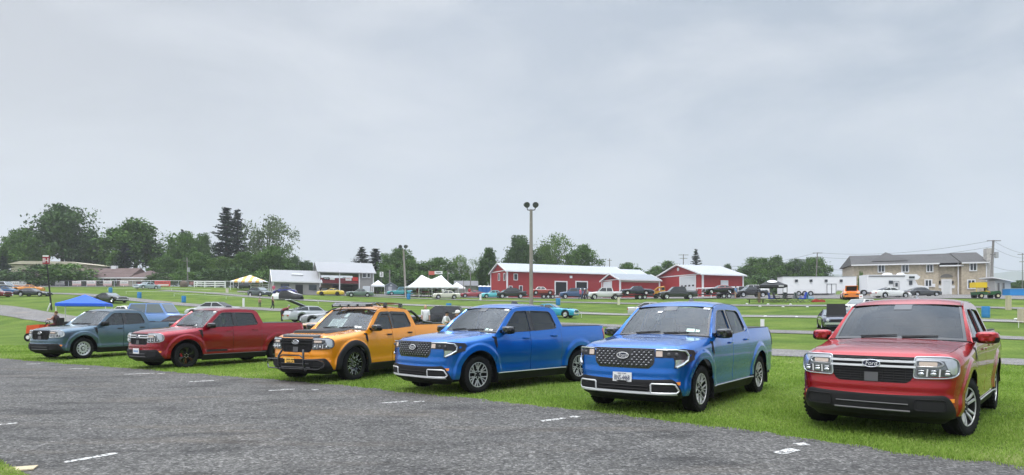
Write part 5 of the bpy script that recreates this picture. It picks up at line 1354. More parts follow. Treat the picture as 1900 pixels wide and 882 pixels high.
for dz,nm in ((0,'topmost'),(-.9,'second'),(-3.2,'lowest')):
    wire(u2+Vector((0,0,dz)),u3+Vector((0,0,dz*1.1)),1.1,'%s wire spanning trailer pole to brick house pole'%nm)
    wire(u2+Vector((0,0,dz)),Vector((dn2(1290,165).x,165,u2.z-.5+dz)),1.2,'%s wire running left from the trailer pole'%nm)
    wire(u3+Vector((0,0,dz*1.3-.1)),u6+Vector((3,0,dz)),.8,'%s wire running right from the brick house pole'%nm)
wire(u1+Vector((0,0,-3)),Vector((dn2(100,141).x,141,u1.z-2.4)),.7,'thin wire running left from the left utility pole')
# signs
p=gpt(96,72); t=thing('pole_sign','red IH sign on a leaning black pole','sign',p); zt=H_+(CY_-490)/F_*72-p.z; lean=-.55
MB().tube([(0,0,-.2),(lean,0,zt+.2)],[.09,.07],8).build('pole',BLK,t)
b_=MB().box((lean,-.1,zt+.45),(.72,.14,.92)).build('sign_box',mat('sign_red',(.30,.02,.035),.45),t)
MB().box((lean,-.18,zt+.86),(.66,.03,.16)).build('sign_stripe',WHITE,b_); text('IH','sign_letters',WHITE,t,frame((lean,-.185,zt+.36),(1,0,0),(0,0,1)),.72,.01).parent=b_
q=gpt(91.5,71); MB().tube([(q.x-.22,q.y,q.z-.05),(q.x+.12,q.y,q.z+.85)],.07,6).build('leaning_post',WHITE,label='white post propped against the foot of the IH sign pole',cat='post')
p=gpt(708,134); t=thing('number_sign','white sign board bearing a black number 3 on a pole','sign',p); zt=H_+(CY_-514)/F_*134-p.z
MB().cyl((0,0,0),(0,0,zt),.07,n=6).build('pole',GREY,t); o=MB().box((0,-.05,zt+.5),(.75,.08,1.05)).build('board',WHITE,t); text('3','number',BLACKG,t,frame((0,-.10,zt+.5),(1,0,0),(0,0,1)),1.1,.01).parent=o
p=gpt(809,142); t=thing('hanging_banner','red and white banner strung high above the pole tent','banner',p); z0=H_+(CY_-510.5)/F_*142-p.z; z1=H_+(CY_-503.5)/F_*142-p.z
for x in (-1.6,2.6): MB().cyl((x,.1,0),(x,.1,z1+.2),.09,n=6).build('pole',WOODP,t)
MB().box((-.95,0,(z0+z1)/2),(1.25,.05,z1-z0)).build('red_panel',mat('banner_coral',(.6,.13,.10),.6),t); o=MB().box((.55,0,(z0+z1)/2+.1),(1.75,.05,(z1-z0)*.8)).build('white_panel',WHITE,t); MB().box((.55,-.04,(z0+z1)/2+.1),(1.1,.02,.14)).build('banner_stripe',GREY,t)
# ---------------------------------------------------------------- fences and banners
def wiremesh():
    m=bpy.data.materials.new('chain_link'); m.use_nodes=True; nt=m.node_tree; b=nt.nodes['Principled BSDF']; b.inputs['Base Color'].default_value=(.16,.17,.17,1); b.inputs['Metallic'].default_value=.4; b.inputs['Roughness'].default_value=.5
    b.inputs['Alpha'].default_value=.38; return m
LINK=wiremesh(); t=thing('chain_link_fence','long grey chain link fence along the left tree line','fence',(0,0,0))
pxs=list(np.arange(-60,500,17)); D_=lambda px:interp(px,[(-60,146),(300,146),(500,140)]); tops=[]
for px in pxs:
    q=gpt(px,D_(px)); zt=H_+(CY_-interp(px,[(-60,522),(300,521),(500,523)]))/F_*q.y; tops.append((Vector(q),zt)); MB().cyl((q.x,q.y,q.z-.2),(q.x,q.y,zt),.06,n=6).build('fence_post',SILV,t)
MB().tube([(q.x,q.y,z) for q,z in tops],.035,5).build('top_rail',SILV,t); MB().grid([[(q.x,q.y,q.z) for q,z in tops],[(q.x,q.y,z) for q,z in tops]]).build('wire_mesh',LINK,t)
PINK=mat('banner_pink',(.72,.50,.48),.6,noise=.15); BRED=mat('banner_fence_red',(.62,.10,.09),.6)
def fbanner(label,px0,px1,y0,y1,m,txt=None,tm=None,low=None,d=145.3):
    a,b=dn2(px0,d),dn2(px1,d); w=(b-a).length; z1=H_+(CY_-y0)/F_*d; z0=H_+(CY_-y1)/F_*d; c=(a+b)/2
    t=thing('fence_banner',label,'banner',(c.x,c.y,z0),0,'banners on the fence'); h=z1-z0
    MB().box((0,0,h/2),(w,.04,h)).build('sheet',m,t)
    if txt: text(txt,'banner_text',tm or BLACKG,t,frame((0,-.03,h*(.66 if low else .5)),(1,0,0),(0,0,1)),h*(.36 if low else .42),.004,width=w*.84)
    if low: MB().box((w*.05,-.025,h*.24),(w*.7,.01,h*.22)).build('banner_stripe',low,t)
fbanner('white banner with black CARLISLE lettering at far left of the fence',16,49,522.5,533,WHITE,'CARLISLE',low=PINK)
fbanner('coral red banner with black CARLISLE lettering beside the garage',287,316,521.3,531.5,BRED,'CARLISLE',low=WHITE)
fbanner('black banner hanging on the cream garage wall',253,267,522.7,528.8,BLACKG,'CARLISLE',BRED)
for k,(a,b_) in enumerate(((102,120),(134,150.5),(161,177.5),(191.5,207.5),(222.5,238))): fbanner('pinkish white fence banner, %s of five from the left'%('first','second','third','fourth','fifth')[k],a,b_,521.8,530,PINK if k else mat('banner_lilac',(.45,.42,.45),.6),None); fb=1
for k,(a,b_) in enumerate(((103,119),(134.3,150),(161.3,177),(191.8,207),(222.8,237.5))):
    d=145.2; q0,q1=dn2(a,d),dn2(b_,d); z1=H_+(CY_-522)/F_*d; o=MB().box(((q0.x+q1.x)/2,d-.0,z1-.28),((q1.x-q0.x)*.98,.02,.52)).build('banner_head',WHITE)
    par=[x for x in bpy.data.objects if x.name.startswith('fence_banner') and ('%s of five'%('first','second','third','fourth','fifth')[k]) in x.get('label','')][0]; o.parent=par; o.matrix_parent_inverse=Matrix.Translation(par.location).inverted()
    q=text('CARLISLE','banner_text',GREY,par,Matrix.Translation((0,-.16,z1-.28-par.location.z))@frame((0,0,0),(1,0,0),(0,0,1)),.3,.004,width=1.5)
fbanner('small black and red banner right of the left utility pole',351.5,361.5,523,528.3,mat('banner_redblack',(.22,.03,.03),.6),'NPD',WHITE,d=144)
fbanner('small white banner right of the black and red one',364,375,523.5,529,WHITE,None,low=GREY,d=144)
def railfence(label,px0,px1,d,n,h=1.35):
    a,b=gpt(px0,d),gpt(px1,d); t=thing('rail_fence',label,'fence',a); v=b-a
    for k in range(n): q=v*(k/(n-1)); MB().box((q.x,q.y,h/2-.1),(.16,.16,h+.2)).build('post',WHITE,t)
    for z in (h*.35,h*.66,h*.95): MB().box((v.x/2,v.y/2-.09,v.z/2+z),(v.x,.05,.2)).build('rail',WHITE,t)
railfence('white three rail fence right of the left utility pole',360.5,418,140,4); railfence('white three rail fence beside the striped marquee',465,498,136,3)
# pipe rail in front of the broad barn
a,b=gpt(1292,100),gpt(1371,100); t=thing('pipe_rail','long white pipe rail in front of the broad red barn','rail',a); v=b-a
MB().tube([(0,0,1.55),(v.x,v.y,v.z+1.6)],.09,6).build('rail',WHITE,t)
for k in (.02,.35,.68,.98): MB().cyl((v.x*k,v.y*k,v.z*k-.1),(v.x*k,v.y*k,v.z*k+1.56),.05,n=6).build('post',WHITE,t)
# ropes strung across the field on short pegs
def rope(label,pts,h=.42,peg=9.):
    t=thing('boundary_rope',label,'rope',(0,0,0)); P=[]
    for px,d in pts: P.append(gpt(px,d)+Vector((0,0,h)))
    out=[]; acc=0; pegs=[]
    for a,b in zip(P,P[1:]):
        n=max(1,int((b-a).length/2.))
        for k in range(n): 
            q=a.lerp(b,k/n); q.z=gzz(q.x,q.y)+h; out.append(q)
    out.append(P[-1]); 
    MB().tube(out,.013,5).build('rope_line',WHITE,t)
    for i in range(0,len(out),5): q=out[i]; MB().cyl((q.x,q.y,q.z-h-.1),(q.x,q.y,q.z+.02),.02,n=5).build('peg',WHITE,t)
rope('long white rope running in front of the third lane',[(323,100),(460,95.5),(558,88),(700,78),(1041,62.5),(1160,58.5),(1460,50.5),(1890,42.5),(2400,37)])
rope('white rope near the left fence',[(200,118),(300,119),(392,117)]); rope('white rope across the left field above the black coupe',[(234,104),(330,105),(455,106)])
# pegs and posts
BEIGE=mat('beige_post',(.52,.46,.34),.8,noise=.15)
for lab,px,py,h,w,m_ in (('pale yellow marker post on the lane edge behind the white plated truck',1148,566,.95,.28,mat('cream_post',(.62,.60,.45),.8)),('white marker post below the turquoise car',891.5,558,1.,.28,WHITE),('white marker post above the crimson truck',452,570,1.05,.22,WHITE),('brown wooden post beside the black canopy',1408.5,562,1.25,.26,mat('brown_post',(.17,.12,.09),.85)),('beige post standing on a dark foot below the green utility cart',1871,576,1.35,.36,BEIGE),('beige block post at the right picture edge',1899,600,1.0,.55,BEIGE),('white box on a short post behind the blue truck bed',1414.5,614,.75,.20,WHITE),('squat white bollard left of the striped marquee',421.5,543,.75,.40,mat('stained_white',(.62,.55,.5),.8))):
    p=atp(px,py); MB().box((p.x,p.y,p.z+h/2-.1),(w,w*.8,h+.2)).build('marker_post',m_,label=lab,cat='post')
def barrel(label,px,py,lid=False):
    p=atp(px,py); t=thing('barrel',label,'barrel',p,0,'blue barrels used as bins'); B_=mat('barrel_blue',(.025,.22,.52),.45,noise=.1)
    MB().lathe([(0,0),(.27,0),(.285,.05),(.285,.28),(.30,.30),(.285,.32),(.285,.58),(.30,.60),(.285,.62),(.285,.86),(.27,.9),(.25,.9),(.25,.8)],20).build('drum',B_,t); MB().lathe([(.25,.86),(0,.86)],16).build('drum_inside',mat('barrel_dark',(.01,.03,.09),.8),t)
    return t
for l,px,py in (('blue barrel by the fence at upper left, below the garage',205,544),('blue barrel on the left field beside the black coupe',258.5,554),('blue barrel just beyond the pale blue off road wagon',341,562),('blue barrel with pale mark beside the thin light pole',758,556),('blue barrel behind the resting people',832.5,579),('blue barrel right of the tall light pole',1035.5,567),('blue barrel hidden beside the red truck cab',1829,590)): barrel(l,px,py)
# pale stones along lane four
for k,(px,py) in enumerate(((1410,570),(1453,570.5),(1498,571),(1545,571.5),(1420,588.5),(1478,589.5),(1885,594),(1386,565),(1425,565.5),(1467,566))):
    p=atp(px,py); MB().ball((p.x,p.y,p.z+.04),(.17,.11,.07),8,5).build('edge_stone',WHITE,label='small white painted stone along the lane edge',cat='stone',group='white stones along the lanes')
q=atp(334+6,533.5) if False else gpt(341,140); MB().ball((q.x,q.y,q.z+.5),(.9,.6,.95),10,7).build('boulder',mat('boulder_brown',(.13,.10,.08),.9,noise=.3,bump=.5),label='brown rounded boulder at the foot of the left utility pole',cat='boulder')
q=gpt(257,128); t=thing('fire_hydrant','small yellow hydrant beside the silver coupe','hydrant',q); hy=mat('hydrant_yellow',(.7,.4,.03),.5)
MB().lathe([(.2,0),(.2,.06),(.13,.08),(.13,.62),(.17,.66),(.15,.78),(.05,.86),(0,.87)],14).build('barrel_body',hy,t); MB().cyl((-.26,0,.5),(.26,0,.5),.07,n=10).build('nozzle',hy,t)
# ================================================================ show cars, tow rigs, people
BELTW=.93
def car(name,label,p,yaw,pnt,L=4.7,W=1.8,H=1.36,top=None,gh=None,wr=.32,wb=None,fo=.85,zb=.22,roofm=None,chrome=True,cat='car',group='show cars on the field',glassm=None,bed=None,hood_up=None,hatch_up=None,two=None,rimm=None,cover=False,tail=REDL,gw=.74,sign=False):
    """car with front toward +x; top: (x from nose, z) of hood/belt/deck line; gh: greenhouse (x,z) x4: cowl, roof front, roof rear, deck"""
    t=thing(name,label,cat,p,yaw,group); nose=L/2; wb=wb or L*.58; xf=nose-fo; xr=xf-wb
    top=top or [(0,.62),(.1,.72),(1.3,.86),(1.6,.90),(3.4,.92),(L-.1,.88),(L,.70)]
    zt=lambda x: interp(nose-x,top); AR_=wr+.06
    xs=set(np.round(np.linspace(-L/2,L/2,26),3))
    for xc in (xf,xr):
        for k in range(13): xs.add(round(xc+AR_*math.cos(PI*k/12),3))
        xs.add(round(xc+AR_+.001,3)); xs.add(round(xc-AR_-.001,3))
    rows=[]
    for x in sorted(xs):
        z0=zb
        for xc in (xf,xr):
            d=AR_**2-(x-xc)**2
            if d>0: z0=max(z0,wr+math.sqrt(d))
        e=min(nose-x,x+nose)/L; w=W/2*(.86+.14*min(1,(e/.10))**.6); z=zt(x); z0=min(z0,z-.08)
        half=[(0,z+.03),(.55*w,z+.02),(.86*w,z-.01),(.97*w,z-.08),(w,lerp(z0,z,.62)),(.99*w,lerp(z0,z,.25)),(.93*w,z0)]
        rows.append([(x,y,zz) for y,zz in half]+[])
    mb=MB().grid(rows); o=len(mb.v); mb.mirror()
    mb.poly([v for v in rows[0]]+[(x,-y,z) for x,y,z in reversed(rows[0])]); mb.poly([v for v in rows[-1]]+[(x,-y,z) for x,y,z in reversed(rows[-1])])
    mb.build('body',pnt,t,angle=40)
    MB().box((0,0,zb+.12),(L*.9,W*.72,.3)).build('underbody',DARK,t)
    gh=gh or [(1.55,.9),(2.25,H),(3.3,H-.02),(4.1,.9)]
    G=[(nose-x,z) for x,z in gh]; yb=W/2*BELTW; yr=W/2*gw
    if not cover:
        def gy(z): return lerp(yb,yr,(z-G[0][1])/(H-G[0][1]))
        (x0,z0),(x1,z1),(x2,z2),(x3,z3)=G
        # cabin shell: roof plus pillars
        mb=MB(); n=6
        rf=[]
        for x,z in ((x1,z1),(lerp(x1,x2,.3),max(z1,z2)+.015),(lerp(x1,x2,.7),max(z1,z2)+.012),(x2,z2)):
            rf.append([(x,yr*q,z+.03*(1-q*q)) for q in np.linspace(-1,1,7)])
        mb.grid(rf)
        for sg in (1,-1):
            s=[(x0,sg*gy(z0),z0-.04),(x1,sg*yr,z1),(x2,sg*yr,z2),(x3,sg*gy(z3),z3-.04)]; mb.poly(s)
        mb.poly([(x0,-yb,z0-.04),(x0,yb,z0-.04),(x1,yr,z1),(x1,-yr,z1)]); mb.poly([(x3,-yb,z3-.04),(x3,yb,z3-.04),(x2,yr,z2),(x2,-yr,z2)])
        mb.build('cabin',roofm or pnt,t,angle=30)
        gm=glassm or DGLASS
        def quad(a,b,c,d,name,off): 
            MB().add([a,b,c,d],[(0,1,2,3)]).build(name,gm,t,angle=None)
        e=.012
        def P(xa,za,sg): return (xa,sg*(gy(za)+e),za)
        def ins(q,w):   # interpolate bottom->top on front/rear slopes
            return None
        zlo=max(z0,z3)+.03; zhi=min(z1,z2)-.06
        fx=lambda z: lerp(x0,x1,(z-z0)/(z1-z0)); rx=lambda z: lerp(x3,x2,(z-z3)/(z2-z3))
        xm=lerp(fx(zlo),rx(zlo),.50 if not bed else .55)
        for sg in (1,-1):
            quad(P(fx(zlo)-.14,zlo,sg),P(xm+.04,zlo,sg),P(xm+.04,zhi,sg),P(fx(zhi)-.10,zhi,sg),'side_window',0)
            xr_lo=rx(zlo)+.16; xr_hi=rx(zhi)+.12
            if xm-.04>xr_lo+.05: quad(P(xm-.04,zlo,sg),P(xr_lo,zlo,sg),P(max(xr_hi,min(xr_lo,xm-.1)),zhi,sg),P(xm-.04,zhi,sg),'side_window',0)
        for (xa,za),(xb,zb_),nm in (((x0,z0),(x1,z1),'windshield'),((x3,z3),(x2,z2),'rear_glass')):
            if nm=='rear_glass' and hatch_up: continue
            sgn=1 if nm=='windshield' else -1; A_=[]
            for q,w in ((.08,.92),(.92,.92)): A_.append((lerp(xa,xb,q)+sgn*.012,lerp(yb,yr,q)*w-.03,lerp(za,zb_,q)+.012))
            MB().add([(A_[0][0],-A_[0][1],A_[0][2]),A_[0],A_[1],(A_[1][0],-A_[1][1],A_[1][2])],[(0,1,2,3)]).build(nm,LGLASS if nm=='windshield' else gm,t,angle=None)
    for xc in (xf,xr):
        for sg in (1,-1):
            y=sg*(W/2-.10); w=MB().lathe([(wr*.62,.10),(wr*.7,.115),(wr*.93,.10),(wr,.06),(wr,-.09),(wr*.9,-.1)],18,axis='Y').build('wheel',RUB,t); w.location=(xc,y,wr); w.rotation_euler=(0,0,0 if sg>0 else PI)
            r_=MB().lathe([(wr*.64,.09),(wr*.60,.10),(wr*.50,.05),(wr*.2,.07),(0,.08)],14,axis='Y').build('rim',rimm or SILV,w)
    fz=zt(nose-.06)
    for sg in (1,-1):
        MB().lathe([(.10,.03),(.09,.05),(0,.06)],12,axis='X',c=(nose-.045,sg*W*.36,fz-.14)).build('headlight',CLEARL,t)
        MB().box((-nose-.005,sg*W*.33,zt(-nose+.05)-.16),(.05,W*.2,.12)).build('taillight',tail,t)
    if chrome:
        MB().box((nose+.03,0,zb+.20),(.09,W*.92,.13),ty=.98).build('front_bumper',CHR,t); MB().box((-nose-.03,0,zb+.22),(.09,W*.92,.13)).build('rear_bumper',CHR,t)
    MB().box((nose+.004,0,fz-.14),(.05,W*.52,.13)).build('grille',DARK,t)
    if two: MB().box((0,0,0.01),(.01,.01,.01)) 
    if hood_up:
        hx=nose-hood_up[0]; hl=hood_up[1]; zz=zt(hx)+.02; a=hood_up[2]
        hd=MB().box((0,0,0),(.05,W*.64,hl),ty=.9).build('open_hood',DARK if len(hood_up)<4 else hood_up[3],t); hd.location=(hx+math.cos(a)*hl/2,0,zz+math.sin(a)*hl/2); hd.rotation_euler=(0,PI/2-a,0)
        MB().box((hx+hl*.45,0,zz-.04),(hl*.8,W*.7,.08)).build('engine_bay',mat('engine_grey',(.12,.12,.13),.4,.5,noise=.6,scale=12),t)
    if hatch_up:
        hx=nose-hatch_up[0]; hl=hatch_up[1]; a=hatch_up[2]; zz=hatch_up[3]
        hd=MB().box((0,0,0),(hl,W*.74,.05)).build('open_hatch',pnt,t); hd.location=(hx-math.cos(a)*hl/2,0,zz+math.sin(a)*hl/2); hd.rotation_euler=(0,a,0)
        MB().box((0,0,-.035),(hl*.82,W*.6,.02)).build('hatch_glass',DARK,hd); 
    if bed:
        xb0,xb1=nose-bed[0],nose-bed[1]; MB().box(((xb0+xb1)/2,0,zt(xb1+.1)+.025),(abs(xb0-xb1)-.12,W*.80,.05)).build('bed_cover' if len(bed)<3 else 'bed_tub',bed[2] if len(bed)>2 else BLK,t)
    if sign: 
        o=MB().box((lerp(G[1][0],G[2][0],.35),0,H+.25),(.05,.34,.36)).build('roof_sign',WHITE,t); MB().box((lerp(G[1][0],G[2][0],.35)+.03,0,H+.25),(.01,.22,.06)).build('roof_sign_mark',REDL,o)
    return t
def cpos(px,d,dz=0.): p=gpt(px,d); p.z+=dz; return p
PR=lambda n,c,m=.0: paint(n,c,m)
MUS=dict(L=4.75,W=1.86,H=1.30,top=[(0,.66),(.08,.78),(1.5,.88),(1.75,.92),(3.2,.95),(4.55,.90),(4.75,.72)],gh=[(1.7,.90),(2.4,1.30),(3.15,1.29),(4.15,.93)])
CLS=dict(L=4.7,W=1.82,H=1.36,top=[(0,.70),(.06,.86),(1.4,.92),(3.4,.94),(4.6,.90),(4.7,.72)],gh=[(1.45,.92),(1.95,1.36),(3.0,1.36),(3.45,.93)])
SED=dict(L=4.8,W=1.84,H=1.45,top=[(0,.60),(.12,.76),(1.2,.92),(3.7,1.0),(4.7,.98),(4.8,.7)],gh=[(1.2,.93),(2.1,1.44),(3.2,1.44),(4.1,1.0)],chrome=False)
PKP=dict(L=5.9,W=2.0,H=1.90,zb=.42,wr=.40,fo=.95,wb=3.7,top=[(0,.95),(.08,1.10),(1.4,1.22),(1.6,1.24),(5.8,1.24),(5.9,1.1)],gh=[(1.45,1.24),(2.15,1.88),(3.75,1.88),(3.95,1.26)],bed=(4.0,5.9),cat='pickup truck',group='tow rigs by the barns')
def K(base,**k): d=dict(base); d.update(k); return d
# left field
car('sedan','dark red car nose cut by the left picture edge',cpos(-12,94),R(-5),PR('maroon_dark',(.16,.01,.015)),**K(CLS,rimm=CHR))
car('sports_coupe','low dark grey coupe facing right, upper left field',cpos(62,96),R(2),PR('gunmetal',(.035,.04,.048)),**K(MUS,H=1.18,L=4.7,top=[(0,.5),(.1,.62),(1.5,.82),(1.75,.86),(3.3,.90),(4.6,.84),(4.7,.6)],gh=[(1.75,.86),(2.5,1.18),(3.1,1.18),(4.1,.9)],chrome=False,rimm=SILV))
car('muscle_car','blue coupe partly hidden behind the dark grey one',cpos(16,105),R(12),PR('mid_blue',(.01,.09,.24)),**K(MUS,rimm=WHITE))
car('muscle_car','orange coupe with raised hood near the CARLISLE banner',cpos(52,115),R(-165),PR('orange_faded',(.72,.26,.03)),**K(MUS,hood_up=(1.5,1.2,R(18),PR('orange_faded',(.72,.26,.03))),chrome=False))
car('suv','black wagon with pale roof at the top left edge',cpos(8,124),R(-4),PR('black_car',(.012,.013,.016)),**K(SED,H=1.6,gh=[(1.2,.95),(1.9,1.6),(3.9,1.58),(4.6,1.0)],roofm=mat('pale_roof',(.55,.57,.62),.4)))
car('coupe','black coupe descending the lane above the blue canopy',cpos(205,85),R(-24),PR('black_gloss',(.010,.010,.012)),**K(MUS,L=4.9,rimm=CHR))
PB=PR('pale_blue',(.22,.36,.72)); br=car('offroad_wagon','pale periwinkle blue off road wagon behind the slate blue truck',cpos(298,50),R(-4),PB,**K(SED,L=4.65,W=1.95,H=1.92,wr=.38,zb=.4,top=[(0,.9),(.08,1.02),(1.25,1.12),(4.5,1.14),(4.65,1.0)],gh=[(1.3,1.14),(1.85,1.90),(4.25,1.90),(4.55,1.16)],glassm=LGLASS,gw=.82,cat='off road wagon'))
car('sedan','white roofed navy car left of the periwinkle wagon',cpos(236,57),R(150),PR('navy_car',(.012,.02,.07)),**K(SED,roofm=WHITE))
car('coupe','dark plum coupe between the wagon and the crimson truck',cpos(330,43.5),R(168),PR('plum',(.035,.012,.02)),**K(MUS,H=1.22))
car('sedan','silver white sedan facing left behind the crimson truck',cpos(396,62),R(174),PR('silver_white',(.56,.58,.60)),**K(SED,L=4.9))
car('muscle_car','pale silver coupe nose on beside the yellow hydrant',cpos(273,124),R(-112),PR('ice_silver',(.38,.45,.50)),**K(CLS))
car('suv','dark slate hatchback on the lane below the striped marquee',cpos(482,106),R(-32),PR('dark_slate',(.05,.07,.075)),**K(SED,L=4.4,H=1.45,gh=[(1.1,.93),(1.8,1.45),(3.3,1.43),(4.3,1.0)]))
car('sedan','dark car parked beneath the striped marquee',cpos(458,141),R(180),PR('black_car',(.012,.013,.016)),**SED)
car('hatchback','rounded navy blue hatchback before the low grey building',cpos(529,119),R(182),PR('navy_bright',(.025,.035,.20)),**K(SED,L=4.1,H=1.5,top=[(0,.5),(.2,.72),(1.0,.95),(3.2,1.0),(3.9,.95),(4.1,.6)],gh=[(.95,.95),(1.75,1.5),(2.6,1.5),(3.6,.98)],rimm=SILV))
# covered car
cv=thing('covered_car','car under a white and black fitted cover on the grass','car',cpos(534,96),R(-6))
def cov(x0,x1,m,nm):
    rows=[]
    for x in np.linspace(x0,x1,18):
        z=interp(x,[(-2.25,.72),(-2.1,.92),(-1.2,1.05),(-.75,1.36),(.2,1.38),(1.0,1.0),(2.0,.82),(2.2,.55)]); w=interp(x,[(-2.25,.6),(-1.9,.88),(1.8,.88),(2.2,.6)])
        h=[(0,z),(.5*w,z-.01),(.78*w,z-.08),(w,.62*z),(w*1.0,.3),(w*.97,.12)]; rows.append([(x,-y,zz) for y,zz in reversed(h[1:])]+[(x,y,zz) for y,zz in h])
    MB().grid(rows).build(nm,m,cv,angle=40)
cov(-2.25,-1.0,mat('cover_white',(.75,.76,.78),.6),'cover_front'); cov(-1.0,2.2,mat('cover_black',(.02,.02,.022),.7),'cover_rear')
MB().grid([[(x,y,interp(x,[(-1.0,1.15),(-.75,1.38),(.2,1.40),(1.0,1.02),(2.0,.84)])+.004) for y in (-.62,0,.62)] for x in np.linspace(-1.0,2.0,14)]).build('cover_top',MATS['cover_white'],cv)
car('muscle_car','yellow coupe facing left before the viewing building',cpos(614,117),R(188),PR('lemon',(.72,.52,.05)),**K(MUS,rimm=BLACKG,chrome=False))
car('classic_car','sage green classic sedan right of the yellow coupe',cpos(668,111),R(193),PR('sage',(.12,.17,.14)),**K(CLS,L=4.6,chrome=True))
car('muscle_car','teal coupe beside the garden shed',cpos(739,125),R(205),PR('teal',(.02,.30,.30)),**K(MUS)); car('classic_car','pale blue car behind the teal coupe',cpos(744,131),R(200),PR('powder_blue',(.20,.42,.55)),**K(CLS,H=1.6,gh=[(1.4,.95),(1.9,1.6),(3.9,1.58),(4.4,.95)]))
car('classic_car','ivory classic coupe in front of the white pole tent',cpos(828,105),R(192),PR('ivory',(.62,.62,.50)),**K(CLS,L=4.4,H=1.32))
car('classic_car','dusty maroon classic car left of the portable toilets',cpos(877,117),R(190),PR('dusty_maroon',(.30,.04,.055)),**K(MUS,L=4.6)); car('classic_car','turquoise classic with open trunk lid by the red barn',cpos(915,114),R(195),PR('turquoise',(.12,.52,.60)),**K(CLS,L=4.5,H=1.42,hatch_up=(3.6,.9,R(35),1.0)))
SUVB=K(PKP,L=5.6,top=[(0,.9),(.08,1.05),(1.4,1.16),(5.5,1.2),(5.6,1.0)],gh=[(1.4,1.18),(2.1,1.85),(4.6,1.83),(4.9,1.2)],wb=3.3,bed=None)
car('tow_truck','black pickup hitched to a trailer at the long barn',cpos(949,114),R(184),PR('black_rig',(.014,.015,.017)),**K(PKP,L=5.2,wb=3.2,gh=[(1.2,1.24),(1.9,1.85),(3.4,1.83),(4.4,1.26)],bed=(4.4,5.2)))
car('tow_truck','blue grey pickup with cap below the first barn doorway',cpos(1066,112),R(182),PR('blue_grey',(.05,.10,.20)),**K(PKP,L=5.3,wb=3.3,H=1.85,gh=[(1.3,1.24),(2.0,1.83),(4.6,1.83),(4.9,1.26)],bed=None,two=1)); 
car('tow_truck','white pickup with grey rocker before the small garage',cpos(1122,103),R(181),PR('white_rig',(.68,.69,.69)),**K(PKP,L=5.4,wb=3.3)); car('tow_truck','charcoal pickup below the big white garage door',cpos(1257,97),R(181),PR('charcoal_rig',(.035,.038,.04)),**K(PKP,L=5.6,wb=3.5))
def trailer(label,px,d,L,yaw,wheels=2,deck=.62):
    t=thing('car_trailer',label,'trailer',cpos(px,d),yaw,'open car trailers'); MB().box((0,0,deck),(L,2.0,.12)).build('deck',mat('trailer_black',(.02,.02,.022),.6),t); MB().tube([(L/2,.7,deck),(L/2+1.2,0,.5),(L/2,-.7,deck)],.06,6).build('tongue',MATS['trailer_black'],t)
    for k in range(wheels):
        for sg in (1,-1):
            w=MB().lathe([(.2,.10),(.33,.1),(.34,.05),(.34,-.1)],16,axis='Y').build('wheel',RUB,t); w.location=(-.4-.78*k+.3,sg*1.1,.34); w.rotation_euler=(0,0,0 if sg>0 else PI); MB().lathe([(.2,.09),(.1,.06),(0,.07)],12,axis='Y').build('rim',SILV,w)
    for sg in (1,-1): MB().box((-.5,sg*1.1,.80),(1.9,.3,.05)).build('fender',MATS['trailer_black'],t)
    return t
trailer('open trailer behind the black pickup at the long barn',1007,114,5.2,R(182),3); car('classic_car','brick red classic with white roof riding a trailer',cpos(1006,114,.69),R(4),PR('brick_red',(.32,.055,.04)),**K(CLS,L=4.3,roofm=WHITE,group='cars carried on trailers'))
trailer('open trailer behind the white pickup',1183,101,5.6,R(181)); car('sedan','midnight blue saloon riding the trailer behind the white pickup',cpos(1182,101,.69),R(181),PR('midnight',(.012,.016,.035)),**K(CLS,L=5.0,H=1.42,rimm=WHITE,group='cars carried on trailers'))
trailer('open trailer with silver wheels before the broad red barn',1337,97,5.8,R(181)); car('muscle_car','black and pink coupe riding the trailer before the broad barn',cpos(1335,97,.69),R(183),PR('black_gloss',(.010,.010,.012)),**K(MUS,L=4.8,roofm=PR('dusty_pink',(.45,.16,.15)),rimm=CHR,group='cars carried on trailers'))
car('suv','silver blue wagon just behind the trailered pink roofed coupe',cpos(1358,104),R(170),PR('pale_grey',(.4,.43,.46)),**K(SED,H=1.7,gh=[(1.1,.95),(1.8,1.7),(4.2,1.68),(4.7,1.0)]))
car('tow_truck','white pickup at the right end of the broad barn',cpos(1394,108),R(175),PR('white_rig',(.68,.69,.69)),**K(PKP,L=5.4,wb=3.3)); car('tow_truck','black crew pickup parked left of the black canopy',cpos(1392,99),R(186),PR('black_rig',(.014,.015,.017)),**K(PKP,L=5.0,wb=3.1,H=1.6,gh=[(1.3,1.1),(2.0,1.6),(3.4,1.6),(3.7,1.15)],top=[(0,.85),(.08,1.),(1.4,1.1),(4.9,1.1),(5.,1.)],bed=(3.8,5.0)))
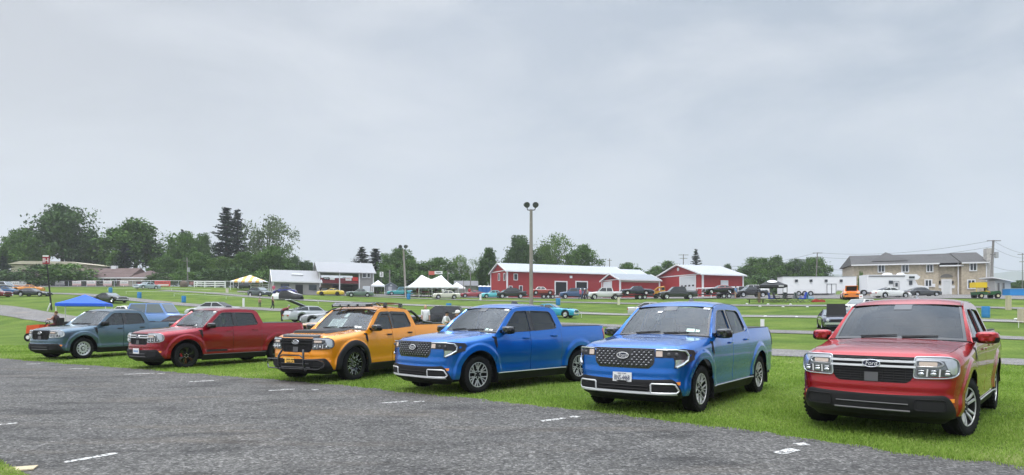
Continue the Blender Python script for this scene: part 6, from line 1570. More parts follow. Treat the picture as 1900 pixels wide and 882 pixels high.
# middle field
SB=PR('silver_pale',(.50,.52,.55)); fb=car('hatchback','silver hatchback with raised tailgate behind the crimson truck bed',cpos(581,53),R(38),SB,**K(SED,L=4.55,W=1.75,H=1.30,top=[(0,.6),(.1,.70),(1.4,.86),(3.4,.92),(4.4,.90),(4.55,.6)],gh=[(1.45,.87),(2.1,1.29),(3.1,1.29),(4.35,.93)],hatch_up=(3.1,1.35,R(22),1.31),rimm=WHITE))
MB().box((-1.5,0,.93),(1.2,1.15,.08)).build('cargo_bay',DARK,fb)
car('convertible','grey convertible with black soft top behind the silver hatchback',cpos(622,49),R(188),PR('silver_grey',(.30,.31,.33)),**K(MUS,H=1.28,roofm=mat('soft_top',(.02,.02,.022),.9)))
car('muscle_car','tan coupe nose beside the yellow truck hood',cpos(604,37),R(215),PR('tan_gold',(.42,.25,.12)),**K(MUS,H=1.22))
car('suv','black pickup cab seen behind the yellow truck bed',cpos(826,43),R(176),PR('black_car',(.012,.013,.016)),**K(SED,H=1.62,L=4.9,gh=[(1.2,1.05),(1.9,1.62),(3.4,1.60),(3.7,1.1)],top=[(0,.8),(.1,.95),(1.2,1.05),(4.8,1.1),(4.9,.9)]))
car('muscle_car','turquoise coupe with lifted hood behind the left bright blue cab',cpos(1025,61),R(-22),PR('aqua_blue',(.03,.35,.55)),**K(MUS,hood_up=(1.5,1.15,R(170),PR('aqua_blue',(.03,.35,.55)))))
car('sedan','silver sedan tail beside the white plated truck windshield',cpos(1212,60),R(-8),PR('pale_silver',(.5,.5,.51)),**K(SED,L=4.7))
mh=car('muscle_car','midnight blue coupe with black hood propped open, front facing',cpos(1549,42.5),R(-110),PR('ink_blue',(.012,.018,.05)),**K(MUS,hood_up=(1.55,.80,R(108)),chrome=True))
car('classic_car','cream classic with white sign on its roof behind red truck',cpos(1598,57),R(205),PR('cream_white',(.62,.62,.60)),**K(CLS,sign=True))
OR_=PR('vivid_orange',(.80,.20,.008)); car('coupe','vivid orange coupe with open trunk seen from behind',cpos(1577,82.5),R(68),OR_,**K(MUS,L=4.8,W=1.92,H=1.38,chrome=False,hatch_up=(4.05,.75,R(62),.98),rimm=BLACKG,tail=BLACKG))
car('coupe','white rounded coupe facing right beside the white motorhome',cpos(1653,84),R(0),PR('bright_white',(.72,.74,.73)),**K(SED,L=4.5,W=1.76,H=1.34,top=[(0,.5),(.15,.66),(1.3,.84),(3.5,.95),(4.4,.95),(4.5,.65)],gh=[(1.3,.85),(2.15,1.33),(2.9,1.33),(3.9,.96)],rimm=SILV))
car('muscle_car','dark grey coupe in front of the motorhome hood',cpos(1711,94),R(0),PR('dark_metal',(.055,.06,.066)),**K(MUS,chrome=False,rimm=SILV,hood_up=None))
# black prop under the dark coupe etc.: long white trailer, motorhome
TRW=mat('trailer_white',(.80,.81,.82),.45,noise=.04,scale=.5)
Fz=Facade(1452,104,R(-4)); t=thing('box_trailer','long white box trailer with four small windows and double door','trailer',Fz.o,Fz.a); x1=Fz.tz(1589,0)[0]; z0=Fz.tz(1452,545)[1]; z1=Fz.tz(1452,514.3)[1]
MB().prism([(0,z0),(x1*.72,z0+.0),(x1*.74,z0+.45),(x1,z0+.45),(x1,z1+.02),(0,z1)],lambda a,c:(a,0,c),lambda a,c:(a,2.5,c)).build('trailer_body',TRW,t,angle=20)
MB().box((x1/2,1.25,z1+.03),(x1+.1,2.56,.08)).build('roof_edge',SILV,t); MB().box((x1*.36,1.25,z0-.08),(x1*.70,2.4,.14)).build('chassis',BLK,t)
for px in (1477.5,1504.5,1532.5,1560.5): front_rect(t,'window',WGL,Fz.tz(px-2,0)[0],Fz.tz(px+2,0)[0],Fz.tz(px,523)[1],Fz.tz(px,519.5)[1],dy=-.03,frame_m=GREY,fw=.05)
for a,b_ in ((1534.5,1541.8),(1543,1550.5)): front_rect(t,'door',TRW,Fz.tz(a,0)[0],Fz.tz(b_,0)[0],z0+.02,Fz.tz(1540,527.5)[1],dy=-.03,frame_m=GREY,fw=.05)
for k in range(3):
    x=Fz.tz(1482+11*k,0)[0]; MB().cyl((x,-.06,.42),(x,.3,.42),.42,n=18).build('wheel',RUB,t); MB().cyl((x,-.08,.42),(x,-.05,.42),.22,n=14).build('rim',SILV,t)
MB().grid([[(Fz.tz(1482,0)[0]-.55,-.05,.5),(Fz.tz(1482,0)[0]-.5,-.05,1.0),(Fz.tz(1504,0)[0]+.5,-.05,1.0),(Fz.tz(1504,0)[0]+.55,-.05,.5)],[(Fz.tz(1482,0)[0]-.62,-.07,.5),(Fz.tz(1482,0)[0]-.56,-.07,1.06),(Fz.tz(1504,0)[0]+.56,-.07,1.06),(Fz.tz(1504,0)[0]+.62,-.07,.5)]]).build('wheel_arch_trim',WTRIM,t)
for k in range(3): MB().box((x1*.66,-.35-.25*k,z0-.1-.24*k),(1.1,.3,.05)).build('step',SILV,t)
MB().tube([(x1-.3,1.2,z0+.45),(x1+.3,1.2,z0+.2),(x1+2.,1.2,z0-.1)],.12,6).build('gooseneck',BLK,t)
Fm=Facade(1609,101,R(-2)); t=thing('motorhome','white truck based motorhome with roof pods and sloped hood','motorhome',Fm.o,Fm.a); X=lambda px:Fm.tz(px,0)[0]; Z=lambda px,py:Fm.tz(px,py)[1]
xb=X(1682); MB().box((xb/2,1.25,(Z(1640,510)+Z(1640,542))/2),(xb,2.5,Z(1640,510)-Z(1640,542))).build('box_body',TRW,t); MB().box((xb/2,-.02,Z(1640,512.5)),(xb*.92,.1,.12)).build('awning_roll',GREY,t)
MB().prism([(xb+.02,Z(1690,519)),(X(1704),Z(1690,519)),(X(1708.5),Z(1690,514)),(X(1701),Z(1690,509)),(xb+.02,Z(1690,509))],lambda a,c:(a,.05,c),lambda a,c:(a,2.45,c)).build('overhang',TRW,t,angle=20)
MB().prism([(xb+.05,Z(1690,541)),(X(1722),Z(1690,541)),(X(1725),Z(1690,537)),(X(1724),Z(1690,532)),(X(1704),Z(1690,529)),(X(1699),Z(1690,519.4)),(xb+.05,Z(1690,519.4))],lambda a,c:(a,.15,c),lambda a,c:(a,2.35,c)).build('cab',TRW,t,angle=20)
front_rect(t,'cab_window',WGL,X(1687.5),X(1693.5),Z(1690,528.5),Z(1690,521),dy=.12); MB().add([(X(1703.3)+.01,.3,Z(1690,528.6)),(X(1703.3)+.01,2.2,Z(1690,528.6)),(X(1699.4)+.02,2.15,Z(1690,520.5)),(X(1699.4)+.02,.35,Z(1690,520.5))],[(0,1,2,3)]).build('windshield',WGL,t)
front_rect(t,'window',WGL,X(1649),X(1656.5),Z(1650,527),Z(1650,521),dy=-.03); dd=front_rect(t,'door',TRW,X(1658.5),X(1667),Z(1660,541),Z(1660,522.5),dy=-.04,frame_m=GREY,fw=.05); front_rect(t,'door_window',WGL,X(1660.5),X(1665),Z(1660,532),Z(1660,525),dy=-.10)
front_rect(t,'window',WGL,X(1687),X(1697),Z(1690,516.5),Z(1690,513),dy=.02)
for px,l in ((1654,1.3),(1679,1.0)): MB().ball((X(px),1.2,Z(1640,510)+.1),(l*.6,.6,.28),12,6).build('roof_pod',WTRIM,t)
for px in (1588,1603,1712): x=X(px); MB().cyl((x,-.05,.5),(x,.3,.5),.48,n=18).build('wheel',RUB,t); MB().cyl((x,-.08,.5),(x,-.04,.5),.26,n=14).build('rim',SILV,t)
MB().box((X(1645),1.25,Z(1640,543.5)),(X(1682)-X(1585),2.2,.25)).build('chassis',mat('grey_skirt',(.35,.35,.36),.5),t); MB().box((X(1719),.1,Z(1690,536)),(.3,.08,.3)).build('headlight',CLEARL,t); MB().tube([(X(1696),.1,Z(1690,521)),(X(1697),-.25,Z(1690,522)),(X(1697),-.25,Z(1690,527))],.06,5).build('mirror',WTRIM,t)
# loader by the garage
p=cpos(1224,104); t=thing('skid_loader','yellow loader with raised arm behind the trailered midnight saloon','loader',p,R(170)); ym=mat('machine_yellow',(.55,.27,.02),.5)
MB().box((0,0,.9),(1.7,1.2,.7)).box((-.5,0,1.5),(.7,1.1,.7),tx=.8).build('loader_body',ym,t); MB().tube([(-.7,.6,1.9),(.3,.6,1.75),(1.2,.6,1.0)],.12,6).build('arm',ym,t); MB().tube([(-.7,-.6,1.9),(.3,-.6,1.75),(1.2,-.6,1.0)],.12,6).build('arm',ym,t); MB().prism([(1.1,.5),(1.8,.5),(1.6,1.3),(1.1,1.3)],lambda a,c:(a,-.8,c),lambda a,c:(a,.8,c)).build('bucket',GREY,t)
for x in (-.5,.55):
    for sg in (1,-1): MB().cyl((x,sg*.6,.4),(x,sg*.85,.4),.4,n=16).build('wheel',RUB,t)
MB().box((-.5,0,1.55),(.5,1.14,.4)).build('cab_glass',DGLASS,t)
# green utility cart
p=cpos(1829,77.5); t=thing('utility_cart','green utility cart with tall yellow box and driver','cart',p,R(-3)); gm=mat('cart_green',(.012,.09,.025),.45)
MB().prism([(-1.35,.45),(1.3,.45),(1.4,.6),(1.25,.92),(.55,.86),(.40,.55),(-.2,.55),(-.25,.80),(-1.4,.80)],lambda a,c:(a,-.62,c),lambda a,c:(a,.62,c)).build('cart_body',gm,t,angle=20)
MB().box((-.85,0,1.62),(1.35,1.1,.62)).build('yellow_box',mat('box_yellow',(.80,.55,.02),.5),t); MB().tube([(-1.4,-.5,.8),(-1.4,-.5,1.3),(-.3,-.5,1.3),(-.3,-.5,.8)],.03,5).build('bed_rail',mat('box_yellow',(.8,.55,.02),.5),t); MB().box((-.05,0,.85),(.4,1.0,.12)).build('seat',mat('seat_yellow',(.6,.42,.04),.6),t); MB().tube([(.55,.25,.9),(.38,.25,1.15)],.03,5).build('steering_column',BLK,t)
for x in (-.95,.95):
    for sg in (1,-1): MB().cyl((x,sg*.5,.31),(x,sg*.74,.31),.31,n=16).build('wheel',RUB,t); MB().cyl((x,sg*.73,.31),(x,sg*.76,.31),.16,n=12).build('rim',mat('rim_cream',(.6,.55,.35),.5),t)
# orange riding mower
p=cpos(88,37.5); t=thing('riding_mower','orange red riding mower with driver left of the slate truck hood','mower',p,R(178)); om=mat('mower_orange',(.68,.09,.02),.4,coat=.5)
MB().prism([(.25,.38),(.95,.38),(1.0,.5),(.95,.92),(.2,.98)],lambda a,c:(a,-.36,c),lambda a,c:(a,.36,c)).build('engine_hood',om,t,angle=25); MB().prism([(-.95,.45),(.2,.40),(.2,.58),(-.3,.62),(-.45,.85),(-1.0,.85)],lambda a,c:(a,-.5,c),lambda a,c:(a,.5,c)).build('rear_fender',om,t,angle=25)
MB().box((-.55,0,.92),(.42,.5,.12)).box((-.78,0,1.15),(.10,.48,.42)).build('seat',BLK,t); MB().tube([(.15,0,.9),(-.02,0,1.1)],.03,5).build('steering_column',BLK,t); MB().tube([(-.02+.05*math.cos(a)*.5,.17*math.sin(a),1.1+.10*math.cos(a)) for a in [2*PI*k/14 for k in range(14)]],.018,5,True).build('steering_wheel',BLK,t); MB().box((.0,0,.26),(.9,1.5,.14)).build('mower_deck',om,t)
for x,r,y in ((.75,.24,.42),(-.65,.36,.52)):
    for sg in (1,-1): MB().cyl((x,sg*(y-.1),r),(x,sg*(y+.1),r),r,n=16).build('wheel',RUB,t); MB().cyl((x,sg*(y+.09),r),(x,sg*(y+.115),r),r*.45,n=12).build('rim',WHITE,t)
for py,px in ((605,72),(596,112)): q=cpos(px,39); MB().box((q.x,q.y,q.z+.55 if px>100 else q.z+.3),(1.1,.14,.05),rz=.05,ry=-.12 if px>100 else 0).build('board',WHITE,label='pale plank %s the riding mower'%('lying before' if px<100 else 'leaning behind'),cat='plank')
# camp chairs by the black canopy
CC=[(.03,.05,.22),(.02,.02,.025),(.10,.11,.12),(.03,.03,.03),(.16,.17,.18),(.02,.06,.04),(.02,.06,.45),(.20,.42,.66)]
CN=['navy','black','grey','dark','light grey','dark green','royal blue','sky blue']
for k,px in enumerate((1432,1441,1452,1462,1472,1481,1489,1503)):
    p=atp(px,561.5-.2*(k%3)); t=thing('camp_chair','%s folding camp chair in the row by the long trailer'%CN[k],'chair',p,R(random.uniform(-40,200)),'folding camp chairs'); t.scale=(1.2,1.2,1.15); m_=mat('chair_%d'%k,CC[k],.7)
    MB().box((0,0,.42),(.60,.60,.14)).build('seat',m_,t); MB().box((-.27,0,.74),(.06,.62,.62),ry=-.18).build('backrest',m_,t)
    for a in (-1,1):
        MB().box((0,a*.3,.62),(.5,.07,.03)).build('armrest',m_,t); MB().tube([(-.26,a*.27,0),(.25,a*.27,.45)],.015,5).build('leg',GREY,t); MB().tube([(.26,a*.27,0),(-.25,a*.27,.45),(-.33,a*.27,1.0)],.015,5).build('leg',GREY,t)
p=atp(1518,561); MB().prism([(-.75,0),(.75,0),(.7,.2),(.3,.32),(.05,.24),(-.35,.38),(-.72,.22)],lambda a,c:(p.x+a,p.y-.3,p.z+c),lambda a,c:(p.x+a*.9,p.y+.3,p.z+c*.9)).build('tarp_bundle',mat('tarp_red',(.4,.04,.03),.7,noise=.3,bump=.6),label='low red bundle lying at the right end of the chair row',cat='bundle')
p=atp(1403,563); t=thing('picnic_bench','dark picnic bench at the foot of the brown post','bench',p,R(-10)); MB().box((0,0,.45),(2.2,.35,.06)).build('seat',BLK,t)
for a in (-1,1): MB().box((a*.8,0,.21),(.08,.3,.42)).build('leg',BLK,t)
# ---------------------------------------------------------------- people
SKIN=mat('skin',(.42,.24,.17),.6); HAIRD=mat('hair_dark',(.03,.02,.015),.8); HAIRB=mat('hair_brown',(.12,.06,.03),.8)
def person(label,p,yaw,pose,top,bottom,cap=None,hair=HAIRD,s=1.,seat=None,sleeve=.5,shorts=False,shoe=None):
    """one skinned body; clothing by body region; local x forward"""
    t=thing('person',label,'person',p,yaw); hz=pose.get('hip',.92); lean=pose.get('lean',0.)
    def sp_(h): return Vector((math.sin(lean)*h,0,hz+math.cos(lean)*h))
    V=[];E_=[];Rr=[];tagv=[]
    def av(co,r,tg,par=None):
        V.append(Vector(co)); Rr.append(r); tagv.append(tg)
        if par is not None: E_.append((par,len(V)-1))
        return len(V)-1
    hip=av((0,0,hz),(.19,.15),'b'); wa=av(sp_(.20),(.185,.145),'t',hip); ch=av(sp_(.38),(.215,.155),'t',wa); nk=av(sp_(.49),(.10,.09),'t',ch)
    ha=pose.get('head',lean*.6); hd0=sp_(.525); hd=av(hd0+Vector((math.sin(ha)*.03,0,.02)),(.072,.07),'s',nk); h1=av(hd0+Vector((math.sin(ha)*.09+.02,0,.09)),(.105,.092),'s',hd); h2=av(hd0+Vector((math.sin(ha)*.15+.01,0,.18)),(.105,.092),'s',h1); h3=av(hd0+Vector((math.sin(ha)*.19,0,.235)),(.06,.06),'s',h2)
    for sg,k in ((1,'L'),(-1,'R')):
        sh=av(sp_(.47)+Vector((0,sg*.20,0)),(.082,.078),'t',ch); a=pose.get('arm'+k,[(.02,.03,-.28),(.06,.0,-.25)])
        c=V[sh].copy(); el=av(c+Vector((a[0][0],sg*a[0][1],a[0][2])),(.055,.055),'t' if sleeve>=.5 else 's',sh); c=V[el].copy(); wr_=av(c+Vector((a[1][0],sg*a[1][1],a[1][2])),(.037,.040),'t' if sleeve>.9 else 's',el); d=(V[wr_]-V[el]).normalized(); av(V[wr_]+d*.10,(.044,.028),'s',wr_)
        l=pose.get('leg'+k,[(.03,.02,-.44),(-.03,0,-.42)]); th=av(Vector((0,sg*.10,hz-.06)),(.12,.11),'b',hip); c=V[th].copy(); kn=av(c+Vector((l[0][0],sg*l[0][1],l[0][2])),(.078,.076),'b',th); c=V[kn].copy(); an=av(c+Vector((l[1][0],sg*l[1][1],l[1][2])),(.055,.055),'s' if shorts else 'b',kn); av(V[an]+Vector((.13,0,-.03)),(.048,.038),'f',an)
    me=bpy.data.meshes.new('tmp'); me.from_pydata(V,E_,[]); o=bpy.data.objects.new('tmp',me); COL.objects.link(o)
    sk=o.modifiers.new('s','SKIN'); 
    for i,v in enumerate(me.skin_vertices[0].data): v.radius=Rr[i] if isinstance(Rr[i],tuple) else (Rr[i],)*2; v.use_root=(i==0)
    o.modifiers.new('u','SUBSURF').levels=1
    dg=bpy.context.evaluated_depsgraph_get(); bm_=bpy.data.meshes.new_from_object(o.evaluated_get(dg)); bpy.data.objects.remove(o); bpy.data.meshes.remove(me)
    bm_.name='body'; bm_.materials.clear(); ms=[SKIN,top,bottom,shoe or BLK]
    for m_ in ms: bm_.materials.append(m_)
    ix={'s':0,'t':1,'b':2,'f':3}
    for pl in bm_.polygons:
        c=pl.center
        def sd(e):
            a,b_=V[e[0]],V[e[1]]; u=b_-a; k=min(1,max(0,(c-a).dot(u)/max(u.dot(u),1e-9))); r_=lerp(sum(Rr[e[0]])/2,sum(Rr[e[1]])/2,k); return (c-(a+u*k)).length/max(r_,.03)
        e=min(E_,key=sd); pl.material_index=ix[tagv[e[1]]]; pl.use_smooth=True
    body=bpy.data.objects.new('body',bm_); COL.objects.link(body); body.parent=t
    hc=V[h2]
    if cap:
        MB().lathe([(.108,-.01),(.110,.03),(.095,.085),(.05,.115),(0,.12)],14,c=tuple(hc)).box((hc.x+.14,0,hc.z+.0),(.13,.16,.018)).build('cap',cap,t)
    rows=MB().ball((hc.x-.022,0,hc.z-.005 if cap else hc.z+.022),(.098,.092,.085 if cap else .098),12,8).build('hair',hair,t)
    MB().ball((hc.x+.095,0,hc.z-.06),(.018,.013,.02),6,5).build('nose',SKIN,t)
    t.scale=(s,s,s); return t
C_=lambda n,c: mat('cloth_'+n,c,.85,noise=.12,scale=8)
STAND={}; WALK=dict(legL=[(.16,.02,-.41),(-.06,0,-.42)],legR=[(-.08,.02,-.43),(-.20,0,-.36)],armL=[(-.10,.04,-.26),(.04,0,-.25)],armR=[(.10,.04,-.26),(.14,0,-.2)])
BEND=dict(lean=1.15,head=1.5,armL=[(.08,0,-.27),(.05,0,-.24)],armR=[(.12,0,-.25),(.06,0,-.22)])
SIT=dict(hip=.50,lean=-.15,head=0.,legL=[(.42,.03,.0),(.05,0,-.40)],legR=[(.42,.03,.0),(.12,0,-.38)],armL=[(.12,.06,-.24),(.22,0,.0)],armR=[(.12,.06,-.24),(.22,0,.02)])
DRIVE=dict(SIT); DRIVE.update(hip=.0,lean=0.,legL=[(.40,.03,-.05),(.10,0,-.36)],legR=[(.40,.03,-.05),(.10,0,-.36)],armL=[(.16,.04,-.2),(.24,-.06,.03)],armR=[(.16,.04,-.2),(.24,-.06,.03)])
REACH=dict(armL=[(.12,.04,-.24),(.21,-.04,-.06)],armR=[(.06,.05,-.26),(.22,-.03,-.02)],lean=.12)
person('child in tan shirt standing on the grass near the dark hatchback',cpos(482,78),R(-60),STAND,C_('tan',(.38,.26,.16)),C_('black',(.03,.03,.035)),s=.66)
person('walker in dark clothes and white shoes right of the tan child',cpos(506,73),R(20),WALK,C_('rust_black',(.06,.035,.03)),C_('ink',(.025,.027,.035)),s=.84,shoe=WHITE,sleeve=.4)
person('person in maroon shirt bending over beside the silver hatchback',cpos(523,55),R(35),BEND,C_('maroon',(.16,.015,.03)),C_('navy',(.02,.022,.03)),hair=mat('hair_grey',(.3,.3,.3),.8),s=.97)
p=cpos(789.5,40); person('person in white shirt standing behind the yellow truck sport bar',p,R(-70),STAND,C_('white',(.72,.72,.73)),C_('white2',(.6,.6,.62)),hair=mat('hair_blond',(.45,.33,.18),.8),s=1.02)
p=cpos(797,26.5); person('person in black shirt with white print behind the yellow truck bed',p,R(-40),SIT,C_('black',(.03,.03,.035)),C_('white2',(.6,.6,.62)),s=1.,shorts=True)
t=thing('folding_chair','dark folding chair under the person in black printed shirt','chair',p,R(-40)); MB().box((-.02,0,.41),(.5,.5,.05)).build('seat',BLK,t); MB().box((-.27,0,.68),(.04,.5,.5),ry=-.2).build('backrest',BLK,t)
for a in (-.22,.20):
    for b_ in (-.23,.23): MB().cyl((a,b_,0),(a,b_,.42),.018,n=6).build('leg',GREY,t)
p=cpos(823,33); person('person in white tee and black cap leaning forward, behind the trucks',p,R(-20),K(REACH,lean=.35),C_('white',(.72,.72,.73)),C_('grey',(.4,.4,.42)),cap=BLK,s=.93)
p=cpos(834,30.5); person('person in pale grey tee with arms stretched, beside the white capped man',p,R(-10),K(REACH,lean=.45,head=.9),C_('pale',(.62,.62,.66)),C_('grey',(.4,.4,.42)),s=.86)
p=cpos(853,25.5); person('man in white baseball cap looking left behind bright blue truck',p,R(170),REACH,C_('mustard',(.55,.30,.06)),C_('grey',(.4,.4,.42)),cap=WHITE,hair=HAIRB,s=.98)
p=cpos(193,47.5); person('person in neon yellow shirt crouching under the blue canopy',p,R(150),K(SIT,hip=.62,lean=.5,head=.6),C_('neon',(.55,.80,.05)),C_('ink',(.025,.027,.035)),s=1.)
mw=bpy.data.objects['riding_mower']; p=mw.matrix_world@Vector((0,0,0)); person('driver in dark shirt seated on the orange mower',Vector((mw.location.x+.5,mw.location.y,mw.location.z+1.02)),R(178),DRIVE,C_('dark_tee',(.05,.025,.03)),C_('maroon',(.16,.015,.03)),hair=HAIRB,s=.9,sleeve=.4,shorts=True)
uc=bpy.data.objects['utility_cart']; person('driver in dark shirt seated on the green utility cart',uc.location+Vector((-.02,.0,.98)),R(-3),DRIVE,C_('black',(.03,.03,.035)),C_('khaki',(.4,.32,.22)),s=.95,shorts=True)
person('person in pink shirt walking between the blue grey and white pickups',cpos(1077,105),R(-40),WALK,C_('pink',(.55,.10,.18)),C_('denim',(.06,.08,.14)),cap=WHITE,s=1.02); person('person in dark shirt and white hat near the white pickup hood',cpos(1085,106),R(200),STAND,C_('plum',(.12,.03,.05)),C_('ink',(.025,.027,.035)),cap=WHITE,s=1.02); person('person in tan jacket by the second barn doorway',cpos(1090,107.5),R(160),STAND,C_('tan',(.38,.26,.16)),C_('black',(.03,.03,.035)),s=1.02)
person('person in light blue shirt at the tail of the trailered coupe',cpos(1365,95.5),R(150),STAND,C_('sky',(.15,.28,.5)),C_('khaki',(.4,.32,.22)),s=1.05,shorts=True)
person('person in dark red shirt under the left end of the pole tent',cpos(775,115),R(-90),STAND,C_('maroon',(.16,.015,.03)),C_('khaki',(.4,.32,.22)),s=1.02); person('person in black shirt under the middle of the pole tent',cpos(809,117),R(-120),STAND,C_('black',(.03,.03,.035)),C_('grey',(.4,.4,.42)),s=1.02); person('person in white shirt under the right half of the pole tent',cpos(822,114),R(100),STAND,C_('white',(.72,.72,.73)),C_('denim',(.06,.08,.14)),s=1.)
person('person in navy shirt standing between the two grey buildings',cpos(595,124),R(-90),STAND,C_('navy',(.02,.022,.03)),C_('khaki',(.4,.32,.22)),s=1.05); person('person in pink shirt at the left corner of the low grey building',cpos(508,121),R(-80),STAND,C_('pink',(.55,.10,.18)),C_('white2',(.6,.6,.62)),s=1.05)
person('person in red shirt before the grey barn behind the maroon classic',cpos(871,126),R(-90),STAND,C_('red',(.35,.03,.04)),C_('ink',(.025,.027,.035)),s=1.05)
# ================================================================ trees, hills, haze
def leafmat(name,c,var=.35):
    m=bpy.data.materials.new(name); nt,b=nodes(m); MATS[name]=m; L=nt.links; N=nt.nodes
    a=N.new('ShaderNodeAttribute'); a.attribute_name='tone'
    r=N.new('ShaderNodeValToRGB'); e=r.color_ramp.elements; e[0].color=(*[v*(1-var) for v in c],1); e[1].color=(c[0]*(1+var*1.5),c[1]*(1+var),c[2]*(1+var*.6),1); L.new(a.outputs['Fac'],r.inputs[0]); L.new(r.outputs[0],b.inputs['Base Color'])
    b.inputs['Roughness'].default_value=.65; b.inputs['Specular IOR Level'].default_value=.2
    return m
LEAF={'dark':leafmat('leaf_dark',(.050,.108,.028)),'mid':leafmat('leaf_mid',(.072,.155,.028)),'bright':leafmat('leaf_bright',(.09,.175,.03)),'blue':leafmat('leaf_blue',(.030,.056,.046)),'sage':leafmat('leaf_sage',(.10,.155,.068)),'fir':leafmat('needle_dark',(.024,.046,.028))}
BARK=mat('bark',(.085,.07,.055),.9,noise=.35,scale=5,bump=.6)
def leaves(C,sz,g,flat=.0,name='crown'):
    """quads at centres C (n,3)"""
    n=len(C); u=g.normal(size=(n,3)); u/=np.linalg.norm(u,axis=1)[:,None]; w=g.normal(size=(n,3)); w-=u*(w*u).sum(1)[:,None]; w/=np.linalg.norm(w,axis=1)[:,None]
    if flat: u[:,2]*=flat; w[:,2]*=flat
    s=sz*g.uniform(.6,1.3,n)[:,None]; k=g.uniform(.45,.9,n)[:,None]
    V=np.stack([C-u*s,C+w*s*k*.7-u*s*.1,C+u*s,C-w*s*k*.7+u*s*.15],1)
    me=bpy.data.meshes.new(name); me.vertices.add(n*4); me.vertices.foreach_set('co',V.ravel()); me.loops.add(n*4); me.loops.foreach_set('vertex_index',np.arange(n*4)); me.polygons.add(n); me.polygons.foreach_set('loop_start',np.arange(n)*4); me.update(calc_edges=True); return me
def tones(me,t):
    a=me.attributes.new('tone','FLOAT','POINT'); a.data.foreach_set('value',np.clip(np.repeat(t,4),0,1))
def decid(seed,n=16000,clumps=70,dens=1.,sparse=0.,shape=(1,1,1),sz=.0195,name='crown'):
    """crown and trunk in a unit frame: height 1, width about 1"""
    g=np.random.default_rng(seed); P=[];T=[]
    lim=MB(); tb=.22 if shape[2]>=1 else .12
    lim.tube([(0,0,-.03),(.005,0,.15),(-.01,.01,.35),(.01,0,.6)],[.030,.024,.018,.008],8)
    # lobes first, then clumps on the lobes
    nl=9; lobes=[]
    for k in range(nl):
        a=2*PI*k/nl*2.4+g.uniform(-.4,.4); z=.33+.46*(k/nl)+g.uniform(-.04,.04); rr=g.uniform(.20,.31)*(1.1-.6*max(0,(z-.45)/.5)); lobes.append((np.array([rr*math.cos(a),rr*math.sin(a),z]),g.uniform(.16,.22)))
    lobes.append((np.array([g.uniform(-.06,.06),0,.84]),.14)); lobes.append((np.array([0,0,.52]),.22))
    for c,r in lobes:
        m=max(5,int(clumps/len(lobes)))
        for _ in range(m):
            d=g.normal(size=3); d/=np.linalg.norm(d); d[2]*=.85; q=c+d*r*g.uniform(.55,1.08)
            q[:2]*=shape[0]; 
            if q[2]<tb: continue
            cr=g.uniform(.028,.062); k=int(n/(len(lobes)*m)*g.uniform(.6,1.4)*(1-sparse*.3))
            pts=q+np.clip(g.normal(size=(k,3)),-1.6,1.6)*cr*np.array([1,1,.75]); P.append(pts); T.append(np.full(k,g.uniform(.15,.8))+g.normal(size=k)*.16)
        kf=int(n*.30/len(lobes)); pf=c*np.array([shape[0],shape[0],1])+np.clip(g.normal(size=(kf,3)),-1.7,1.7)*r*.5; pf=pf[pf[:,2]>tb]; P.append(pf); T.append(g.uniform(.2,.6,len(pf)))
        s=np.array([0,0,.30+.25*(c[2]-.3)]); e=c*np.array([shape[0],shape[0],1]); mid=(s+e)/2+np.array([0,0,.03]); lim.tube([tuple(s),tuple(mid),tuple(e)],[.011,.008,.003],5)
    C=np.concatenate(P); T=np.concatenate(T)
    if sparse:
        keep=g.random(len(C))>sparse; C=C[keep]; T=T[keep]
    me=leaves(C,sz,g,name=name); tones(me,T); return me,lim.mesh('trunk')
def conif(seed,n=8500,sz=.020,full=1.,top=1.):
    g=np.random.default_rng(seed); P=[];T=[]; lim=MB().tube([(0,0,-.02),(0,0,.5),(0,0,1.)],[.022,.014,.002],7); nb=104
    for k in range(nb):
        z=.06+.94*(k/nb)**.9+g.uniform(-.01,.01); a=k*2.399+g.uniform(-.4,.4); R_=(.30*full*max(0,1-z)**.85+.012)*g.uniform(.42,1.25); m=int(n/nb*(.3+1.6*max(0,1-z)))
        t=g.random(m)**.75; dr=-.10*t*R_*4*(.25) ; lift=.05*(t-.5)**2
        base=np.stack([np.cos(a)*R_*t,np.sin(a)*R_*t,z-.10*t*R_/.3+.10*t*t*R_/.3],1); base+=g.normal(size=(m,3))*np.array([.013,.013,.006]); P.append(base); T.append(np.full(m,g.uniform(.2,.7))+g.normal(size=m)*.15)
        lim.tube([(0,0,z),(math.cos(a)*R_*.8,math.sin(a)*R_*.8,z-.02)],[.004,.001],4)
    C=np.concatenate(P); me=leaves(C,sz,g,.5); tones(me,np.concatenate(T)); return me,lim.mesh('trunk')
def bushm(seed,n=5200,sz=.03):
    g=np.random.default_rng(seed); P=[];T=[]; lim=MB()
    for k in range(46):
        a=g.uniform(0,2*PI); r=.42*math.sqrt(g.random()); z=g.uniform(.12,.86)*math.sqrt(max(.05,1-(r/.5)**2)); m=int(n/46); c=np.array([r*math.cos(a),r*math.sin(a),z]); P.append(c+g.normal(size=(m,3))*g.uniform(.05,.09)*np.array([1,1,.8])); T.append(np.full(m,g.uniform(.15,.8))+g.normal(size=m)*.15)
        if k<7: lim.tube([(0,0,-.02),tuple(c*.5+np.array([0,0,.1])),tuple(c)],[.02,.012,.003],5)
    C=np.concatenate(P); C[:,2]=np.abs(C[:,2]); me=leaves(C,sz,g); tones(me,np.concatenate(T)); return me,lim.mesh('trunk')
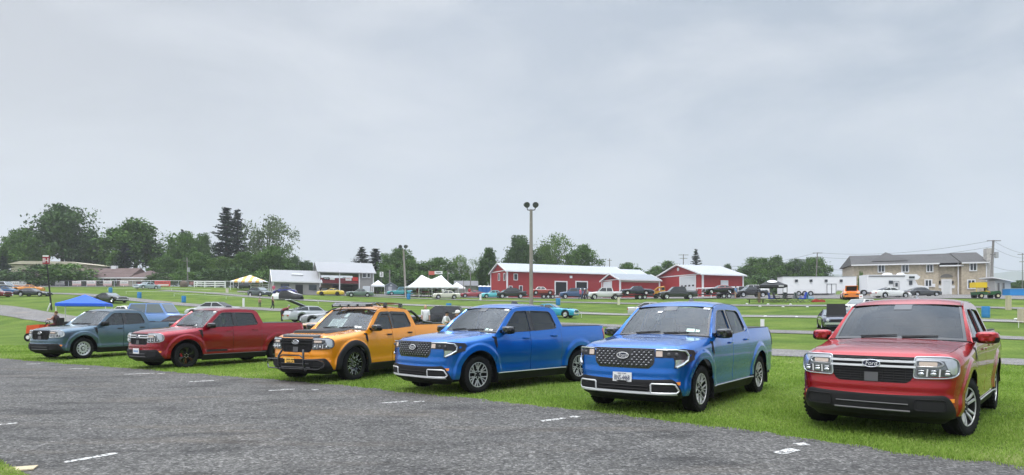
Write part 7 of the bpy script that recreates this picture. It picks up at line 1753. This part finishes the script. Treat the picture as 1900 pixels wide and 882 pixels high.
PROTO={'d0':decid(1),'d1':decid(2,16500,80),'d2':decid(5,15000,64,shape=(.85,1,1)),'d3':decid(9,15500,76),'sp':decid(12,7500,90,sparse=.35,sz=.017),'col':decid(21,14000,80,shape=(.55,1,.5),sz=.024),'c0':conif(3),'c1':conif(4,6000,full=1.15),'b0':bushm(6),'b1':bushm(8)}
TRUE_W={}
for k,(me,_) in PROTO.items():
    co=np.empty(len(me.vertices)*3); me.vertices.foreach_get('co',co); co=co.reshape(-1,3); TRUE_W[k]=(np.percentile(co[:,0],99)-np.percentile(co[:,0],1),np.percentile(co[:,2],99.5))
NTREE=0
def tree(kind,tone,px,d,topy,wpx,label,name=None,cat='tree',group='trees along the skyline'):
    global NTREE; NTREE+=1
    p=gpt(px,d); h=(H_+(CY_-topy)/F_*d)-p.z; w=wpx/F_*d; me,tm=PROTO[kind]; tw,th=TRUE_W[kind]
    t=thing(name or ('conifer' if kind[0]=='c' and kind!='col' else 'shrub' if kind[0]=='b' else 'tree'),label,cat,p,random.uniform(0,6.28),group); t.scale=(w/tw,w/tw,h/th)
    inst(tm,'trunk',BARK,t); inst(me,'crown',LEAF[tone],t); return t
for a in [
 ('d0','dark',116,182,383,132,'big rounded dark maple, tallest at the far left skyline'),('d1','mid',36,172,428,86,'mid green tree left of the big rounded maple'),('c1','blue',6,150,476,62,'blue spruce cut by the left picture edge'),
 ('d3','mid',250,182,413,140,'broad maple above the brown house roof'),('c0','fir',232,170,452,52,'dark fir in front of the broad maple, above the brown roof'),('d2','dark',178,188,462,64,'dark tree filling the gap between the two maples'),
 ('d1','mid',342,176,434,66,'mid green tree behind the left utility pole'),('c1','fir',338,184,428,34,'dark pointed fir top over the left utility pole tree'),('d3','mid',376,184,436,40,'small crowned tree left of the tall double spruce'),
 ('c0','fir',420,180,388,84,'tall dark spruce, left of the twin pair'),('c1','fir',441,184,392,82,'tall dark spruce, right of the twin pair'),('sp','sage',497,182,403,92,'sparse airy pale tree right of the twin spruces'),
 ('d0','mid',305,166,476,62,'low dark green tree right of the brown roof'),('d2','mid',368,160,470,60,'leafy tree right behind the left utility pole base'),('d1','bright',410,162,478,64,'bright leafy tree below the twin spruces'),('d3','mid',455,164,470,70,'round green tree behind the striped marquee'),('d0','mid',505,168,458,78,'green tree below the sparse airy tree'),('d1','dark',545,172,478,46,'dark tree left of the low grey roof'),('d2','dark',568,176,486,36,'dark small tree above the low grey roof'),
 ('c1','fir',672,178,460,72,'dark spruce behind the right end of the viewing building'),('c0','fir',697,182,463,70,'dark spruce just right of the viewing building roof'),('d1','mid',737,178,463,70,'green tree behind the distant light pole'),('d3','mid',722,158,494,50,'low green tree behind the garden shed'),('d2','mid',762,172,484,56,'slim green tree between light pole and tent'),('d0','mid',808,166,480,82,'broad green tree above the pole tent'),('sp','bright',857,170,476,56,'pale airy tree right of the pole tent'),('d2','sage',884,190,505,40,'pale low tree far behind the portable toilets'),
 ('col','dark',908,148,464,42,'dense dark columnar tree left of the long red barn'),('d3','dark',965,172,440,64,'dark rounded tree behind the tall light pole'),('sp','bright',1028,176,436,72,'pale sparse tree above the long barn roof'),('d0','mid',1078,172,457,74,'rounded olive tree right above the long barn roof'),('d1','mid',1012,184,458,46,'green tree between dark rounded and pale sparse trees'),
 ('d1','mid',1160,190,490,66,'low far tree above the annex roof'),('d0','mid',1243,190,486,60,'low far tree left of the broad barn gable'),('d2','mid',1215,200,497,40,'small far tree left of the broad barn'),('c1','fir',1291,180,464,44,'dark conifer rising behind the broad barn roof'),('d3','dark',1349,190,492,30,'small dark tree right behind the broad barn roof'),
 ('d2','dark',1385,165,498,40,'dark tree at the right end of the broad barn'),('d3','mid',1405,170,480,64,'leafy tree left in the group behind the long trailer'),('d1','mid',1440,174,478,66,'leafy tree second in the group behind the long trailer'),('d0','dark',1477,176,482,62,'dark leafy tree in the middle of the trailer group'),('d3','mid',1512,168,479,58,'round tree behind the trailer utility pole'),
 ('d1','mid',1893,170,521,56,'low green tree beyond the shed at the right edge')]: tree(*a)
for a in [('b1','dark',60,150,493,92,'dark rounded shrub mass before the beige hall, left'),('b0','mid',122,150,490,100,'spreading shrub behind the IH sign'),('b0','dark',20,149,505,60,'dark shrub at the foot of the blue spruce'),('b1','dark',300,150,508,50,'dark shrub right of the brown house'),('b0','mid',345,150,503,56,'rounded shrub behind the left utility pole'),('b1','dark',395,150,500,70,'dark shrub behind the white rail fence'),('b0','dark',440,152,498,70,'dark shrub left behind the striped marquee'),('b1','mid',490,152,500,70,'green shrub right behind the striped marquee'),('b0','dark',535,158,500,56,'dark shrub left of the low grey building'),
 ('b1','dark',700,150,505,50,'dark shrub behind the small white canopy'),('b0','dark',742,150,505,64,'dark shrub right of the garden shed'),('b1','mid',786,152,505,66,'green shrub behind the pole tent, left peak'),('b0','dark',838,154,508,60,'dark shrub behind the pole tent, right peak'),('b1','mid',880,160,516,44,'shrub behind the grey barn'),('b0','dark',1420,150,512,76,'dark shrub behind the black canopy'),('b1','mid',1385,140,518,40,'green shrub at the broad barn right corner'),('b1','mid',206,152.5,519,14,'small clipped shrub at the cream garage'),('b0','mid',275,149,517,16,'small dark shrub right of the cream garage'),('b1','mid',1599,112,505,13,'leafy climbing plant on the brick house left corner')]: tree(*a,group='shrubs before the trees',cat='shrub')
# far hills
def hill(label,pts,d,m):
    rows=[]
    for px,py in pts:
        x=(px-CX_)/F_*d; zt=H_+(CY_-py)/F_*d; rows.append([(x,d-.0,-20.),(x,d,zt*.6),(x,d+d*.10,zt*1.06),(x,d+d*.3,zt*.6),(x,d+d*.5,-20.)])
    return MB().grid(rows).build('hill',m,label=label,kind='structure')
HILLM=mat('far_woods',(.035,.06,.035),.9,noise=.3,scale=.01)
pts=[]
for px in range(1380,3200,14):
    y=interp(px,[(1380,540),(1480,521),(1545,509),(1600,507),(1750,511),(1850,508),(1900,504),(2100,499),(2600,505),(3200,540)])+1.2*math.sin(px*.05)+.7*math.sin(px*.13); pts.append((px,y))
hill('long wooded ridge fading blue in the haze at right',pts,2100,HILLM)
me=MB().box((0,1150,190),(5200,3900,440)).mesh('haze',None); hz=bpy.data.materials.new('haze_air'); hz.use_nodes=True; nt=hz.node_tree; nt.nodes.clear(); out=nt.nodes.new('ShaderNodeOutputMaterial'); pv=nt.nodes.new('ShaderNodeVolumePrincipled'); pv.inputs['Color'].default_value=(.84,.85,.95,1); pv.inputs['Density'].default_value=.00035; nt.links.new(pv.outputs[0],out.inputs['Volume']); me.materials.append(hz)
ho=bpy.data.objects.new('haze',me); COL.objects.link(ho); tag(ho,kind='stuff',label='pale summer haze filling the air over the field')
# ================================================================ world, sun, camera
def build_world():
    w=bpy.data.worlds.new('World'); scene.world=w; w.use_nodes=True; nt=w.node_tree; N=nt.nodes; L=nt.links
    bg=N['Background']
    sky=N.new('ShaderNodeTexSky'); sky.sky_type='NISHITA'; sky.sun_disc=False; sky.sun_elevation=SUN_EL; sky.sun_rotation=SUN_ROT; sky.dust_density=6.; sky.air_density=1.6
    tc=N.new('ShaderNodeTexCoord')
    # veil of cloud: stretched noise in two sizes
    mp=N.new('ShaderNodeMapping'); mp.inputs['Rotation'].default_value=(0,R(28),R(20)); mp.inputs['Scale'].default_value=(2.2,2.2,5.5); L.new(tc.outputs['Generated'],mp.inputs[0])
    n1=N.new('ShaderNodeTexNoise'); n1.inputs['Scale'].default_value=1.6; n1.inputs['Detail'].default_value=7; n1.inputs['Roughness'].default_value=.52; n1.inputs['Distortion'].default_value=.35; L.new(mp.outputs[0],n1.inputs['Vector'])
    r1=N.new('ShaderNodeValToRGB'); r1.color_ramp.elements[0].position=.40; r1.color_ramp.elements[1].position=.68; L.new(n1.outputs['Fac'],r1.inputs[0])
    # brighter towards the upper left of the view (thin cloud), greyer to the right
    sp=N.new('ShaderNodeSeparateXYZ'); L.new(tc.outputs['Generated'],sp.inputs[0])
    mr=N.new('ShaderNodeMapRange'); mr.inputs['From Min'].default_value=-.65; mr.inputs['From Max'].default_value=.65; mr.inputs['To Min'].default_value=0; mr.inputs['To Max'].default_value=1; L.new(sp.outputs['X'],mr.inputs['Value'])
    rp=N.new('ShaderNodeValToRGB'); cr=rp.color_ramp
    cr.elements[0].color=(4.65,4.8,5.15,1); cr.elements[1].color=(3.0,3.6,4.45,1); e=cr.elements.new(.42); e.color=(4.25,4.72,5.45,1); e=cr.elements.new(.7); e.color=(3.55,4.1,4.9,1); L.new(mr.outputs[0],rp.inputs[0])
    hi=N.new('ShaderNodeMix'); hi.data_type='RGBA'; hi.inputs['B'].default_value=(6.0,6.25,6.7,1); L.new(rp.outputs[0],hi.inputs['A'])
    fac=N.new('ShaderNodeMath'); fac.operation='MULTIPLY'; 
    mz=N.new('ShaderNodeMapRange'); mz.inputs['From Min'].default_value=.02; mz.inputs['From Max'].default_value=.45; mz.inputs['To Min'].default_value=.10; mz.inputs['To Max'].default_value=1.0; L.new(sp.outputs['Z'],mz.inputs['Value'])
    L.new(r1.outputs[0],fac.inputs[0]); L.new(mz.outputs[0],fac.inputs[1]); L.new(fac.outputs[0],hi.inputs['Factor'])
    mx=N.new('ShaderNodeMix'); mx.data_type='RGBA'; mx.inputs['Factor'].default_value=.93; L.new(sky.outputs[0],mx.inputs['A']); L.new(hi.outputs['Result'],mx.inputs['B'])
    # an overcast sky is brightest overhead
    ze=N.new('ShaderNodeMapRange'); ze.interpolation_type='SMOOTHSTEP'; ze.inputs['From Min'].default_value=.42; ze.inputs['From Max'].default_value=.95; ze.inputs['To Min'].default_value=1.; ze.inputs['To Max'].default_value=5.2; L.new(sp.outputs['Z'],ze.inputs['Value'])
    mz2=N.new('ShaderNodeMix'); mz2.data_type='RGBA'; mz2.blend_type='MULTIPLY'; mz2.inputs['Factor'].default_value=1; L.new(mx.outputs['Result'],mz2.inputs['A']); L.new(ze.outputs[0],mz2.inputs['B'])
    L.new(mz2.outputs['Result'],bg.inputs['Color']); bg.inputs['Strength'].default_value=.1
SUN_EL=R(68); SUN_AZ=R(205)   # overcast, light mostly from above and behind the camera
SUN_ROT=SUN_AZ
build_world()
sl=bpy.data.lights.new('sun','SUN'); sl.energy=1.4; sl.angle=R(22); sl.color=(1,.97,.92); so=bpy.data.objects.new('sun',sl); COL.objects.link(so)
# sun direction: azimuth measured clockwise from +Y
d=Vector((math.sin(SUN_AZ)*math.cos(SUN_EL),math.cos(SUN_AZ)*math.cos(SUN_EL),math.sin(SUN_EL))); so.rotation_euler=d.to_track_quat('Z','Y').to_euler(); so.location=(0,0,50)
cd=bpy.data.cameras.new('camera'); cd.sensor_width=36; cd.lens=36*F_/1900; cd.shift_y=(CY_-441)/1900; cd.clip_start=.1; cd.clip_end=12000
co=bpy.data.objects.new('camera',cd); COL.objects.link(co); co.location=(0,0,H_); co.rotation_euler=(PI/2,0,0); scene.camera=co
vs=scene.view_settings; vs.view_transform='Standard'; vs.look='None'; vs.exposure=.30; vs.gamma=1.; vs.use_curve_mapping=False
scene.cycles.volume_bounces=1; scene.cycles.max_bounces=8; scene.cycles.transparent_max_bounces=16
